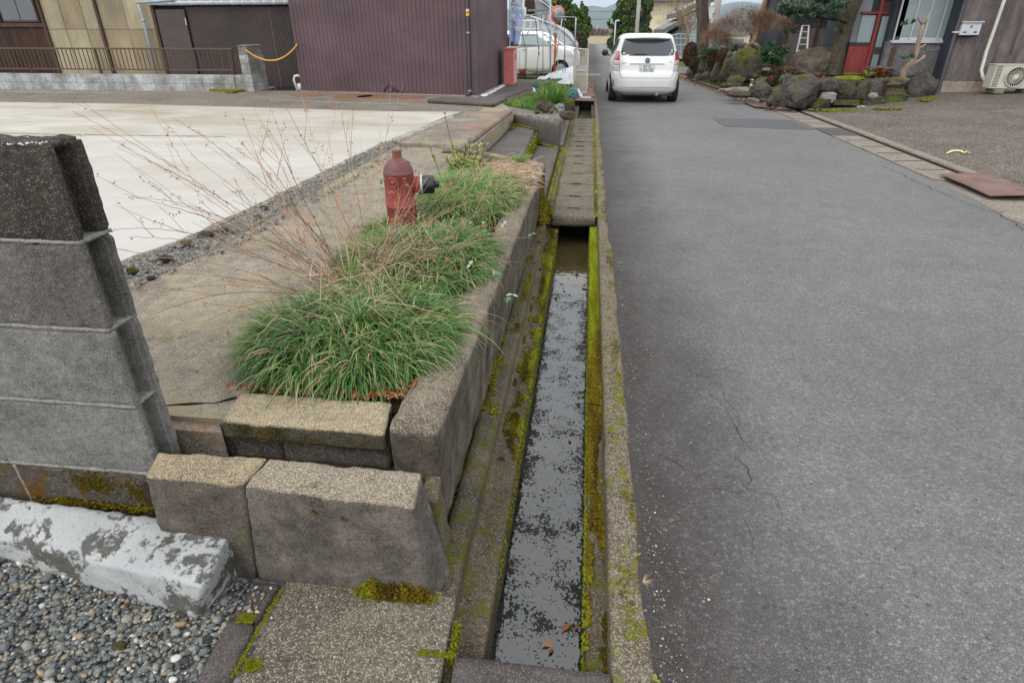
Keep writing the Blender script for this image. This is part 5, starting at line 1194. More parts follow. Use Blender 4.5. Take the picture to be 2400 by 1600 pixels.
# the part of the wall beyond the corner
T(MB().box(-8.06, -7.78, 13.96, 14.10, .385, .737).obj('wall_return', 'fence_block', None, False, .004), 'short pale block piece joining the low wall to the gate pillar', 'wall')
gp = empty('gate_pillar', (-7.67, 14.2, .4)); T(gp, 'pale block gate pillar with dark stained rounded top holding a yellow rope', 'pillar')
for r_i in range(5):
    z0, z1 = .39 + r_i * .192, .39 + r_i * .192 + .188
    cuts = [13.92, 14.25, 14.62] if r_i % 2 == 0 else [13.92, 14.62]
    for a, b in zip(cuts, cuts[1:]):
        loc(MB().box(-7.79, -7.58, a + .002, b - .002, z0, z1 if r_i < 4 else z1 - .02).obj('concrete_block', 'fence_block' if r_i < 4 else 'fence_cap', gp, False, .006), gp)
loc(worn_block('cap', cbox(-7.80, -7.57, 13.91, 14.63, 1.31, 1.35), 'fence_cap', gp, .06, .018, .004, 3), gp)
rp = MB(); A_, B_ = P(575, 117, 13.9), P(697, 104, 14.2); pts = [A_.lerp(B_, i / 40) + Vector((0, 0, -.27 * 4 * (i / 40) * (1 - i / 40))) for i in range(41)]
for ph in (0, 2.1, 4.2): rp.tube([p + Vector((0, math.cos(i * .95 + ph) * .009, math.sin(i * .95 + ph) * .009)) for i, p in enumerate(pts)], .010, 5)
T(rp.obj('rope', 'yellow_rope', None, True), 'twisted yellow rope sagging between the gate pillar and the purple building', 'rope')
# weathered house with amber sheets
def ribbed(name, a, b, z0, z1, pitch, dep, mat, parent=None, duty=.5, loc_root=None):
    a, b = Vector((*a, 0)), Vector((*b, 0)); L = (b - a).length; d = (b - a).normalized(); n = Vector((d.y, -d.x, 0)); k = int(L / pitch); pr = []
    for i in range(k):
        s = i * pitch; pr += [(s, 0), (s + pitch * duty * .9, 0), (s + pitch * duty, -dep), (s + pitch * .92, -dep)]
    pr.append((L, 0)); vs = []
    for (s, o_) in pr: q = a + d * s + n * o_; vs += [(q.x, q.y, z0), (q.x, q.y, z1)]
    o = MB().add(vs, [(2 * i, 2 * i + 2, 2 * i + 3, 2 * i + 1) for i in range(len(pr) - 1)]).obj(name, mat, parent)
    if loc_root: loc(o, loc_root)
    return o
ho_ = empty('old_house', (-13.5, 15.3, .4)); T(ho_, 'old house with dark board wall, curtained sliding windows and amber plastic sheeting', 'house')
YF = 15.3
loc(MB().box(-18, -10.50, 15.42, 15.6, .385, 4.2).obj('back_wall', 'dark_wood', ho_), ho_)
x = -18.0
while x < -13.55:
    loc(MB().box(x, min(x + .118, -13.54), YF + .02 + U(0, .006), 15.41, .385, 1.72).obj('board', 'dark_wood', ho_), ho_); x += .121
loc(MB().box(-18, -13.54, YF - .02, 15.41, 1.72, 1.80).obj('window_sill', 'brown_frame', ho_), ho_)
for i, (xa, xb) in enumerate(((-15.6, -14.72), (-14.66, -13.66), (-16.6, -15.66))):
    w = loc(MB().box(xa, xb, YF + .03, YF + .06, 1.82, 3.0).obj('window', 'brown_frame', ho_), ho_)
    for (u0, u1) in ((.04, .5), (.53, .96)):
        x0, x1 = xa + (xb - xa) * u0, xa + (xb - xa) * u1
        MB().box(x0, x1, YF + .022, YF + .028, 1.86, 2.95).obj('pane', 'dark_window', w)
for (xx) in (-13.50, -12.0, -10.53): loc(MB().box(xx - .035, xx + .035, YF - .05, YF + .05, .385, 4.1).obj('post', 'brown_frame', ho_), ho_)
for (xa, xb, z0, z1, mt) in ((-13.46, -12.98, .385, 1.66, 'amber_plastic'), (-13.46, -12.98, 1.67, 4.0, 'amber_plastic'), (-12.97, -12.42, .385, 1.66, 'amber_plastic'), (-12.97, -12.42, 1.67, 4.0, 'amber_plastic_dull'), (-12.41, -12.04, .385, 1.66, 'amber_plastic_dull'), (-12.41, -12.04, 1.67, 4.0, 'amber_plastic'),
                       (-11.96, -11.30, .385, 1.66, 'amber_plastic_dull'), (-11.96, -11.30, 1.67, 4.0, 'amber_plastic_dull'), (-11.29, -10.57, .385, 1.66, 'amber_plastic_dull'), (-11.29, -10.57, 1.67, 4.0, 'amber_plastic')):
    ribbed('plastic_sheet', (xa, YF + U(0, .008)), (xb, YF), z0, z1, .032, .008, mt, ho_, .5, ho_)
dp = empty('downpipe', (-10.75, 15.2, .4)); T(dp, 'blue grey plastic downpipe standing in front of the amber sheeting', 'downpipe')
pj = P(335, 8, 15.2)
loc(MB().tube([(-10.78, 15.2, .39), (-10.78, 15.2, 1.9), (-10.78, 15.2, 2.02), (-10.80, 15.2, 2.20)], .030, 10).obj('upright_pipe', 'blue_grey_pipe', dp, True), dp)
loc(MB().tube([(-10.84, 15.19, 2.23), (-10.3, 15.19, 2.25), (-9.85, 15.19, 2.28)], .030, 10).obj('cross_pipe', 'blue_grey_pipe', dp, True), dp)
loc(MB().lathe([(.036, -.03), (.038, 0), (.036, .03)], (-10.78, 15.2, 1.85), 12).obj('joint', 'blue_grey_pipe', dp, True), dp)
sd = empty('shed', (-9, 15.3, .4)); T(sd, 'brown corrugated metal shed with a row of pale round eave tiles', 'shed')
loc(MB().box(-10.48, -6.3, 15.36, 17.0, .385, 2.15).obj('shed_body', 'charcoal', sd), sd)
dr = loc(MB().box(-10.46, -9.72, 15.27, 15.30, .40, 2.08).obj('sliding_door', 'brown_sheet', sd, False, .004), sd)
MB().box(-9.74, -9.715, 15.255, 15.275, 1.75, 1.90).obj('handle', 'silver', dr)
ribbed('siding', (-9.70, 15.33), (-7.60, 15.33), .39, 2.14, .045, .012, 'brown_sheet', sd, .5, sd)
ribbed('siding', (-7.60, 15.33), (-6.2, 15.335), .39, 2.14, .045, .016, 'brown_sheet', sd, .5, sd)
loc(MB().box(-10.5, -6.3, 15.28, 16.5, 2.145, 2.17).obj('eave_board', 'dark_hollow', sd), sd)
x = -10.55
while x < -6.7:
    t_ = MB().lathe([(.050, -.005), (.054, .0), (.054, .018), (.046, .022), (.046, .245)], (x, 15.24, 2.215), 14, (1, 0, 0)).obj('eave_tile', 'white_tile', sd, True); loc(t_, sd); x += .262
loc(MB().prism([(-10.6, 15.27, 2.24), (-6.5, 15.27, 2.24), (-6.5, 17.5, 2.9), (-10.6, 17.5, 2.9)], (0, 0, .03)).obj('roof', 'roof_tile_dark', sd), sd)
T(MB().box(-11, -6.0, 17.6, 18.0, .385, 5).obj('rear_building', 'blue_dark_wall'), 'dark building wall rising behind the brown shed', 'building')
K(MB().prism([(-7.45, 14.3, .3935), (-6.65, 14.32, .3935), (-6.6, 15.6, .3935), (-7.75, 15.3, .3935)], (0, 0, .003)).obj('black_patch', 'charcoal'))  # flat black patch on the paving in front of the shed
jg = MB().tube([(-6.72, 14.30, .40), (-6.77, 14.30, .62), (-6.74, 14.30, .70), (-6.66, 14.30, .72), (-6.60, 14.30, .69), (-6.59, 14.30, .60)], .028, 8); jg.box(-6.70, -6.60, 14.29, 14.40, .40, .55)
T(jg.obj('plastic_jug', 'plate_white', None, True), 'white plastic jug with a loop handle at the left corner of the purple building', 'jug')
# purple building
pb = empty('purple_building', (-4.5, 14.5, .4)); T(pb, 'large purple brown building clad in narrow ribbed metal siding', 'building')
c0, c1, c2 = (-6.60, 14.24), (-2.357, 13.486), (-2.26, 17.9)
ribbed('siding', c0, c1, .405, 5.0, .098, .010, 'purple_siding', pb, .86, pb)
ribbed('siding', c1, c2, .43, 5.0, .30, .010, 'purple_siding', pb, .93, pb)
loc(MB().prism([(-6.59, 14.26, .40), (-2.37, 13.51, .40), (-2.28, 17.9, .40), (-6.59, 17.9, .40)], (0, 0, 4.6)).obj('wall_core', 'purple_siding', pb), pb)
loc(MB().box(-.014, .014, -.014, .014, .40, 5.0).obj('corner_trim', 'purple_siding', pb), pb).location += Vector((-2.352, 13.480, 0))
loc(MB().prism([(-6.62, 14.21, .385), (-2.33, 13.45, .385), (-2.23, 17.9, .385), (-2.3, 17.9, .385), (-2.38, 13.53, .385), (-6.6, 14.3, .385)], (0, 0, .022)).obj('footing', 'foundation', pb), pb)
dn = P(915, 208, 13.82); loc(rock('dent', (dn.x, 13.84, .50), (.14, .03, .11), 'purple_siding', 58, pb, .6, ICO2), pb); loc(MB().tube([(dn.x - .16, 13.83, .43), (dn.x - .02, 13.79, .60), (dn.x + .12, 13.79, .47), (dn.x + .3, 13.77, .42)], .012, 5).obj('torn_edge', 'charcoal', pb), pb)
for i in range(7):
    yy_ = 13.6 + i * .5; o = rock('mortar_splash', (-2.21 + .01 * i, yy_, .40), (.09, .30, .035), 'white_plaster', 60 + i, pb, 0.3, ICO2); loc(o, pb)
rp_ = G(1107, 222, .4); dpp = empty('drainpipe', (rp_.x, 13.45, .4)); T(dpp, 'dark drainpipe with a yellow label at the corner of the purple building', 'drainpipe')
px_ = rp_.x
loc(MB().tube([(px_, 13.50, 5), (px_, 13.50, .55), (px_ - .005, 13.49, .47), (px_ - .03, 13.42, .42), (px_ - .05, 13.38, .41)], .034, 12).obj('pipe', 'black_pipe', dpp, True), dpp)
for zc in (P(1104, 77, 13.5).z, P(1106, 213, 13.5).z): loc(MB().lathe([(.040, -.012), (.042, 0), (.040, .012)], (px_, 13.5, zc), 12).obj('bracket', 'galvanized', dpp), dpp)
za, zb_ = P(1103, 38, 13.5).z, P(1103, 31, 13.5).z
loc(MB().lathe([(.0365, za), (.0365, zb_)], (px_, 13.5, 0), 14).obj('label', 'yellow_label', dpp), dpp)
loc(MB().lathe([(.0365, zb_ + .02), (.0365, zb_ + .07)], (px_, 13.5, 0), 14).obj('label', 'cream_label', dpp), dpp)
loc(MB().lathe([(.037, zb_ + .035), (.037, zb_ + .05)], (px_, 13.5, 0), 14).obj('label', 'yellow_label', dpp), dpp)
# rusty covers in the paving, low kerb and the raised slab with a gap
for i, (px, w_) in enumerate(((829, .42), (883, .42), (964, .30), (720, .33))):
    c = G(px, [226, 227, 229, 224][i], .394)
    T(MB().lathe([(w_, 0), (w_, .006), (w_ - .02, .008)], (c.x, c.y, .394), 32).obj('manhole_cover', 'rusty_cover'), ['rusty round cover in the paving, second from the left along the purple wall', 'rusty round cover in the paving, third from the left along the purple wall', 'small rusty round cover, rightmost along the purple wall', 'faint brown round cover, leftmost along the purple wall'][i], 'manhole cover')
kb = [G(*p, .394) for p in ((0, 214), (300, 216), (560, 218), (640, 234), (800, 241), (1000, 246))]
K(MB().tube([Vector((p.x, p.y, .385)) for p in kb], .028, 6).obj('paving_kerb', 'gutter_concrete'))
T(worn_block('raised_slab', [(-3.05, 11.95, .39), (-1.70, 11.50, .39), (-1.62, 12.8, .39), (-3.0, 12.8, .39), (-3.05, 11.93, .47), (-1.70, 11.48, .455), (-1.62, 12.8, .43), (-3.0, 12.8, .43)], 'step_concrete', None, .08, .012, .006, 8), 'dark raised concrete slab edge in front of the purple building corner', 'slab')
K(MB().prism([G(490, 214, .395), G(545, 220, .395), G(572, 216, .395), G(570, 210, .395)], (0, 0, .05)).obj('mossy_mound', 'yard_moss'))
K(MB().prism([(-16, 13.0, .3945), (-11.2, 12.95, .3945), (-9.2, 13.7, .3945), (-16, 13.9, .3945)], (0, 0, .006)).obj('gravel_strip', 'gravel_ground'))

# ------------------------------------------------------------------ middle: verge, lawn patch, stones
K(MB().prism([(-1.26, 11.22, -.1), (-0.42, 10.42, -.1), (-0.42, 17.3, -.1), (-1.0, 17.6, -.1), (-1.80, 12.75, -.1), (-1.5, 11.75, -.1)], (0, 0, .385)).obj('verge', 'old_asphalt'))
K(MB().prism([(-2.26, 13.0, .38), (-1.80, 12.75, .38), (-1.02, 17.6, .38), (-2.2, 18.1, .38)], (0, 0, .022)).obj('side_pavement', 'step_concrete'))
lw = [(-1.74, 13.05), (-1.45, 12.5), (-0.95, 11.9), (-.44, 12.2), (-.42, 17.1), (-1.0, 17.4)]
K(MB().prism([(x, y_, .27) for x, y_ in lw], (0, 0, .022)).obj('lawn_soil', 'lawn_soil'))
def inpoly(x, y_, poly):
    c = False; j = len(poly) - 1
    for i in range(len(poly)):
        if (poly[i][1] > y_) != (poly[j][1] > y_) and x < (poly[j][0] - poly[i][0]) * (y_ - poly[i][1]) / (poly[j][1] - poly[i][1]) + poly[i][0]: c = not c
        j = i
    return c
R = []
while len(R) < 9000:
    x, y_ = U(-1.75, -.42), U(11.9, 17.4)
    if inpoly(x, y_, lw) and nz(x * .3, y_, .3) > -.35: R.append((x, y_, .285))
g = np.random.default_rng(31); n = len(R); a = g.uniform(0, 6.28, n)
K(blades('lawn_grass', np.array(R), np.stack([np.cos(a) * .6, np.sin(a) * .6, g.uniform(.3, 1, n)], 1), g.uniform(.04, .09, n), g.uniform(.008, .014, n), 'lawn_blade', None, np.array([.45 + .5 * nz(r[0] * .25, r[1], .4) for r in R]).clip(0, 1) + g.normal(0, .1, n), g.uniform(.2, 1.2, n), 5, 32), 'stuff')
tufts('grass_tuft', mound(26, ell_pt(-.72, 13.6, .28, .8), lambda x, y_: .29, 21), 46, .22, .42, .016, ('tall lush bright green grass tuft beside the far ditch opening', 'grass tuft'), mat='lawn_blade', seed=22, el=(.7, 1.5), drop=(.2, 1.0), tshift=.05, tint_dead=.03)
def prock(x0, y0, x1, y1, Y, mat, lab, seed, ang=.6, dep=.8, cat='rock', name='rock', lean=0.0, sub=ICO4, zb=None, boxy=0.0, k=1.24):
    c = P((x0 + x1) / 2, (y0 + y1) / 2, Y); w = abs(P(x1, (y0 + y1) / 2, Y).x - P(x0, (y0 + y1) / 2, Y).x) / 2; h = abs(P((x0 + x1) / 2, y0, Y).z - P((x0 + x1) / 2, y1, Y).z) / 2
    return T(rock(name, (c.x, Y + w * dep * .6, c.z), (w * k * 1.04, w * dep * 1.1, h * k), mat, seed, None, ang, sub, 0, lean, boxy), lab, cat)
prock(1260, 234, 1290, 266, 11.6, 'rock_brown', 'brown pointed rock at the near edge of the green lawn patch', 71, .8)
prock(1286, 255, 1298, 268, 11.5, 'rock_brown', 'small brown stone touching the pointed rock', 72, .6, sub=ICO2)
prock(1300, 246, 1322, 266, 11.7, 'rock_pale', 'pale bluish stone between the pointed rock and the stump', 73, .8)
prock(1252, 258, 1264, 268, 11.4, 'rock_brown', 'small rounded stone left of the pointed rock', 74, .6, sub=ICO2)
T(MB().lathe([(.10, 0), (.095, .1), (.085, .2), (.07, .22)], (P(1335, 262, 11.9).x, 11.9, .28), 12).obj('tree_stump', 'bark_mossy', None, True), 'short cut mossy stump beside the far ditch opening', 'stump')
prock(1312, 262, 1345, 280, 10.8, 'rock_brown', 'flat brown lump at the corner beyond the planter wall', 75, .6)
K(scatter('ditch_weeds', [(U(-.2, .05), U(12.9, 14.0), U(-.18, -.05)) for _ in range(260)], .03, 'lawn_soil', seed=35, flat=.4), 'stuff')
MBp = MB(); rect(MBp, (1298, 200), (1327, 206), 15.6, .08); T(MBp.obj('brick', 'rusty_cover', None, False, .005), 'single red brick lying at the far edge of the lawn patch', 'brick')
T(MB().tube([P(1250, 208, 15.0), P(1253, 216, 14.8)], .03, 8).obj('small_pipe', 'plate_white', None, True), 'short pale broken pipe lying in the lawn', 'pipe')
T(worn_block('metal_scrap', [P(1351, 215, 13.6), P(1355, 213, 13.6), P(1364, 228, 12.9), P(1360, 230, 12.9), P(1352, 212, 13.7) + Vector((0, 0, .02)), P(1356, 210, 13.7) + Vector((0, 0, .02)), P(1366, 226, 13) + Vector((0, 0, .02)), P(1361, 228, 13) + Vector((0, 0, .02))], 'silver', None, .05, .005, .01), 'crumpled shiny metal strip at the edge of the ditch plates', 'metal strip')
K(scatter('net_scraps', [P(1345 + rnd.gauss(0, 5), 222 + rnd.gauss(0, 6), 13.8) for _ in range(70)] + [P(1255 + rnd.gauss(0, 4), 198 + rnd.gauss(0, 2), 16) for _ in range(20)], .05, 'teal_net', seed=36, flat=.3), 'stuff')
# red box and banner by the corner of the purple building
rb = empty('hose_box', (-2.1, 16.5, .4)); T(rb, 'tall red metal hose box standing at the corner of the purple building', 'box')
xa, xb = P(1181, 199, 16.3).x, P(1203, 201, 16.3).x; zt = P(1190, 113, 16.3).z
loc(MB().box(xa, xb, 16.3, 17.05, .41, zt - .02).obj('cabinet', 'red_box_paint', rb, False, .008), rb)
loc(MB().box(xa - .02, xb + .03, 16.27, 17.08, zt - .025, zt).obj('lid', 'red_box_paint', rb, False, .006), rb)
d_ = loc(MB().box(xb, xb + .012, 16.34, 17.02, .44, zt - .05).obj('door', 'pale_red_paint', rb, False, .002), rb)
MB().tube([(xb + .02, 16.42, .98), (xb + .045, 16.42, .98), (xb + .045, 16.42, 1.12)], .008, 6).obj('handle', 'charcoal', d_)
for k_, ch in enumerate('格納箱'): text('lettering', ch, .13, (xb + .014, 16.68, zt - .2 - k_ * .17), Matrix.Rotation(math.pi / 2, 3, 'Z') @ UPRIGHT, 'plate_white', d_, .001)
bn = empty('banner', (-2.0, 17.8, .4)); T(bn, 'pale blue vertical banner with mirrored white lettering beside the purple wall', 'banner')
xa, xb = P(1196, 30, 17.9).x, P(1224, 30, 17.9).x; z0, z1 = P(1205, 100, 17.9).z, 3.2
vs = []; nx_, nz_ = 8, 24
for j in range(nz_ + 1):
    for i in range(nx_ + 1):
        u, v = i / nx_, j / nz_; zz = z0 + (z1 - z0) * v; wv = max(0, .28 - v) * (1 - v)
        vs.append((xa + (xb - xa) * (u * (1 - wv * .9)), 17.9 + .03 * math.sin(u * 7 + v * 3) + .12 * wv * math.sin(u * 9), zz + .05 * wv * math.sin(u * 8)))
o = loc(MB().add(vs, [(j * (nx_ + 1) + i, j * (nx_ + 1) + i + 1, (j + 1) * (nx_ + 1) + i + 1, (j + 1) * (nx_ + 1) + i) for j in range(nz_) for i in range(nx_)]).obj('cloth', 'banner_blue', bn, True), bn)
cw_ = (xb - xa); zc = P(1205, 8, 17.9).z
for col_, (chs, fx) in enumerate((('いの米箇は', .27), ('農家への恵', .73))):
    for k_, ch in enumerate(chs):
        text('lettering', ch, cw_ * .52, (xa + cw_ * fx, 17.84, zc + .02 - k_ * cw_ * .50), UPRIGHT, 'banner_white', o, .001, sx=-1, bold=.006)
loc(MB().tube([(xa - .02, 17.92, .4), (xa - .02, 17.92, 3.4)], .012, 8).obj('pole', 'plate_white', bn), bn)
# leaning white lattice gate
lg = empty('lattice_gate', (-.3, 18.2, 0)); T(lg, 'leaning off white lattice gate panel of thin bars beside the ditch', 'gate')
a0, a1, b0_, b1_ = P(1343, 216, 18.2), P(1375, 218, 18.0), P(1347, 114, 18.3), P(1379, 117, 18.1)
for (p, q) in ((a0, a1), (b0_, b1_)): loc(MB().tube([p, q], .022, 6).obj('frame_rail', 'off_white_paint', lg), lg)
for (p, q) in ((a0, b0_), (a1, b1_)): loc(MB().tube([p, q], .020, 6).obj('frame_stile', 'off_white_paint', lg), lg)
for i in range(1, 12): loc(MB().tube([a0.lerp(a1, i / 12), b0_.lerp(b1_, i / 12)], .008, 5).obj('bar', 'off_white_paint', lg), lg)
for t_ in (.25, .5, .75): loc(MB().tube([a0.lerp(b0_, t_) + Vector((0, .02, 0)), a1.lerp(b1_, t_) + Vector((0, .02, 0))], .006, 5).obj('cross_bar', 'off_white_paint', lg), lg)
for i, t_ in enumerate((.0, .04)): loc(MB().tube([a0.lerp(a1, .12 + t_) + Vector((-.03, .35, 0)), b0_.lerp(b1_, .12 + t_) + Vector((-.03, .35, 0))], .018, 5).obj('rear_bar', 'off_white_paint', lg), lg)
# pipe frame of a small vinyl shelter
pf = empty('pipe_frame', (-1.2, 21, 0)); T(pf, 'thin galvanized pipe frame of a dismantled shelter in front of the white vans', 'frame')
def tp(a, b, r, m='galvanized', n='pole', Ya=20.5, Yb=None):
    return loc(MB().tube([P(*a, Ya), P(*a, Ya).lerp(P(*b, Yb or Ya), .5), P(*b, Yb or Ya)], r, 6).obj(n, m, pf, True), pf)
tp((1290, 0), (1290, 178), .030, n='pole'); tp((1272, 36), (1273, 190), .018); tp((1318, 44), (1300, 150), .02); tp((1350, 42), (1347, 108), .022)
tp((1255, 46), (1264, 130), .012, 'cable', 'hoop'); tp((1276, 46), (1293, 90), .012, 'cable', 'hoop'); tp((1322, 48), (1325, 168), .012, 'cable', 'hoop'); tp((1222, 68), (1231, 112), .012, 'cable', 'hoop')
tp((1231, 112), (1230, 190), .010, 'cable', 'hoop'); tp((1264, 108), (1257, 178), .010, 'cable', 'hoop'); tp((1325, 110), (1317, 185), .010, 'cable', 'hoop'); tp((1235, 112), (1232, 186), .01, 'cable', 'hoop')
tp((1205, 104), (1350, 107), .014, n='rail'); tp((1210, 112), (1348, 104), .012, n='rail'); tp((1220, 40), (1300, 26), .012, n='rail'); tp((1297, 39), (1350, 41), .012, n='rail'); tp((1307, 108), (1308, 190), .012); tp((1246, 60), (1232, 88), .016, 'plate_white')
def sheet_px(name, pts, Y, mat, lab, cat, d=.02):
    o = MB().prism([P(x, y_, yy_) for x, y_, yy_ in pts], (0, .01, d)).obj(name, mat); return T(o, lab, cat)
def crumple(name, c4, mat, lab, cat, amp, seed):
    c = [P(*q) for q in c4]; nx_, ny_ = 26, 12; vs = []
    for j in range(ny_ + 1):
        for i in range(nx_ + 1):
            u, v = i / nx_, j / ny_; p_ = (c[0] * (1 - u) + c[1] * u) * (1 - v) + (c[3] * (1 - u) + c[2] * u) * v
            e = mnoise.fractal(Vector((u * 7, v * 2.5, seed)), .7, 2.1, 4); vs.append(p_ + Vector((e * amp * .4, mnoise.noise(Vector((u * 5, v * 4, seed + 4))) * amp, abs(e) * amp)))
    return T(MB().add(vs, [(j * (nx_ + 1) + i, j * (nx_ + 1) + i + 1, (j + 1) * (nx_ + 1) + i + 1, (j + 1) * (nx_ + 1) + i) for j in range(ny_) for i in range(nx_)]).obj(name, mat, None, True), lab, cat)
crumple('plastic_sheet', [(1304, 196, 17.8), (1345, 200, 17.8), (1345, 176, 18.6), (1318, 188, 18.6)], 'plastic_film', 'crumpled clear white plastic sheet heaped behind the lattice gate', 'plastic sheet', .07, 1)
crumple('plastic_sheet', [(1255, 188, 19.6), (1343, 184, 19.6), (1343, 156, 21.0), (1300, 170, 20.8)], 'plastic_film', 'long white plastic sheet draped in front of the van wheel', 'plastic sheet', .08, 2)
sheet_px('plank', [(1330, 175, 21), (1407, 176, 22), (1407, 180, 21.6), (1330, 180, 20.6)], 21, 'gutter_concrete', 'pale board lying flat beyond the lattice gate', 'board', .03)
for i, (a, b) in enumerate((((1215, 178), (1290, 172)), ((1215, 182), (1262, 168)), ((1240, 186), (1300, 178)), ((1255, 168), (1310, 180)))):
    T(MB().tube([P(*a, 20.5 + i * .2), P(*b, 20.8)], .018, 6).obj('stick', 'grey_wood' if i % 2 else 'brown_frame'), ['thin stick on the ground left under the pipe frame', 'dark stick leaning low left of the van wheel', 'long thin lath lying nearest the lawn', 'dark lath in front of the van wheel'][i], 'stick')
T(MB().lathe([(.09, 0), (.1, .1), (.12, .16), (.11, .16)], P(1224, 175, 20.6), 12).obj('plant_pot', 'orange_pot', None, True), 'small orange pot under the pipe frame', 'pot')
K(MB().prism([(-3.2, 18.0, -.05), (-.36, 18.4, -.05), (-.36, 23.6, -.05), (-3.4, 23.6, -.05)], (0, 0, .12)).obj('garden_soil', 'lawn_soil'))
R = [(U(-3, -.45), U(18.2, 22.5), .07) for _ in range(2500)]; n = len(R); a = g.uniform(0, 6.28, n)
K(blades('verge_grass', np.array(R), np.stack([np.cos(a) * .6, np.sin(a) * .6, g.uniform(.3, 1, n)], 1), g.uniform(.05, .11, n), g.uniform(.01, .02, n), 'lawn_blade', None, g.uniform(.4, 1, n), g.uniform(.2, 1.2, n), 5, 33), 'stuff')

# ------------------------------------------------------------------ vehicles
class Body:
    def __init__(s, levels, n=5.0): s.lv = levels; s.n = n
    def at(s, z):
        L = s.lv
        if z <= L[0][0]: return L[0][1:]
        for a, b in zip(L, L[1:]):
            if a[0] <= z <= b[0]:
                t = (z - a[0]) / (b[0] - a[0]); return tuple(a[i] + (b[i] - a[i]) * t for i in range(1, 4))
        return L[-1][1:]
    def rear(s, x, z):
        yr, yf, hw = s.at(z); u = min(.999, abs(x) / hw); return (yr + yf) / 2 - (yf - yr) / 2 * (1 - u ** s.n) ** (1 / s.n)
    def side(s, y_, z):
        yr, yf, hw = s.at(z); u = min(.999, abs(y_ - (yr + yf) / 2) / ((yf - yr) / 2)); return hw * (1 - u ** s.n) ** (1 / s.n)
    def shell(s, name, mat, parent, k=72, sub=3):
        zs = []
        for a, b in zip(s.lv, s.lv[1:]): zs += [a[0] + (b[0] - a[0]) * i / sub for i in range(sub)]
        zs.append(s.lv[-1][0]); vs = []; m = MB()
        for z in zs:
            yr, yf, hw = s.at(z); cy, hy_ = (yr + yf) / 2, (yf - yr) / 2
            for i in range(k):
                t = 2 * math.pi * i / k; c_, s_ = math.cos(t), math.sin(t)
                vs.append((hw * math.copysign(abs(c_) ** (2 / s.n), c_), cy + hy_ * math.copysign(abs(s_) ** (2 / s.n), s_), z))
        fs = [(j * k + i, j * k + (i + 1) % k, (j + 1) * k + (i + 1) % k, (j + 1) * k + i) for j in range(len(zs) - 1) for i in range(k)]
        fs += [tuple(range(k - 1, -1, -1)), tuple((len(zs) - 1) * k + i for i in range(k))]
        return m.add(vs, fs).obj(name, mat, parent, True)
    def patch_rear(s, name, rows, mat, parent, e=.006, nx=12):     # rows: (z, xl, xr)
        vs = []; R_ = []
        for a, b in zip(rows, rows[1:]): R_ += [tuple(a[i] + (b[i] - a[i]) * t / 4 for i in range(3)) for t in range(4)]
        R_.append(rows[-1])
        for ee in (e, -.01):
            for (z, xl, xr) in R_:
                for i in range(nx + 1): x = xl + (xr - xl) * i / nx; vs.append((x, s.rear(x, z) - ee, z))
        m = nx + 1; nn = len(R_); fs = [(j * m + i, j * m + i + 1, (j + 1) * m + i + 1, (j + 1) * m + i) for j in range(nn - 1) for i in range(nx)]
        o2 = nn * m; ring = [i for i in range(m)] + [j * m + nx for j in range(1, nn)] + [(nn - 1) * m + i for i in range(nx - 1, -1, -1)] + [j * m for j in range(nn - 2, 0, -1)]
        fs += [(a_, ring[(q + 1) % len(ring)], ring[(q + 1) % len(ring)] + o2, a_ + o2)[::-1] for q, a_ in enumerate(ring)]
        return MB().add(vs, fs).obj(name, mat, parent, True)
    def patch_side(s, name, rows, mat, parent, sgn=-1, e=.006, nx=10):   # rows: (z, ya, yb)
        vs = []; R_ = []
        for a, b in zip(rows, rows[1:]): R_ += [tuple(a[i] + (b[i] - a[i]) * t / 4 for i in range(3)) for t in range(4)]
        R_.append(rows[-1])
        for (z, ya, yb_) in R_:
            for i in range(nx + 1): y_ = ya + (yb_ - ya) * i / nx; vs.append((sgn * (s.side(y_, z) + e), y_, z))
        m = nx + 1; return MB().add(vs, [(j * m + i, j * m + i + 1, (j + 1) * m + i + 1, (j + 1) * m + i) for j in range(len(R_) - 1) for i in range(nx)]).obj(name, mat, parent, True)
def wheel(root, x, y_, r, w, spokes=7):
    s_ = 1 if x > 0 else -1
    t_ = MB().lathe([(r * .62, -w / 2), (r * .95, -w / 2), (r, -w * .38), (r, w * .38), (r * .95, w / 2), (r * .62, w / 2)], (x, y_, r), 36, (1, 0, 0)).obj('wheel', 'rubber', root, True)
    rim = MB().lathe([(r * .64, -.02), (r * .66, .0), (r * .60, .01), (r * .58, -.015), (.04, -.005)], (x + s_ * w * .46, y_, r), 30, (s_, 0, 0)).obj('rim', 'charcoal', t_, True)
    sp = MB(); q = Vector((x + s_ * (w * .49), y_, r))
    for k_ in range(spokes):
        a = 2 * math.pi * k_ / spokes
        for da in (-.12, .12):
            d1 = Vector((0, math.cos(a + da), math.sin(a + da))); sp.tube([q + d1 * .03, q + d1 * r * .62], .014, 5)
    sp.lathe([(r * .60, -.01), (r * .66, .0), (r * .66, .012), (r * .61, .014)], q, 30, (s_, 0, 0))
    sp.obj('spokes', 'silver', t_)
    return t_
car = empty('car', (0, 0, 0)); T(car, 'white hatchback wagon seen from behind standing on the road', 'car')
bd = Body([(.20, .22, 4.40, .78), (.28, .07, 4.55, .85), (.36, .02, 4.6, .872), (.58, .0, 4.6, .882), (.70, .035, 4.58, .884), (.74, .075, 4.56, .884), (.90, .10, 4.42, .878), (1.04, .155, 4.05, .850), (1.12, .20, 3.72, .815), (1.25, .30, 3.35, .765), (1.40, .42, 2.95, .705), (1.485, .50, 2.62, .660), (1.535, .52, 2.35, .615), (1.565, .62, 2.1, .55), (1.58, .85, 1.8, .42)], 5.5)
bd.shell('body', 'car_white', car)
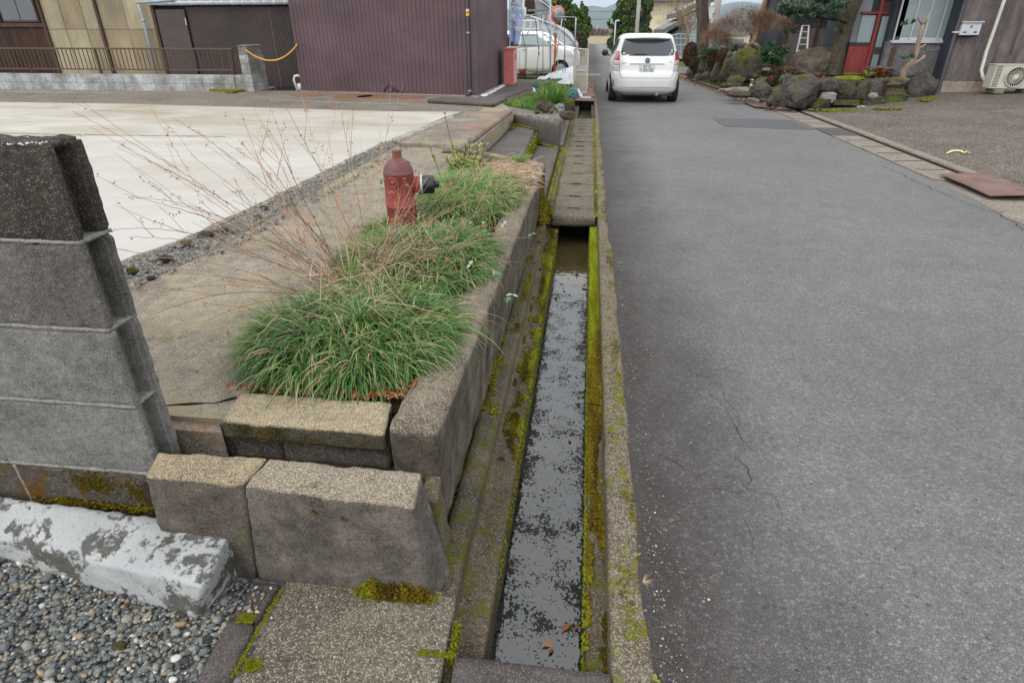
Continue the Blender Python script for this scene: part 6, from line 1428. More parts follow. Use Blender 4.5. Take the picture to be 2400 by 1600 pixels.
bd.patch_rear('rear_window', [(1.085, -.42, .42), (1.10, -.62, .62), (1.16, -.655, .655), (1.30, -.625, .625), (1.445, -.575, .575)], 'car_glass', car, .006, 20)
for z_, x0, x1, mt in ((1.135, -.60, -.555, 'sticker_white'), (1.16, .55, .62, 'sticker_blue'), (1.205, .565, .61, 'sticker_green'), (1.115, .52, .55, 'sticker_pink')):
    bd.patch_rear('sticker', [(z_ - .022, x0, x1), (z_ + .022, x0, x1)], mt, car, .010, 4)
sp_ = []
for i in range(21):
    x = -.60 + 1.2 * i / 20; yb_ = bd.rear(x, 1.50); sp_.append((x, yb_ - .16 + .10 * abs(x / .6) ** 3, 1.475 - .03 * abs(x / .6) ** 2, yb_ + .1))
vs = [];
for (x, y0, z0, y1) in sp_: vs += [(x, y0, z0), (x, y1, z0 - .008), (x, y1, z0 + .065), (x, y0 + .03, z0 + .035)]
fs = [(i * 4 + a, (i + 1) * 4 + a, (i + 1) * 4 + (a + 1) % 4, i * 4 + (a + 1) % 4) for i in range(20) for a in range(4)] + [(3, 2, 1, 0), (80, 81, 82, 83)]
MB().add(vs, fs).obj('spoiler', 'car_white', car, True)
for s_ in (-1, 1):
    f = lambda a, b: (min(s_ * a, s_ * b), max(s_ * a, s_ * b))
    bd.patch_rear('tail_lamp', [(.985, *f(.675, .80)), (1.06, *f(.67, .795)), (1.15, *f(.675, .765)), (1.19, *f(.685, .745))], 'red_lamp', car, .012, 6)
    bd.patch_rear('tail_lamp', [(.875, *f(.672, .815)), (.975, *f(.672, .805))], 'pink_lamp', car, .011, 6)
    bd.patch_rear('tail_lamp', [(.735, *f(.70, .80)), (.765, *f(.685, .825)), (.87, *f(.672, .818))], 'clear_lamp', car, .012, 6)
    bd.patch_rear('reflector', [(.38, *f(.775, .80)), (.55, *f(.775, .80))], 'amber_reflector', car, .006, 3)
    bd.patch_rear('hatch_seam', [(.60, *f(.60, .608)), (.70, *f(.655, .663)), (.98, *f(.664, .670))], 'dark_hollow', car, .003, 1)
    bd.patch_side('side_window', [(1.10, .75, 3.3), (1.28, .72, 3.05), (1.44, .75, 2.65)], 'car_glass', car, s_, .004, 16)
    bd.patch_side('wheel_arch', [(.22, .38, 1.12), (.45, .42, 1.08), (.60, .55, .95), (.67, .68, .82)], 'dark_hollow', car, s_, .003)
    bd.patch_side('wheel_arch', [(.22, 3.13, 3.87), (.45, 3.17, 3.83), (.60, 3.3, 3.7), (.67, 3.43, 3.57)], 'dark_hollow', car, s_, .003)
    MB().lathe([(.01, -.10), (.075, -.07), (.095, 0), (.08, .06), (.01, .075)], (s_ * .985, 3.05, 1.08), 16, (0, 1, 0)).obj('door_mirror', 'black_plastic', car, True)
    MB().tube([(s_ * .80, 3.05, 1.0), (s_ * .92, 3.05, 1.03)], .02, 6).obj('mirror_arm', 'black_plastic', car)
    for y_ in (1.95, 1.2): bd.patch_side('door_handle', [(.92, y_, y_ + .18), (.945, y_, y_ + .18)], 'silver', car, s_, .02)
    for y_ in (1.05, 2.1, 3.2): bd.patch_side('door_seam', [(.34, y_, y_ + .008), (1.06, y_, y_ + .008)], 'dark_hollow', car, s_, .002, 1)
bd.patch_rear('hatch_seam', [(.592, -.60, .60), (.600, -.60, .60)], 'dark_hollow', car, .003, 16)
bd.patch_rear('bumper_crease', [(.375, -.62, .62), (.383, -.62, .62)], 'plate_green', car, .002, 16)
yg = bd.rear(0, .93)
MB().box(-.42, .42, yg - .03, yg + .04, .905, .935).obj('garnish', 'car_white', car, False, .01)
pl = MB().box(-.165, .165, bd.rear(0, .8) - .03, bd.rear(0, .8), .715, .885).obj('number_plate', 'plate_white', car, False, .003)
MB().box(-.172, .172, bd.rear(0, .8) - .024, bd.rear(0, .8) - .01, .708, .892).obj('plate_frame', 'silver', pl)
yp = bd.rear(0, .8) - .033
text('lettering', '33-78', .105, (.022, yp, .770), UPRIGHT, 'plate_green', pl, .0015, sx=.98); text('lettering', 'ち', .045, (-.135, yp, .775), UPRIGHT, 'plate_green', pl, .0015); text('lettering', '神戸 332', .05, (.0, yp, .852), UPRIGHT, 'plate_green', pl, .0015)
em = MB().lathe([(.058, 0), (.060, .006), (.050, .008), (.048, .004), (.001, .004)], (0, yg - .03, .985), 28, (0, -1, .15)).obj('emblem', 'emblem_blue', car, True)
for (r1, sc_) in ((.052, (1, .68)), (.030, (.45, .66)), (.036, (.9, .36))):
    MB().tube([(math.cos(2 * math.pi * i / 24) * r1 * sc_[0], yg - .041, .985 + (.012 if sc_[1] < .5 else 0) + math.sin(2 * math.pi * i / 24) * r1 * sc_[1]) for i in range(25)], .0045, 5).obj('emblem_ring', 'silver', em)
text('lettering', 'PRIUS α', .05, (-.55, bd.rear(-.55, .925) - .012, .925), UPRIGHT, 'silver', car, .002); text('lettering', 'HYBRID', .026, (.56, bd.rear(.56, .95) - .012, .95), UPRIGHT, 'silver', car, .002)
MB().tube([(-.02, bd.rear(0, 1.13) - .02, 1.115), (-.32, bd.rear(-.3, 1.125) - .025, 1.125)], .014, 6).obj('wiper', 'black_plastic', car); MB().box(.03, .05, .95, 1.02, 1.57, 1.625).obj('antenna', 'black_plastic', car)
MB().box(-.70, .70, .25, 3.9, .17, .30).obj('underbody', 'black_plastic', car); MB().tube([(.30, .12, .22), (.30, .6, .22)], .045, 12).obj('exhaust', 'silver', car, True); MB().tube([(-.7, .75, .30), (.7, .75, .30)], .04, 8).obj('axle', 'black_plastic', car)
for (x, y_) in ((-.765, .76), (.765, .76), (-.765, 3.5), (.765, 3.5)): wheel(car, x, y_, .325, .215)
car.location = (1.385, 16.35, 0); car.scale = (1.0, 1.0, 1.0)
van = empty('van', (0, 0, 0)); T(van, 'white compact van parked nearest behind the pipe frame', 'van', 'white vans parked side by side')
vb = Body([(.20, .12, 3.30, .66), (.30, .03, 3.38, .72), (.55, .0, 3.40, .74), (.80, .02, 3.38, .74), (.98, .03, 3.25, .735), (1.08, .04, 2.85, .72), (1.12, .05, 2.68, .715), (1.25, .06, 2.50, .70), (1.45, .09, 2.20, .66), (1.56, .14, 1.98, .62), (1.61, .3, 1.75, .54), (1.63, .6, 1.4, .4)], 7)
vb.shell('body', 'car_white', van)
vb.patch_side('side_window', [(1.12, 1.28, 2.36), (1.30, 1.28, 2.20), (1.47, 1.28, 1.88)], 'tinted_green_glass', van, 1, .006, 12); vb.patch_side('side_window', [(1.12, .35, 1.18), (1.47, .40, 1.18)], 'car_glass', van, 1, .006)
vb.patch_side('side_window', [(1.10, 2.40, 2.62), (1.28, 2.26, 2.32)], 'car_glass', van, 1, .006)
vb.patch_side('window_frame', [(1.09, .30, 2.62), (1.12, .30, 2.58)], 'charcoal', van, 1, .004, 12); vb.patch_side('window_frame', [(1.47, .36, 1.95), (1.50, .38, 1.88)], 'charcoal', van, 1, .004, 12)
for y_ in (1.22, 2.42): vb.patch_side('door_seam', [(.36, y_, y_ + .008), (1.09, y_, y_ + .008)], 'charcoal', van, 1, .003, 1)
vb.patch_side('door_handle', [(.96, 1.32, 1.50), (.985, 1.32, 1.50)], 'silver', van, 1, .02); vb.patch_side('sill', [(.22, .9, 2.45), (.34, .9, 2.45)], 'plate_white', van, 1, .01)
for y_ in (.55, 2.82): vb.patch_side('wheel_arch', [(.2, y_ - .34, y_ + .34), (.40, y_ - .32, y_ + .32), (.55, y_ - .22, y_ + .22), (.62, y_ - .09, y_ + .09)], 'dark_hollow', van, 1, .003)
MB().lathe([(.01, -.08), (.08, -.05), (.10, 0), (.08, .04), (.01, .05)], (.83, 2.42, 1.13), 14, (0, 1, 0)).obj('door_mirror', 'car_white', van, True)
vb.patch_side('head_lamp', [(.72, 3.05, 3.30), (.92, 2.98, 3.22)], 'clear_lamp', van, 1, .008)
for (x, y_) in ((.66, .55), (.66, 2.82), (-.66, .55), (-.66, 2.82)): wheel(van, x, y_, .285, .15, 6)
van.rotation_euler = (0, 0, -math.pi / 2 + .10); van.scale = (1, 1, .98)
# the front wheel stands where the picture shows it
tgt = P(1313, 176, 25.5); fwv = Matrix.Rotation(van.rotation_euler.z, 3, 'Z') @ Vector((.72, 2.82, 0)); van.location = (tgt.x - fwv.x, 25.5 - fwv.y, .05)
def copy_tree(o, parent=None):
    c = o.copy(); COL.objects.link(c); c.parent = parent
    for ch in [k_ for k_ in bpy.data.objects if k_.parent == o]: copy_tree(ch, c)
    return c
v2 = copy_tree(van); v2['label'] = 'second white van half hidden behind the first one'; v2.location = van.location + Vector((.16, 2.3, 0))

# ------------------------------------------------------------------ beyond the vans: greenhouse, mirror, sheds, trees
gh = empty('greenhouse', (-4, 34, 0)); T(gh, 'small arched plastic greenhouse with a white framed end behind the vans', 'greenhouse')
YG = 33.0; arc = [P(1212, 52, YG), P(1237, 36, YG), P(1262, 46, YG), P(1290, 56, YG), P(1315, 68, YG), P(1335, 86, YG), P(1350, 106, YG), P(1351, 118, YG)]
for k_, dy in enumerate((0, 2.2, 4.4, 6.6)): loc(MB().tube([p + Vector((.0, dy, 0)) for p in arc], .04, 6).obj('hoop', 'galvanized', gh, True), gh)
vs = []
for dy in (0, 6.6): vs += [p + Vector((0, dy, 0)) for p in arc]
na = len(arc)
loc(MB().add(vs, [(i, i + 1, na + i + 1, na + i) for i in range(na - 1)]).obj('film', 'plastic_film', gh, True), gh)
fl = arc + [P(1351, 150, YG), P(1212, 150, YG)]
loc(MB().prism([p + Vector((0, .05, 0)) for p in fl], (0, .03, 0)).obj('end_film', 'plastic_film', gh), gh)
for (a, b) in (((1222, 49), (1262, 49)), ((1222, 69), (1262, 69)), ((1229, 50), (1229, 69)), ((1244, 50), (1244, 69)), ((1262, 49), (1262, 69))):
    loc(MB().tube([P(*a, YG - .1), P(*b, YG - .1)], .035, 5).obj('window_bar', 'plate_white', gh), gh)
m_ = MB(); rect(m_, (1230, 108), (1348, 150), 32.4, .1); T(m_.obj('sheet_fence', 'grey_wood'), 'grey sheet fence behind the fronts of the vans', 'fence')
m_ = MB(); rect(m_, (1329, 121), (1341, 155), 29.5, .05); T(m_.obj('green_panel', 'green_sheet'), 'small green sheet standing beside the lattice gate', 'panel')
mr = empty('traffic_mirror', (-1.1, 24, 0)); T(mr, 'round traffic mirror with an orange rim on an orange post', 'mirror')
YM = 23.0; c = P(1307, 34, YM); rr = abs(P(1307, 13, YM).z - P(1307, 55, YM).z) / 2; nrm = Vector((-.62, -1, -.05))
nrm = Vector((.80, -1, -.06))
loc(MB().lathe([(rr * .86, .0), (rr, -.01), (rr * 1.0, .05), (rr * .9, .06)], c, 32, nrm).obj('rim', 'orange_paint', mr, True), mr)
loc(MB().lathe([(rr * .9, .055), (rr * .6, .10), (rr * .3, .125), (.01, .13)], c, 32, nrm).obj('mirror_glass', 'mirror_glass', mr, True), mr)
loc(MB().lathe([(rr * 1.0, -.02), (rr * .5, -.08), (.01, -.09)], c, 32, nrm).obj('back_shell', 'orange_paint', mr, True), mr)
pb_ = P(1299, 175, YM); loc(MB().tube([(pb_.x, YM + .1, 0), (pb_.x, YM + .1, c.z + .2)], .045, 10).obj('post', 'orange_paint', mr, True), mr)
sg = loc(MB().box(pb_.x - .07, pb_.x + .07, YM - .02, YM, P(1300, 86, YM).z, P(1300, 57, YM).z).obj('sign_plate', 'plate_white', mr), mr)
for k_, ch in enumerate('注意'): text('lettering', ch, .16, (pb_.x, YM - .03, P(1300, 68, YM).z - k_ * .2), UPRIGHT, 'charcoal', sg, .001)
bh = empty('tiled_house', (-4, 38, 0)); T(bh, 'old white plastered house with a dark tiled gable roof behind the greenhouse', 'house')
YH = 38.0
loc(MB().prism([P(1228, 120, YH), P(1292, 120, YH), P(1292, 26, YH), P(1260, 0, YH), P(1228, -14, YH)], (0, 5, 0)).obj('wall', 'white_plaster', bh), bh)
rf = loc(MB().prism([P(1250, -12, YH - .6), P(1292, 20, YH - .6), P(1298, 26, YH - .6), P(1298, 22, YH - .6), P(1256, -22, YH - .6)], (0, 6, 0)).obj('roof', 'roof_tile_dark', bh), bh)
rect(m_ := MB(), (1230, 0), (1252, 40), YH - .2, .1); loc(m_.obj('timber_bay', 'dark_wood', bh), bh)
rect(m_ := MB(), (1236, 22), (1282, 27), YH - .5, .3); loc(m_.obj('lower_roof', 'roof_tile_dark', bh), bh)
for i, px in enumerate((1262, 1272, 1284)): rect(m_ := MB(), (px, 33), (px + 5, 48), YH - .15, .1); loc(m_.obj('window', 'plate_white', bh), bh)
rect(m_ := MB(), (1229, 18), (1233, 50), YH - .3, .1); loc(m_.obj('white_post', 'plate_white', bh), bh)

def ell(px, py, rx, ry, Y, dep=1.0):
    c = P(px, py, Y); return (c.x, Y, c.z, abs(P(px + rx, py, Y).x - c.x), abs(P(px + rx, py, Y).x - c.x) * dep, abs(P(px, py + ry, Y).z - c.z))
def tree(name, label, ells, n, size, mat, trunk=None, trunk_mat='tree_bark', seed=1, group=None, cat='tree', shape=.5, shell=.55):
    c = Vector((ells[0][0], ells[0][1], 0)); r_ = empty(name, c); T(r_, label, cat, group)
    o = foliage('crown', ells, n, size, mat, r_, seed, shell, shape); o.location = -c; K(o, 'stuff')
    del o['kind']
    if trunk: loc(MB().tube(trunk[0], trunk[1], 9).obj('trunk', trunk_mat, r_, True), r_)
    return r_
def gp_(px, py, Y): return P(px, py, Y)
Yc = 46
tree('conifer_tree', 'broad dark green conifer left of the road behind the mirror', [ell(1325, 25, 22, 22, Yc), ell(1310, 55, 18, 30, Yc), ell(1345, 45, 24, 30, Yc), ell(1360, 68, 20, 26, Yc), ell(1335, 80, 26, 30, Yc), ell(1300, 10, 14, 20, Yc), ell(1315, 0, 24, 18, Yc)], 15000, .13, 'conifer_leaf', ([(P(1340, 100, Yc).x, Yc, 0), (P(1335, 60, Yc).x, Yc, P(1335, 60, Yc).z), (P(1330, 10, Yc).x, Yc, P(1330, 10, Yc).z)], [.3, .22, .05]), seed=3)
tree('conifer_tree', 'slim pointed conifer right of the broad one by the road', [ell(1366, 42, 10, 26, Yc + 3), ell(1364, 20, 4, 14, Yc + 3), ell(1374, 62, 12, 22, Yc + 3), ell(1368, 84, 12, 24, Yc + 3)], 7000, .12, 'conifer_leaf', ([(P(1366, 100, Yc + 3).x, Yc + 3, 0), (P(1364, 14, Yc + 3).x, Yc + 3, P(1364, 14, Yc + 3).z)], [.2, .04]), seed=4)
tree('hedge_shrub', 'ochre green hedge shrub at the left edge of the far road', [ell(1368, 100, 9, 16, 40), ell(1360, 96, 12, 22, 41)], 3500, .09, 'hedge_leaf', seed=5, cat='shrub')
tree('hedge_shrub', 'brownish shrub low beside the far end of the greenhouse', [ell(1350, 100, 12, 20, 38)], 2500, .08, 'azalea_leaf', seed=6, cat='shrub')
Yd = 44
tree('conifer_tree', 'tall leaning ragged conifer right of the road beyond the car', [ell(1462, 20, 18, 26, Yd), ell(1450, 45, 16, 22, Yd), ell(1470, 60, 20, 26, Yd), ell(1448, 84, 18, 26, Yd), ell(1478, 10, 16, 20, Yd), ell(1475, 90, 26, 24, Yd), ell(1427, 55, 5, 6, Yd), ell(1436, 62, 8, 5, Yd)], 13000, .12, 'conifer_leaf', ([(P(1462, 110, Yd).x, Yd, 0), (P(1468, 40, Yd).x, Yd, P(1468, 40, Yd).z), (P(1475, -10, Yd).x, Yd, P(1475, -10, Yd).z)], [.25, .18, .08]), seed=7)
tree('conifer_tree', 'dense ivy covered dark tree behind the leaning pole', [ell(1505, 20, 20, 36, Yd + 4), ell(1500, 55, 22, 30, Yd + 4), ell(1508, 85, 20, 28, Yd + 4), ell(1490, 5, 22, 20, Yd + 4)], 12000, .11, 'hedge_leaf', ([(P(1505, 100, Yd + 4).x, Yd + 4, 0), (P(1506, 0, Yd + 4).x, Yd + 4, P(1506, 0, Yd + 4).z)], [.3, .2]), seed=8)
tree('hedge_shrub', 'dark low clipped shrub at the right edge of the far road', [ell(1432, 106, 9, 14, 38), ell(1445, 100, 12, 18, 39)], 3000, .08, 'hedge_leaf', seed=9, cat='shrub')
def pole(name, lab, cat, a, b, Y, r, mat):
    p, q = P(*a, Y), P(*b, Y); T(MB().tube([(p.x, Y, 0), (p.x, Y, p.z), (q.x, Y, q.z)], [r * 1.1, r * 1.05, r], 10).obj(name, mat, None, True), lab, cat)
pole('utility_pole', 'leaning grey brown utility pole in front of the dark trees', 'pole', (1491, 90), (1499, -10), 43, .12, 'pole_concrete')
tb = P(1440, 95, 36)
sl = empty('street_lamp', (tb.x, 36, 0)); T(sl, 'slim pale street lamp post left of the car roof', 'street lamp')
loc(MB().tube([(tb.x, 36, 0), (tb.x, 36, P(1452, 48, 36).z)], .035, 8).obj('post', 'galvanized', sl, True), sl); loc(MB().tube([P(1452, 49, 36), P(1444, 49, 36)], .04, 6).obj('lamp_head', 'plate_white', sl), sl)
# cream building and tiled house right
cb = empty('cream_building', (8, 60, 0)); T(cb, 'tall windowless cream sided building with a dark flat roof edge', 'building'); YB = 58
p, q = P(1519, 4, YB), P(1652, 110, YB)
ribbed('siding', (p.x, YB), (q.x, YB), 0, p.z, .28, .03, 'cream_siding', cb, .9, cb); loc(MB().box(p.x, q.x, YB + .05, YB + 9, 0, p.z).obj('wall_core', 'cream_siding', cb), cb)
loc(MB().box(p.x - .6, q.x + .5, YB - .6, YB + 9.5, p.z, p.z + .9).obj('roof', 'roof_tile_dark', cb), cb)
th = empty('grey_house', (9, 38, 0)); T(th, 'low grey walled house with sloping tiled roofs behind the car', 'house'); YT = 36.5
loc(MB().prism([P(1572, 130, YT), P(1680, 130, YT), P(1680, 40, YT), P(1612, 56, YT), P(1572, 82, YT)], (0, 4, 0)).obj('wall', 'grey_plaster', th), th)
def roofslab(a, b, Y, t, d=5.0):
    p, q = P(*a, Y), P(*b, Y); r_ = loc(MB().prism([p, q, q + Vector((0, 0, t)), p + Vector((0, 0, t))], (0, d, 0)).obj('roof', 'roof_tile_dark', th), th)
    n_ = 10
    for i in range(n_): u = p.lerp(q, (i + .5) / n_) + Vector((0, -.03, t * .6)); MB().lathe([(.04, 0), (.05, .01), (.05, .3)], u, 8, (0, 1, 0)).obj('ridge_tile', 'roof_tile_dark', r_)
roofslab((1552, 80), (1606, 52), YT - .6, .22); roofslab((1586, 42), (1640, 14), YT - .2, .25); roofslab((1640, 14), (1690, -8), YT - .2, .25)
loc(MB().prism([P(1600, 54, YT), P(1680, 42, YT), P(1680, 12, YT), P(1640, 22, YT), P(1598, 44, YT)], (0, 3, 0)).obj('gable_wall', 'white_plaster', th), th)
rect(m_ := MB(), (1622, 48), (1640, 100), YT - .3, .1); loc(m_.obj('window', 'frosted_glass', th), th)
nf = empty('net_frame', (8, 33, 0)); T(nf, 'pale thin pipe and net frame between the car and the tree trunk', 'frame'); YN = 31.0
for (a, b) in (((1575, 84), (1590, 80)), ((1590, 80), (1640, 83)), ((1575, 90), (1645, 92)), ((1580, 106), (1645, 106))): loc(MB().tube([P(*a, YN), P(*b, YN)], .018, 5).obj('rail', 'galvanized', nf), nf)
for px in (1576, 1586, 1596, 1606, 1617, 1628, 1638): loc(MB().tube([P(px, 82, YN), P(px - 1, 125, YN)], .014, 5).obj('upright', 'galvanized', nf), nf)
rect(m_ := MB(), (1590, 160), (1612, 172), 27.5, .3); T(m_.obj('low_wall', 'fence_block'), 'small pale concrete wall end right of the car bumper', 'wall')
# far landscape
rg = [(-900, 30), (-300, 22), (100, 18), (500, 12), (900, 16), (1180, 22), (1300, 22), (1350, 20), (1376, 15), (1392, 13.5), (1407, 17), (1420, 18), (1436, 11), (1450, 7), (1480, 4), (1530, 8), (1580, 14), (1640, 20), (1690, 12), (1720, 6), (1745, 4), (1775, 8), (1800, 14), (1860, 18), (2000, 14), (2300, 10), (2800, 16), (3600, 26)]
def hill(name, rg, Y, mat, amp, base=0, seed=0):
    vs = []; xs = np.linspace(rg[0][0], rg[-1][0], 420); ys_ = np.interp(xs, [a for a, _ in rg], [b for _, b in rg]); fs = []; rows_ = 10
    for x, y_ in zip(xs, ys_):
        top = P(x, y_, Y)
        for j in range(rows_ + 1):
            t = j / rows_; yy_ = Y * (.62 + .38 * t); h = top.z * (t ** 1.15); p = Vector((top.x * (.62 + .38 * t) + 0, yy_, h))
            e = mnoise.fractal(Vector((top.x / Y * 18, t * 2.5, seed)), .9, 2.1, 5) * top.z * amp * math.sin(math.pi * min(1, t * 1.0)); vs.append((p.x, p.y, max(-1, p.z + e)))
        vs.append((top.x * 1.4, Y * 1.4, 0))
    m = rows_ + 2
    for i in range(len(xs) - 1):
        for j in range(m - 1): fs.append((i * m + j, (i + 1) * m + j, (i + 1) * m + j + 1, i * m + j + 1))
    return K(MB().add(vs, fs).obj(name, mat, None, True))
hill('hills', rg, 4200, 'forest_hill', .22, seed=2)
g = np.random.default_rng(77)
R = []
for _ in range(3800):
    Y_ = g.uniform(330, 520); x = g.uniform(-.12, .14) * Y_; R.append((x, Y_, .3 + g.uniform(0, 1) ** 2 * 1.6, 2.5, 3, .8))
o = foliage('distant_brush', R, 14000, 1.8, 'far_brush', None, 5, .2, .6); K(o, 'stuff')
K(MB().box(-90, 90, 300, 302, -1, .35).obj('embankment', 'far_ground'))
for i, (px, py, w_, h_, m2, lab) in enumerate(((1395, 74, 4, 6, 'far_building', 'small grey distant building block left of the pink tower'), (1402, 67, 2.5, 16, 'tower_pink', 'slender pinkish tower far away at the end of the road'), (1411, 77, 4, 3, 'far_building', 'low pale distant building right of the pink tower'), (1383, 80, 2, 7, 'charcoal', 'dark narrow distant building left at the valley end'))):
    a, b = P(px - w_, py - h_ / 2, 560), P(px + w_, py + h_, 560)
    T(MB().box(a.x, b.x, 560, 566, 0, a.z).obj('distant_building', m2), lab, 'building')
for i, (h1, h2) in enumerate((((1376, 28), (1440, 26)), ((1376, 46), (1440, 43)))):
    T(MB().tube([P(*h1, 120), P(1408, (h1[1] + h2[1]) / 2 + 1.5, 120), P(*h2, 120)], .035, 4).obj('power_line', 'cable'), ['upper thin power line crossing in front of the blue hills', 'lower thin power line crossing in front of the blue hills'][i], 'power line')

# ------------------------------------------------------------------ right side: gutter, driveway
sg_ = K(MB().prism([(4.17, 4.4, -.2), (4.82, 4.4, -.2), (4.82, 18.5, -.2), (4.05, 18.5, -.2)], (0, 0, .185)).obj('side_gutter', 'gutter_concrete'))
y = 7.95
first = True
while y < 15.4:
    if 11.42 < y < 12.4: y = 12.47; continue
    y1 = y + .60
    if y < 11.5 and y1 > 11.48: y1 = 11.48
    MB().hexa([(4.245, y + .006, -.08), (4.70, y + .006, -.08), (4.70, y1 - .006, -.08), (4.245, y1 - .006, -.08)] + [(4.245, y + .006, .008 + U(-.003, .003)), (4.70, y + .006, .008), (4.70, y1 - .006, .008), (4.245, y1 - .006, .008)]).obj('cover_slab', 'gutter_concrete', sg_, False, .006)
    MB().box(4.30, 4.66, y1 - .014, y1 + .014, -.03, .0105).obj('joint', 'dark_hollow', sg_); y = y1
gr = MB().box(4.25, 4.70, 11.50, 12.42, -.06, -.02).obj('grate', 'dark_hollow', sg_)
for i in range(9):
    yy_ = 11.52 + i * .105; MB().box(4.26, 4.69, yy_, yy_ + .035, -.02, .012).obj('bar', 'grate_steel', gr)
for xx in (4.255, 4.68): MB().box(xx, xx + .02, 11.5, 12.42, -.02, .013).obj('frame_bar', 'grate_steel', gr)
K(MB().prism([(4.765, 7.4, -.1), (4.80, 7.4, -.1), (4.80, 15.4, -.1), (4.765, 15.4, -.1)], (0, 0, .106)).obj('gutter_groove', 'soil'))
loft_y('gutter_lip', dens([(4.80, -.05), (4.805, .022), (4.82, .028), (4.94, .030)], .02), 7.2, 15.2, 'gutter_concrete', .15, .006)
vs = []
for i, yy_ in enumerate(np.linspace(7.02, 8.1, 15)):
    for j in range(8):
        u = j / 7; xl = 4.36 + .01 * i / 14; xr = np.interp(yy_, [6.95, 7.9, 8.35], [4.86, 4.96, 4.86])
        vs.append((xl + (xr - xl) * u, yy_, .030 + .028 * math.sin(u * 2.2 + .5) * math.sin((yy_ - 6.9) * 2.0) + .02 * u))
o = MB().add(vs, [(i * 8 + j, i * 8 + j + 1, (i + 1) * 8 + j + 1, (i + 1) * 8 + j) for i in range(14) for j in range(7)]).obj('steel_plate', 'rusty_steel', None, True); s_ = o.modifiers.new('solid', 'SOLIDIFY'); s_.thickness = .008
T(o, 'bent rusty checker steel plate bridging the side gutter at the right edge', 'steel plate')
a, b, c, d_ = G(1742, 240, .03), G(1768, 251, .03), G(1815, 254, .04), G(1783, 240, .04)
T(MB().prism([a, b, c, d_], (0, 0, .014)).obj('steel_plate', 'rusty_steel'), 'reddish steel plate over the gutter beside the big corner rock', 'steel plate')
K(MB().prism([b + Vector((0, -.02, -.035)), c + Vector((0, -.05, -.05)), c + Vector((0, .06, -.05)), b + Vector((0, .1, -.035))], (0, 0, .02)).obj('gutter_hollow', 'dark_hollow'))
def dz(x, y_): return .024 + .043 * max(0, x - 4.94)
xs = np.linspace(4.94, 16, 24); ys_ = np.linspace(3.5, 21, 30); vs = []
for yy_ in ys_:
    for x in xs: vs.append((x, yy_, dz(x, yy_) + .012 * mnoise.noise(Vector((x * .7, yy_ * .7, 0)))))
K(MB().add(vs, [(i * 24 + j, i * 24 + j + 1, (i + 1) * 24 + j + 1, (i + 1) * 24 + j) for i in range(29) for j in range(23)]).obj('driveway', 'drive_concrete', None, True))
cst = MB(); cpts = [G(2218, 363, .215), G(2228, 359, .215), G(2240, 358, .22), G(2252, 360, .215), G(2258, 363, .215), G(2262, 361, .22), G(2270, 363, .215)]
cpts = [Vector((p.x, p.y, dz(p.x, p.y) + .015)) for p in [G(x, y_, .03) for x, y_ in ((2218, 363), (2228, 359), (2240, 358), (2252, 360), (2258, 364), (2263, 361), (2271, 364))]]
T(cst.tube(cpts, [.012, .018, .02, .016, .014, .018, .01], 6).obj('strap', 'yellow_strap', None, True), 'pale yellow strap scrap lying alone on the driveway', 'strap')
K(MB().prism([G(1700, 213, 0), G(1600, 180, 0), G(1600, 172, .0), G(1790, 238, 0), G(1850, 262, 0), G(1840, 264, 0)], (0, 0, .012)).obj('verge_strip', 'gutter_concrete'))
# mossy kerb along the garden edge
kb = [G(x, y_, .0) for x, y_ in ((1596, 168), (1640, 186), (1680, 202), (1712, 215))]
for i, (p, q) in enumerate(zip(kb, kb[1:])):
    T(worn_block('kerb_stone', [p, q, q + Vector((.35, .1, 0)), p + Vector((.35, .1, 0))] + [v + Vector((0, 0, .16)) for v in (p, q, q + Vector((.35, .1, 0)), p + Vector((.35, .1, 0)))], 'rock_mossy', None, .12, .03, .02, i), ['mossy kerb stone farthest from the camera along the garden edge', 'middle mossy kerb stone along the garden edge', 'nearest mossy kerb stone ending at the flat stepping stones'][i], 'kerb stone')
moss_patch('garden_kerb_moss', lambda: (lambda t: kb[0].lerp(kb[3], t) + Vector((.18 + rnd.gauss(0, .12), .05, .16)))(U(0, 1)), 700, .03, .06, lambda p: .22 + .3 * nz(p.x * .2, p.y * .2), 4, 31, .5)
# raised garden ground
K(MB().prism([(4.75, 15.6, 0), (7.4, 16.2, 0), (8.6, 18.2, 0), (11, 19.5, 0), (11, 40, 0), (4.2, 40, 0), (3.9, 26, 0)], (0, 0, .20)).obj('garden_ground', 'lawn_soil'))
K(MB().prism([(5.6, 18.2, .2), (7.4, 17.4, .2), (8.6, 18.9, .2), (11, 20, .2), (11, 30, .2), (6.0, 26, .2)], (0, 0, .38)).obj('garden_terrace', 'yard_moss'))
leaf_litter('garden_litter', [(U(4.5, 7.5), U(16.5, 30), .21) for _ in range(900)], .03, .06, seed=9)
def pY(px): return float(np.interp(px, [1838, 1915, 2050, 2128, 2200], [14.9, 15.1, 16.0, 16.7, 17.6]))
prock(1838, 177, 1921, 256, 15.0, 'rock_grey', 'big squared grey rock at the near corner of the garden wall', 81, .9, .9, boxy=.36, k=1.10)
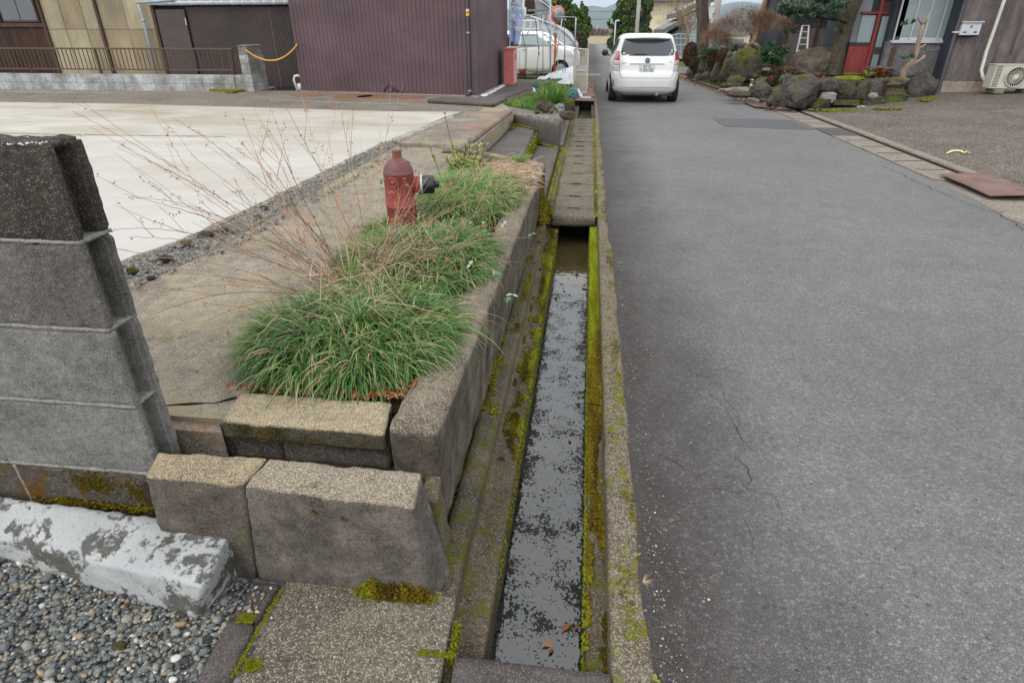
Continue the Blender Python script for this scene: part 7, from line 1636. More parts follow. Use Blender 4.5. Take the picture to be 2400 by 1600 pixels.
for i, (x0, y0, x1, y1, m2, lab) in enumerate(((1915, 184, 1966, 222, 'rock_grey', 'dark rounded wall rock right beside the big squared corner rock'), (1922, 216, 1959, 243, 'rock_pale', 'pale lichen covered round rock low in the garden wall'), (1902, 232, 1948, 256, 'rock_mossy', 'very mossy low lump below the pale lichen rock'), (1960, 187, 2008, 240, 'rock_mossy', 'tall wall rock with a yellow moss cap in the middle of the wall'), (1956, 235, 2016, 252, 'rock_mossy', 'long flat mossy stone at the wall foot'), (2003, 190, 2036, 236, 'rock_mossy', 'narrow upright wall rock streaked with yellow moss'), (2028, 186, 2068, 232, 'rock_grey', 'tilted grey wall rock next to the narrow mossy one'), (2037, 218, 2059, 230, 'rock_pale', 'small squarish pale stone sitting on moss in the wall'), (2020, 227, 2080, 250, 'rock_mossy', 'flat ledge of bright moss under the small pale stone'), (2058, 183, 2132, 206, 'rock_brown', 'long brown top stone of the garden wall'), (2052, 202, 2130, 238, 'rock_brown', 'broad low brown rock under the long top stone'), (2074, 220, 2128, 244, 'rock_mossy', 'bright yellow moss lump at the wall foot near its right end'), (2124, 172, 2204, 238, 'rock_grey', 'huge rounded boulder closing the wall at the downpipe'))):
    prock(x0, y0, x1, y1, pY((x0 + x1) / 2) + (-.12 if y1 > 240 or i == 7 else .05), m2, lab, 90 + i, .8, .7, boxy=.42, k=1.13)
prock(1862, 114, 1962, 195, 18.6, 'rock_brown', 'large pointed brown boulder behind the wall in front of the wooden shed', 110, 1.0, .7, boxy=.75, k=1.15)
prock(1714, 114, 1788, 205, 19.6, 'rock_mossy', 'tall upright rock with a thick yellow moss cap and pale lichen', 111, .7, .8, boxy=.65, k=1.1)
prock(1700, 122, 1726, 160, 20.6, 'rock_grey', 'round grey rock tucked behind the tall mossy rock', 112, .5, .8)
for i, (x0, y0, x1, y1, Y, m2, ln, lab) in enumerate(((1690, 135, 1716, 197, 20.4, 'rock_mossy', .35, 'leaning dark slab rock left of the tall mossy rock'), (1668, 138, 1696, 196, 21.3, 'rock_mossy', .30, 'second leaning slab rock with a bright moss patch'), (1655, 124, 1676, 186, 22.4, 'rock_mossy', .25, 'third leaning slab rock under the mossy hedge top'), (1640, 122, 1660, 178, 23.4, 'rock_grey', .2, 'dark slab rock between the brown clipped shrubs'), (1610, 155, 1632, 186, 24.4, 'rock_grey', .1, 'low grey rock at the road end of the rock row'), (1630, 172, 1650, 190, 23.0, 'rock_brown', 0, 'small leaf covered rock at the foot of the row'), (1646, 168, 1664, 186, 22.0, 'rock_grey', 0, 'small grey wedge rock at the foot of the slabs'))):
    prock(x0, y0, x1, y1, Y, m2, lab, 120 + i, .8, .6, lean=ln, boxy=.6, k=1.1)
prock(1706, 180, 1746, 210, 18.6, 'rock_mossy', 'low boulder with rusty moss in front of the tall mossy rock', 130, .5)
prock(1690, 196, 1712, 206, 18.8, 'rock_brown', 'thin stone lying at the foot of the slab rocks', 131, .6)
prock(1700, 205, 1770, 222, 17.3, 'gutter_concrete', 'flat pale stepping stone at the garden entrance', 132, .5, .5)
prock(1714, 214, 1775, 230, 16.5, 'rock_brown', 'second flat stepping stone nearer the road', 133, .5, .5)
prock(1766, 197, 1818, 236, 16.4, 'rock_grey', 'smooth dark boulder left of the big corner rock', 134, .6)
prock(1812, 206, 1842, 230, 16.2, 'rock_brown', 'reddish rock between the smooth boulder and the corner rock', 135, .7)
prock(1813, 219, 1842, 252, 15.2, 'rock_grey', 'dark pointed rock leaning on the big corner rock', 136, .7)
prock(1797, 226, 1818, 250, 15.5, 'rock_brown', 'low mossy topped stone beside the rusty plate', 137, .7)
prock(1780, 231, 1800, 240, 15.7, 'rock_mossy', 'small flat mossy stone below the smooth boulder', 138, .6, sub=ICO2)
prock(1770, 182, 1815, 204, 18.2, 'rock_brown', 'cut stone step rising beside the raccoon dog figure', 139, .9)
prock(1786, 166, 1815, 178, 20.0, 'rock_mossy', 'moss covered garden ledge under the blue planter', 140, .6)
K(scatter('wall_moss', [P(rnd.uniform(1900, 2140), rnd.choice([185 + rnd.gauss(0, 2), 240 + rnd.gauss(0, 5)]), pY(2000) - .2) for _ in range(0)] + [Vector((U(4.9, 7.6), 0, 0)) + Vector((0, 15.05 + U(-.25, .1), .06)) for _ in range(260)], .05, 'yard_moss', seed=61, flat=.4), 'stuff')
prock(1966, 180, 2030, 194, 16.5, 'yard_moss', 'cushion of bright yellow green moss on top of the garden wall', 141, .1, .8, 'moss', 'moss_cushion')
prock(2092, 182, 2130, 192, 16.9, 'yard_moss', 'small bright moss cushion at the foot of the pruned tree', 142, .1, .8, 'moss', 'moss_cushion')
prock(1975, 172, 2020, 182, 18.6, 'yard_moss', 'second moss strip behind the big moss cushion', 143, .1, .8, 'moss', 'moss_cushion')
# earth bank behind and between the wall rocks
K(MB().prism([(4.95, 15.25, 0), (6.9, 16.25, 0), (7.7, 17.0, 0), (8.5, 18.15, 0), (8.6, 18.9, 0), (5.4, 18.6, 0)], (0, 0, .58)).obj('earth_bank', 'soil'))
# raccoon dog figure
tn_ = empty('animal_statue', (0, 0, 0)); c = P(1760, 206, 18.0); T(tn_, 'small ceramic raccoon dog statue with a white belly and straw hat', 'statue')
MB().lathe([(.02, 0), (.11, .03), (.14, .12), (.13, .22), (.09, .30), (.06, .32)], c, 16).obj('body', 'tanuki_brown', tn_, True)
rock('belly', c + Vector((-.02, -.09, .13)), (.10, .07, .11), 'plate_white', 1, tn_, 0, ICO2); rock('head', c + Vector((0, -.02, .38)), (.085, .085, .08), 'tanuki_brown', 2, tn_, 0, ICO2); rock('muzzle', c + Vector((-.01, -.10, .36)), (.035, .04, .03), 'plate_white', 3, tn_, 0, ICO1)
MB().lathe([(.17, -.01), (.175, 0), (.10, .06), (.02, .10)], c + Vector((.02, .03, .42)), 18, (.15, .3, 1)).obj('hat', 'hat_straw', tn_, True)
for s_ in (-1, 1): MB().tube([c + Vector((s_ * .08, -.06, .0)), c + Vector((s_ * .08, -.10, .05))], .035, 8).obj('foot', 'plate_white', tn_, True); MB().tube([c + Vector((s_ * .10, -.02, .27)), c + Vector((s_ * .15, -.06, .17))], .028, 8).obj('arm', 'tanuki_brown', tn_, True)
m_ = MB(); rect(m_, (1787, 160), (1806, 166), 19.8, .18); T(m_.obj('planter', 'steel_blue', None, False, .01), 'small dark blue planter tray above the mossy ledge', 'planter')
leaf_litter('planter_litter', [P(rnd.uniform(1788, 1815), rnd.gauss(156, 2), 20) for _ in range(60)], .03, .05, seed=11)
tn_.scale = (.42, .42, .42); tn_.location = c * .58
# clipped shrubs and bushes
for i, (cx_, cy_, rx, ry, Y, lab) in enumerate(((1618, 128, 18, 28, 25, 'largest brown clipped shrub at the road end of the rocks'), (1632, 152, 15, 18, 24, 'lower brown clipped shrub overlapping the largest one'), (1668, 137, 11, 18, 22, 'narrow brown clipped shrub hanging over the slab rocks'), (1696, 134, 15, 20, 21, 'rounded brown clipped shrub left of the round grey rock'), (1838, 172, 36, 16, 17.5, 'long low red brown shrub in front of the ladder'), (1812, 190, 15, 12, 17.3, 'red brown shrub end sloping down beside the corner rock'))):
    tree('azalea_shrub', lab, [ell(cx_, cy_, rx, ry, Y, .8)], 5200, .026, 'azalea_leaf', seed=150 + i, cat='shrub', shell=.75)
tree('hedge_shrub', 'yellow green mossy hedge top above the leaning slabs', [ell(1665, 120, 22, 7, 22.6), ell(1645, 128, 12, 10, 23.4)], 2500, .03, 'fatsia_leaf', seed=160, cat='shrub')
tree('leafy_shrub', 'small olive shrub between the low brown shrub and corner rock', [ell(1842, 186, 14, 12, 16.4)], 900, .04, 'podocarp_leaf', seed=161, cat='shrub')
tree('fatsia_shrub', 'lush green big leaved shrub between the mossy rock and the shed', [ell(1800, 118, 26, 18, 21), ell(1812, 138, 26, 20, 21), ell(1795, 140, 14, 18, 21), ell(1828, 120, 16, 14, 21.3)], 2600, .085, 'fatsia_leaf', seed=162, cat='shrub', shape=.42)
# fine brown maple
mp = empty('maple_tree', (P(1742, 118, 22).x, 22, .3)); T(mp, 'leafless dome shaped maple with a haze of rusty brown twigs', 'tree')
b0 = P(1746, 130, 22); b0.z = .3; tm = MB(); ends = []
def br(p, d, L, r, lev):
    pts = [p]; q = p.copy(); dd = d.normalized()
    for k_ in range(5): dd = (dd + Vector((rnd.gauss(0, .28), rnd.gauss(0, .28), rnd.gauss(0, .16) - .05 * lev))).normalized(); q = q + dd * L / 5; pts.append(q.copy())
    tm.tube(pts, [r * (1 - .1 * k_) for k_ in range(6)], 6, False)
    if lev < 4:
        for _ in range(3 if lev < 3 else 2): a = pts[rnd.randint(2, 5)]; br(a, (dd + Vector((rnd.gauss(0, .8), rnd.gauss(0, .8), rnd.gauss(.15, .35)))).normalized(), L * U(.55, .8), r * .55, lev + 1)
    ends.extend(pts[1:] if lev >= 2 else [])
br(b0, Vector((-.1, 0, 1)), .7, .06, 0); br(b0 + Vector((0, 0, .45)), Vector((-1, -.1, .8)), .65, .035, 1); br(b0 + Vector((0, 0, .5)), Vector((.9, .1, .8)), .65, .035, 1); br(b0 + Vector((0, 0, .55)), Vector((-.2, -.8, .7)), .9, .04, 1); br(b0 + Vector((0, 0, .6)), Vector((.1, .8, .8)), .9, .04, 1)
loc(tm.obj('trunk', 'pale_bark', mp, True), mp)
E_ = [ell(1745, 62, 66, 46, 22, .8), ell(1702, 78, 52, 34, 22, .8), ell(1785, 66, 44, 40, 22, .8), ell(1680, 96, 38, 22, 22, .8)]
g = np.random.default_rng(91); n = 15000; pk = np.array(E_)[g.integers(0, len(E_), n)]; d = g.normal(size=(n, 3)); d /= np.linalg.norm(d, axis=1, keepdims=True); rr_ = g.uniform(.2, 1.0, n)[:, None] ** .45; d[:, 2] = np.where(d[:, 2] < -.3, -d[:, 2], d[:, 2])
c_ = pk[:, :3] + d * rr_ * pk[:, 3:6]; dr_ = d + g.normal(0, .7, (n, 3)); dr_[:, 2] -= .1
o = blades('twig', c_, dr_, g.uniform(.12, .30, n), g.uniform(.003, .0065, n), 'rust_twig', mp, g.random(n), g.uniform(-.3, .9, n), 4, 92); loc(o, mp); K(o, 'stuff')
E2 = [ell(1835, 52, 25, 20, 20.5, .8)]; n = 700; d = g.normal(size=(n, 3)); d /= np.linalg.norm(d, axis=1, keepdims=True); c_ = np.array(E2[0])[:3] + d * g.uniform(.2, 1, n)[:, None] * np.array(E2[0])[3:6]
T(blades('brown_twigs', c_, g.normal(size=(n, 3)), g.uniform(.1, .25, n), np.full(n, .006), 'rust_twig', None, g.random(n), g.uniform(0, .8, n), 4, 93), 'small cluster of rusty dead twigs at the shed corner under the eave', 'twigs')
# trunks and poles behind
def trunk(name, lab, pts, Y, radii, mat, cat='tree'):
    q = [P(x, y_, Y) for x, y_ in pts]; q[0].z = min(q[0].z, .1); m = MB(); fine = []
    rr2 = []
    for i in range(len(q) - 1):
        for k_ in range(6): t = k_ / 6; fine.append(q[i].lerp(q[i + 1], t) + Vector((.012 * mnoise.noise(Vector((i * 3 + t * 5, Y, 0))), 0, 0))); rr2.append((radii[i] * (1 - t) + radii[i + 1] * t) * (1 + .10 * mnoise.noise(Vector((i * 4 + t * 7, 2, Y)))))
    fine.append(q[-1]); rr2.append(radii[-1]); return T(m.tube(fine, rr2, 14).obj(name, mat, None, True), lab, cat)
trunk('leafless_tree', 'thick straight dark tree trunk behind the brown maple', [(1651, 130), (1648, 60), (1645, -20)], 25.5, [.24, .22, .21], 'tree_bark')
trunk('leafless_tree', 'slanting pale trunk seen behind the maple crown', [(1762, 118), (1775, 60), (1800, -15)], 24.5, [.15, .12, .09], 'pale_bark')
trunk('sapling', 'thin pale forked sapling beside the grey house', [(1612, 130), (1614, 78), (1603, 40), (1596, 5)], 29, [.06, .05, .035, .02], 'pale_bark')
bt = MB()
for _ in range(60):
    s0 = P(U(1588, 1640), U(30, 78), 29); bt.tube([s0, s0 + Vector((rnd.gauss(0, .4), rnd.gauss(0, .3), U(.1, .9)))], .010, 4, False)
    if _ % 2: s1 = P(1612, U(40, 90), 29); bt.tube([s1, s1.lerp(P(U(1560, 1650), U(0, 50), 29), .6), P(U(1560, 1650), U(-5, 40), 29)], .010, 4, False)
T(bt.obj('bare_branches', 'pale_bark'), 'bare thin branches crossing in front of the cream building', 'branches')
up_ = empty('concrete_pole', (P(1672, 100, 28).x, 28, 0)); T(up_, 'grey concrete pole with small white plates behind the thick trunk', 'pole'); p_ = P(1672, 80, 28); q_ = P(1676, -15, 28)
loc(MB().tube([(p_.x, 28, 0), (p_.x, 28, q_.z)], .14, 14).obj('shaft', 'pole_concrete', up_, True), up_)
for (xa, ya, xb, yb2) in ((1669, 19, 1674, 31), (1667, 42, 1671, 54), (1673, 9, 1675, 12)): rect(m_ := MB(), (xa, ya), (xb, yb2), 27.84, .02); loc(m_.obj('plate', 'plate_white', up_), up_)
tree('garden_shrub', 'pale green low shrubs behind the rock row', [ell(1705, 112, 30, 12, 24.5), ell(1745, 112, 30, 10, 24.5), ell(1690, 100, 20, 12, 25)], 1400, .05, 'podocarp_leaf', seed=170, cat='shrub')
rect(m_ := MB(), (1676, 92), (1740, 118), 27.5, .2); T(m_.obj('background_wall', 'steel_blue'), 'blue grey low wall glimpsed behind the maple twigs', 'wall')
rect(m_ := MB(), (1760, 84), (1822, 92), 26, .1); T(m_.obj('rail_fence', 'galvanized'), 'pale horizontal rail behind the leafy shrub', 'fence')
prock(1728, 103, 1742, 120, 23.5, 'rock_grey', 'upright grey garden stone behind the mossy hedge top', 171, .6)
prock(1620, 92, 1660, 118, 27, 'azalea_leaf', 'x', 172) if False else None

# shed and house on the right
ws = empty('wooden_shed', (8.7, 22, .3)); T(ws, 'weathered wooden shed with dark upper wall and tiled eave behind the ladder', 'shed'); YS = 22.0
def R2(px0, py0, px1, py1, Y): p, q = P(px0, py0, Y), P(px1, py1, Y); return min(p.x, q.x), max(p.x, q.x), min(p.z, q.z), max(p.z, q.z)
x0 = P(1822, 150, YS).x; x1 = P(1985, 100, YS).x
loc(MB().box(x0, x1, YS + .08, YS + 3, .2, 3.6).obj('back_wall', 'blue_dark_wall', ws), ws)
zt = P(1900, 62, YS).z; x = x0
while x < x1:
    loc(MB().box(x, min(x + .145, x1), YS + U(0, .015), YS + .08, .2, zt).obj('board', 'grey_wood', ws), ws); x += .15
loc(MB().box(x0 - .02, x0 + .12, YS - .06, YS + .05, .2, 3.4).obj('post', 'brown_frame', ws), ws)
xa = P(1905, 100, YS).x; loc(MB().box(xa, xa + .08, YS - .04, YS + .05, .2, 3.4).obj('post', 'brown_frame', ws), ws)
loc(MB().box(x0, x1, YS - .03, YS + .04, zt, zt + .07).obj('lintel', 'brown_frame', ws), ws)
for i, (pa, pb2) in enumerate((((1946, 62), (1958, 118)),)): xx = P(*pb2, YS).x; loc(MB().box(xx, xx + .32, YS - .02, YS + .03, .5, 2.1).obj('pale_panel', 'grey_plaster', ws), ws)
ev = [P(1803, 22, YS - .9), P(1822, 2, YS - .9), P(1960, -40, YS - .9), P(1960, -30, YS - .9), P(1826, 8, YS - .9), P(1810, 26, YS - .9)]
zr = 3.35; loc(MB().prism([(x0 - .7, YS - .8, zr), (x1 + .2, YS - .8, zr), (x1 + .2, YS + 2.5, zr + 1.2), (x0 - .7, YS + 2.5, zr + 1.2)], (0, 0, .12)).obj('roof', 'roof_tile_dark', ws), ws)
for i in range(9): xx = x0 - .6 + i * .32; loc(MB().lathe([(.07, 0), (.08, .02), (.08, .5)], (xx, YS - .85, zr + .08), 10, (0, 1, .36)).obj('roof_tile', 'roof_tile_dark', ws, True), ws)
la = empty('stepladder', (P(1870, 150, 20.6).x, 20.6, .3)); T(la, 'aluminium stepladder leaning against the weathered shed wall', 'ladder')
bl, brr, tl, trr = P(1861, 150, 20.3), P(1889, 150, 20.3), P(1881, 61, 21.4), P(1896, 61, 21.4)
for (p, q) in ((bl, tl), (brr, trr)): loc(MB().tube([p, q], .026, 4).obj('rail', 'aluminium', la), la)
for i in range(7): t_ = i / 6.0; loc(MB().tube([bl.lerp(tl, t_), brr.lerp(trr, t_)], .018 if i else .022, 4).obj('rung', 'aluminium', la), la)
for (p, q) in ((P(1872, 120, 22) + Vector((-.15, 0, 0)), tl),): loc(MB().tube([p, q], .018, 4).obj('back_leg', 'galvanized', la), la)
# niwaki branches and mossy trunk
trunk('mossy_tree', 'leaning thick tree trunk covered in green moss before the red door', [(1952, 190), (1966, 110), (1990, 40), (2012, -20)], 18.6, [.22, .19, .17, .17], 'bark_mossy')
def cloud_branch(name, lab, pts, Y, radii, ells, n, seed, size=.045):
    r_ = empty(name, P(*pts[0], Y)); T(r_, lab, 'branch'); q = [P(x, y_, Y) for x, y_ in pts]
    loc(MB().tube(q, radii, 8).obj('limb', 'bark_mossy', r_, True), r_); o = foliage('foliage', ells, n, size, 'podocarp_leaf', r_, seed, .4, .26); loc(o, r_)
cloud_branch('pine_branch', 'dense grey green evergreen foliage hanging over the shed roof', [(1960, 45), (1930, 40), (1885, 35), (1850, 30)], 19.2, [.06, .05, .03, .015], [ell(1850, 18, 28, 20, 19.2), ell(1888, 14, 28, 20, 19.2), ell(1915, 22, 20, 14, 19.2), ell(1866, 38, 22, 10, 19.2), ell(1905, 38, 14, 8, 19.2), ell(1860, 68, 12, 9, 19.4), ell(1840, 74, 8, 6, 19.4)], 5200, 181, .06)
cloud_branch('pine_branch', 'evergreen foliage cluster growing directly off the leaning mossy trunk', [(1984, 50), (1962, 42), (1950, 36), (1938, 10)], 18.4, [.07, .06, .04, .02], [ell(1958, 18, 24, 22, 18.2), ell(1975, 5, 18, 16, 18.2), ell(1950, 36, 8, 7, 18.3)], 2600, 182, .055)
cloud_branch('pine_branch', 'small broken stub branch on the left of the mossy trunk', [(1975, 76), (1965, 58), (1958, 50)], 18.4, [.03, .025, .015], [ell(1959, 70, 4, 5, 18.4)], 60, 183, .04)
# house
hs = empty('house', (9.5, 18.3, .2)); T(hs, 'weathered dark timber house with red entrance panel, frosted windows and stone clad base', 'house')
YW = 17.95; pipx = P(2193, 221, YW).x; zb0 = .12
x = pipx + .05
ff = P(2200, 188, YW).z
while x < 16:
    loc(MB().box(x, x + .355, YW + U(0, .012), YW + .12, ff, 4.2).obj('board', 'weathered_wood', hs), hs); x += .36
loc(MB().box(pipx - .02, 16, YW + .02, YW + .14, zb0, ff).obj('foundation', 'foundation', hs), hs)
YV = 18.35
loc(MB().box(P(2082, 98, YV).x, pipx + .08, YV + .10, YV + 3, zb0, 4.2).obj('wall_core', 'blue_dark_wall', hs), hs)
# stone cladding: irregular slabs with pale joints
xa, xb = P(2080, 98, YV).x, pipx + .06; za, zb2 = zb0, P(2150, 98, YV).z
loc(MB().box(xa, xb, YV + .010, YV + .10, za, zb2).obj('cladding_mortar', 'pale_mortar', hs), hs)
def voronoi_cells(x0, x1, z0, z1, n, seed, gap):
    r_ = random.Random(seed); S = []
    while len(S) < n:
        c = (r_.uniform(x0, x1), r_.uniform(z0, z1))
        if all(math.hypot(c[0] - s[0], c[1] - s[1]) > .16 for s in S): S.append(c)
        elif r_.random() < .004: n -= 1
    out = []
    for i, c in enumerate(S):
        poly = [(x0, z0), (x1, z0), (x1, z1), (x0, z1)]
        for j, s in enumerate(S):
            if i == j: continue
            mx, mz = (c[0] + s[0]) / 2, (c[1] + s[1]) / 2; nx_, nz_ = s[0] - c[0], s[1] - c[1]; L = math.hypot(nx_, nz_); nx_ /= L; nz_ /= L; lim = mx * nx_ + mz * nz_ - gap; new = []
            for a, b in zip(poly, poly[1:] + poly[:1]):
                da, db = a[0] * nx_ + a[1] * nz_ - lim, b[0] * nx_ + b[1] * nz_ - lim
                if da <= 0: new.append(a)
                if da * db < 0: t = da / (da - db); new.append((a[0] + (b[0] - a[0]) * t, a[1] + (b[1] - a[1]) * t))
            poly = new
            if not poly: break
        if len(poly) > 2: out.append(poly)
    return out
for poly in voronoi_cells(xa, xb, za, zb2, 34, 5, .007):
    dy_ = U(-.006, .006)
    loc(MB().prism([(x_, YV + dy_, z_) for x_, z_ in poly], (0, .05, 0)).obj('stone', 'stone_cladding', hs), hs)
loc(MB().box(pipx - .03, pipx + .10, YW + .05, YV + .2, zb0, 4.2).obj('return_wall', 'blue_dark_wall', hs), hs)
# window band
wx0, wx1 = P(2099, 92, YV).x, P(2228, 88, YV).x; wz0, wz1 = P(2150, 88, YV).z, 3.4
w = loc(MB().box(wx0 - .1, wx1 + .1, YV - .05, YV + .10, wz0 - .13, wz0 - .06).obj('sill', 'window_frame', hs), hs)
w = loc(MB().box(wx0 - .03, wx1, YV + .02, YV + .06, wz0 - .06, wz1).obj('window', 'window_frame', hs), hs)
for i in range(4):
    u0 = wx0 + (wx1 - wx0) * i / 4 + (.03 if i else -.03); u1 = wx0 + (wx1 - wx0) * (i + 1) / 4 - .02
    MB().box(u0, u1, YV + .0, YV + .018, wz0 + .02, wz1 - .03).obj('pane', 'frosted_glass', w)
    MB().box(u0 - .04, u0 - .008, YV - .015, YV + .02, wz0 - .05, wz1).obj('mullion', 'window_frame', w)
# entrance
YE = 18.7; ex1 = P(2088, 120, YE).x
def er(name, px0, py0, px1, py1, mat, dy=0, parent=hs, t=.04):
    a, b, c, d_ = R2(px0, py0, px1, py1, YE); o = MB().box(a, b, YE + dy, YE + dy + t, c, d_).obj(name, mat, parent)
    if parent is hs: loc(o, hs)
    return o
loc(MB().box(P(1975, 100, YE).x, ex1, YE + .10, YE + 1.5, zb0, 4.2).obj('entrance_wall', 'blue_dark_wall', hs), hs)
er('upper_panel', 2020, -20, 2026, 100, 'grey_plaster', .06); er('red_panel', 1992, 104, 2022, 180, 'red_panel', .03)
er('panel_cap', 1991, 101, 2034, 106, 'blue_dark_wall', .0)
er('red_post', 2052, -10, 2029, 180, 'red_panel', -.03) if False else None
xr = P(2022, 177, YE).x; loc(MB().box(xr, xr + .07, YE - .04, YE + .06, zb0, 3.2).obj('red_post', 'red_panel', hs), hs)
loc(MB().box(xr - .36, xr - .02, YE + .02, YE + .05, P(2035, 100, YE).z, P(2040, 36, YE).z).obj('side_light', 'frosted_glass', hs), hs)
zl = P(2060, 33, YE).z; loc(MB().box(xr - .40, ex1 - .1, YE - .03, YE + .05, zl, zl + .05).obj('red_lintel', 'red_panel', hs), hs)
loc(MB().box(xr + .07, ex1 - .1, YE - .02, YE + .05, zl + .06, zl + .26).obj('transom_board', 'brown_frame', hs), hs)
dr_ = loc(MB().box(xr + .075, xr + .70, YE + .0, YE + .04, zb0, zl).obj('entrance_door', 'brown_frame', hs), hs)
zm0, zm1 = P(2055, 125, YE).z, P(2055, 112, YE).z
for (a, b, c, d_) in ((.13, .34, zm1, zl - .06), (.38, .50, zm1, zl - .06), (.13, .34, zb0 + .15, zm0), (.38, .60, zb0 + .15, zm0)):
    MB().box(xr + a, xr + b, YE - .012, YE + .0, c, d_).obj('pane', 'frosted_glass', dr_)
for a in (.10, .355, .54): MB().box(xr + a, xr + a + .025, YE - .02, YE - .002, zb0, zl).obj('stile', 'brown_frame', dr_)
for zz in (zm0 - .02,): MB().box(xr + .08, xr + .69, YE - .026, YE - .004, zz, zm1 + .01).obj('rail', 'brown_frame', dr_)
loc(MB().box(ex1 - .16, ex1 - .02, YE - .35, YE + .1, zb0, 4.0).obj('corner_post', 'brown_frame', hs), hs)
loc(MB().box(xr - .9, 16.5, YE - 1.6, YE + 2, 3.7, 3.8).obj('eave', 'brown_frame', hs), hs)
dpr = empty('downpipe', (pipx, YW - .1, .1)); T(dpr, 'dark brown downpipe with a bright bracket at the right house corner', 'downpipe')
loc(MB().tube([(pipx, YW - .06, 4.2), (pipx, YW - .06, .30), (pipx - .02, YW - .10, .20), (pipx - .09, YW - .20, .16)], .045, 12).obj('pipe', 'black_pipe', dpr, True), dpr)
zk = P(2234, 76, YW).z; loc(MB().box(pipx - .06, pipx + .07, YW - .12, YW, zk - .02, zk + .02).obj('bracket', 'plate_white', dpr, False, .004), dpr)
mbx = empty('mailbox', (0, 0, 0)); T(mbx, 'grey metal mailbox hanging on the dark timber wall', 'mailbox'); a, b, c, d_ = R2(2259, 48, 2294, 83, YW - .16)
MB().box(a, b, YW - .16, YW - .01, c, d_ - .05).obj('box', 'window_frame', mbx, False, .008); MB().box(a - .02, b + .03, YW - .19, YW - .01, d_ - .055, d_ - .02).obj('lid', 'galvanized', mbx, False, .006)
for u in (.22, .76): MB().box(a + (b - a) * u - .03, a + (b - a) * u + .04, YW - .163, YW - .158, c + .05, c + .08).obj('slot', 'charcoal', mbx)
MB().lathe([(.03, 0), (.028, .005)], ((a + b) / 2, YW - .16, d_ - .14), 14, (0, -1, 0)).obj('badge', 'grate_steel', mbx); MB().box(a - .01, b + .01, YW - .10, YW - .01, c - .03, c).obj('bracket', 'charcoal', mbx)
ac = empty('air_conditioner', (0, 0, 0)); T(ac, 'beige outdoor air conditioning unit with a round fan grille by the wall', 'air conditioner'); YA = 17.15
a, b, c, d_ = P(2318, 208, YA).x, P(2318, 208, YA).x + 1.02, P(2325, 208, YA).z, P(2335, 152, YA).z
MB().box(a, b, YA, YA + .32, c, d_).obj('case', 'beige_unit', ac, False, .015); MB().box(a - .01, b + .01, YA - .01, YA + .33, d_ - .01, d_ + .012).obj('top', 'beige_unit', ac, False, .006)
fc = Vector((a + .50, YA - .012, (c + d_) / 2 + .0)); R_ = (d_ - c) * .42
MB().lathe([(R_, 0), (R_ * 1.0, .01), (.01, .012)], fc + Vector((0, .008, 0)), 40, (0, -1, 0)).obj('fan_well', 'charcoal', ac)
gl = MB()
for k_ in range(26):
    t0 = 2 * math.pi * k_ / 26; pts = [fc + Vector((math.cos(t0 + .5 * s_) * R_ * s_, -.012, math.sin(t0 + .5 * s_) * R_ * s_)) for s_ in (.16, .4, .7, .98)]; gl.tube(pts, .006, 4, False)
gl.tube([fc + Vector((math.cos(2 * math.pi * i / 36) * R_, -.012, math.sin(2 * math.pi * i / 36) * R_)) for i in range(37)], .014, 6); gl.tube([fc + Vector((math.cos(2 * math.pi * i / 36) * R_ * .6, -.012, math.sin(2 * math.pi * i / 36) * R_ * .6)) for i in range(37)], .005, 5)
gl.obj('fan_grille', 'beige_unit', ac); MB().lathe([(.045, 0), (.04, .012), (.01, .014)], fc + Vector((0, -.01, 0)), 18, (0, -1, 0)).obj('hub', 'plate_white', ac)
hl = MB()
for i in range(14):
    for j in range(3): hl.box(a + .03 + j * .045, a + .06 + j * .045, YA - .004, YA + .001, c + .04 + i * (d_ - c) * .065, c + .04 + i * (d_ - c) * .065 + .018)
K(hl.obj('side_louvres', 'charcoal', ac), 'stuff')
for u in (.12, .80): MB().box(a + (b - a) * u, a + (b - a) * u + .22, YA - .05, YA + .36, c - .11, c - .01).obj('foot', 'gutter_concrete', ac, False, .01)
dt = empty('duct', (P(2300, 190, 17.7).x, 17.7, .4)); T(dt, 'cream insulated pipe duct running down the wall to the air conditioner', 'duct')
dpts = [P(2358, -12, 17.8), P(2347, 20, 17.8), P(2330, 70, 17.8), P(2312, 120, 17.8), P(2300, 165, 17.7), P(2303, 180, 17.6), P(2312, 193, 17.5), P(2324, 199, 17.4)]
loc(MB().tube(dpts, .040, 10).obj('duct_pipe', 'duct_cream', dt, True), dt); loc(MB().tube([P(2306, 178, 17.55), P(2316, 190, 17.45), P(2326, 195, 17.4)], .018, 8).obj('drain_hose', 'duct_cream', dt, True), dt)
T(MB().tube([P(2394, 40, 17.9), P(2380, 90, 17.9), P(2368, 130, 17.9), P(2367, 150, 17.8)], .008, 5).obj('cable', 'cable'), 'thin black cable hanging on the dark timber wall above the air conditioner', 'cable')
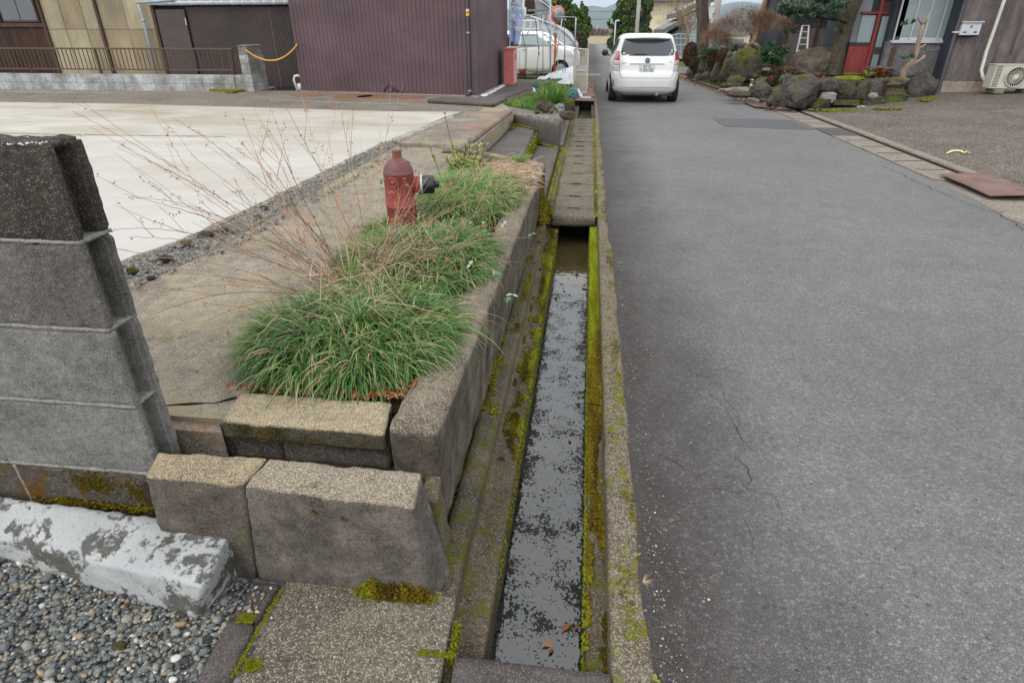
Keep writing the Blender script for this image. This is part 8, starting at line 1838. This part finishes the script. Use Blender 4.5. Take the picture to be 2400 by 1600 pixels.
# pruned tree, roots pile, entrance tray
pt = empty('pruned_tree', (P(2115, 188, 17.2).x, 17.2, .4)); T(pt, 'small bare pruned tree with tan bark in front of the frosted windows', 'tree')
def pb3(name, pts, r, Y=17.2): q = [P(x, y_, Y) for x, y_ in pts]; return loc(MB().tube(q, r, 9).obj(name, 'pale_bark', pt, True), pt)
pb3('trunk', [(2114, 192), (2119, 165), (2136, 148), (2148, 125), (2152, 100), (2158, 80), (2163, 58)], [.085, .075, .065, .055, .05, .045, .04])
for pts, r in ((((2163, 58), (2158, 50), (2150, 42)), [.035, .03, .02]), (((2163, 58), (2173, 44), (2180, 30)), [.038, .03, .022]), (((2122, 160), (2140, 150), (2158, 140), (2168, 131)), [.05, .04, .03, .03]), (((2150, 118), (2160, 110), (2170, 104)), [.03, .022, .015]), (((2163, 56), (2164, 48)), [.025, .018])): pb3('branch', pts, r)
for i, e in enumerate((ell(2120, 134, 7, 3.5, 17.0), ell(2138, 132, 5, 3.5, 17.0), ell(2122, 54, 9, 7, 17.3), ell(2140, 50, 4, 5, 17.3))): o = foliage('leaves', [e], 70 if i < 2 else 22, .045, 'fatsia_leaf' if i < 2 else 'hedge_leaf', pt, 190 + i, .3); loc(o, pt)
leaf_litter('root_pile', [P(2060 + rnd.gauss(0, 13), 172 + rnd.gauss(0, 5), 17.8) for _ in range(260)], .04, .09, seed=15)
rect(m_ := MB(), (2040, 158), (2108, 162), 18.0, .45); T(m_.obj('wood_board', 'grey_wood'), 'weathered board resting on the pile of red brown roots before the door', 'board')
leaf_litter('boulder_foot_litter', [P(1905 + rnd.gauss(0, 18), 181 + rnd.gauss(0, 4), 16.6) for _ in range(160)], .03, .07, seed=16)
T(blades('small_plant', np.tile(np.array(tuple(P(2032, 182, 17.4))), (14, 1)), np.stack([np.cos(np.arange(14)), np.sin(np.arange(14)) * .5, np.full(14, 1.0)], 1), np.full(14, .26), np.full(14, .035), 'lawn_blade', None, np.full(14, .6), np.full(14, .7), 5, 99), 'small green rosette plant on the wall top beside the board', 'plant')
for i, (px, py) in enumerate(((2012, 250), (2022, 250))): T(rock('paper_scrap', G(px, py, .13), (.06, .05, .015), 'plate_white', 200 + i, None, .8, ICO1), ['small white scrap at the garden wall foot, the left one', 'larger white scrap at the garden wall foot, the right one'][i], 'litter')
fm = []
while len(fm) < 260:
    t = U(0, 1); x_ = 4.55 + 4.1 * t; y_ = 14.85 + (0 if t < .55 else (t - .55) * 5.2) + rnd.gauss(0, .10)
    if mnoise.noise(Vector((x_ * 1.3, 3, 1))) > .08: fm.append((x_, y_, .03 + .18 * t))
K(scatter('foot_moss', fm, [U(.015, .05) for _ in fm], 'yard_moss', seed=63, flat=.3, smooth=True), 'stuff')

# ------------------------------------------------------------------ air between here and the hills
vm = bpy.data.materials.new('haze'); vm.use_nodes = True; vm.node_tree.nodes.clear()
_vo = vm.node_tree.nodes.new('ShaderNodeOutputMaterial'); _pv = vm.node_tree.nodes.new('ShaderNodeVolumePrincipled')
_pv.inputs['Color'].default_value = (0.72, 0.86, 1.0, 1); _pv.inputs['Density'].default_value = 0.00021; _pv.inputs['Anisotropy'].default_value = 0.2
vm.node_tree.links.new(_pv.outputs[0], _vo.inputs['Volume']); MT['haze'] = vm
K(MB().box(-7000, 7000, -250, 9500, -1.4, 420).obj('haze', 'haze'), 'stuff')
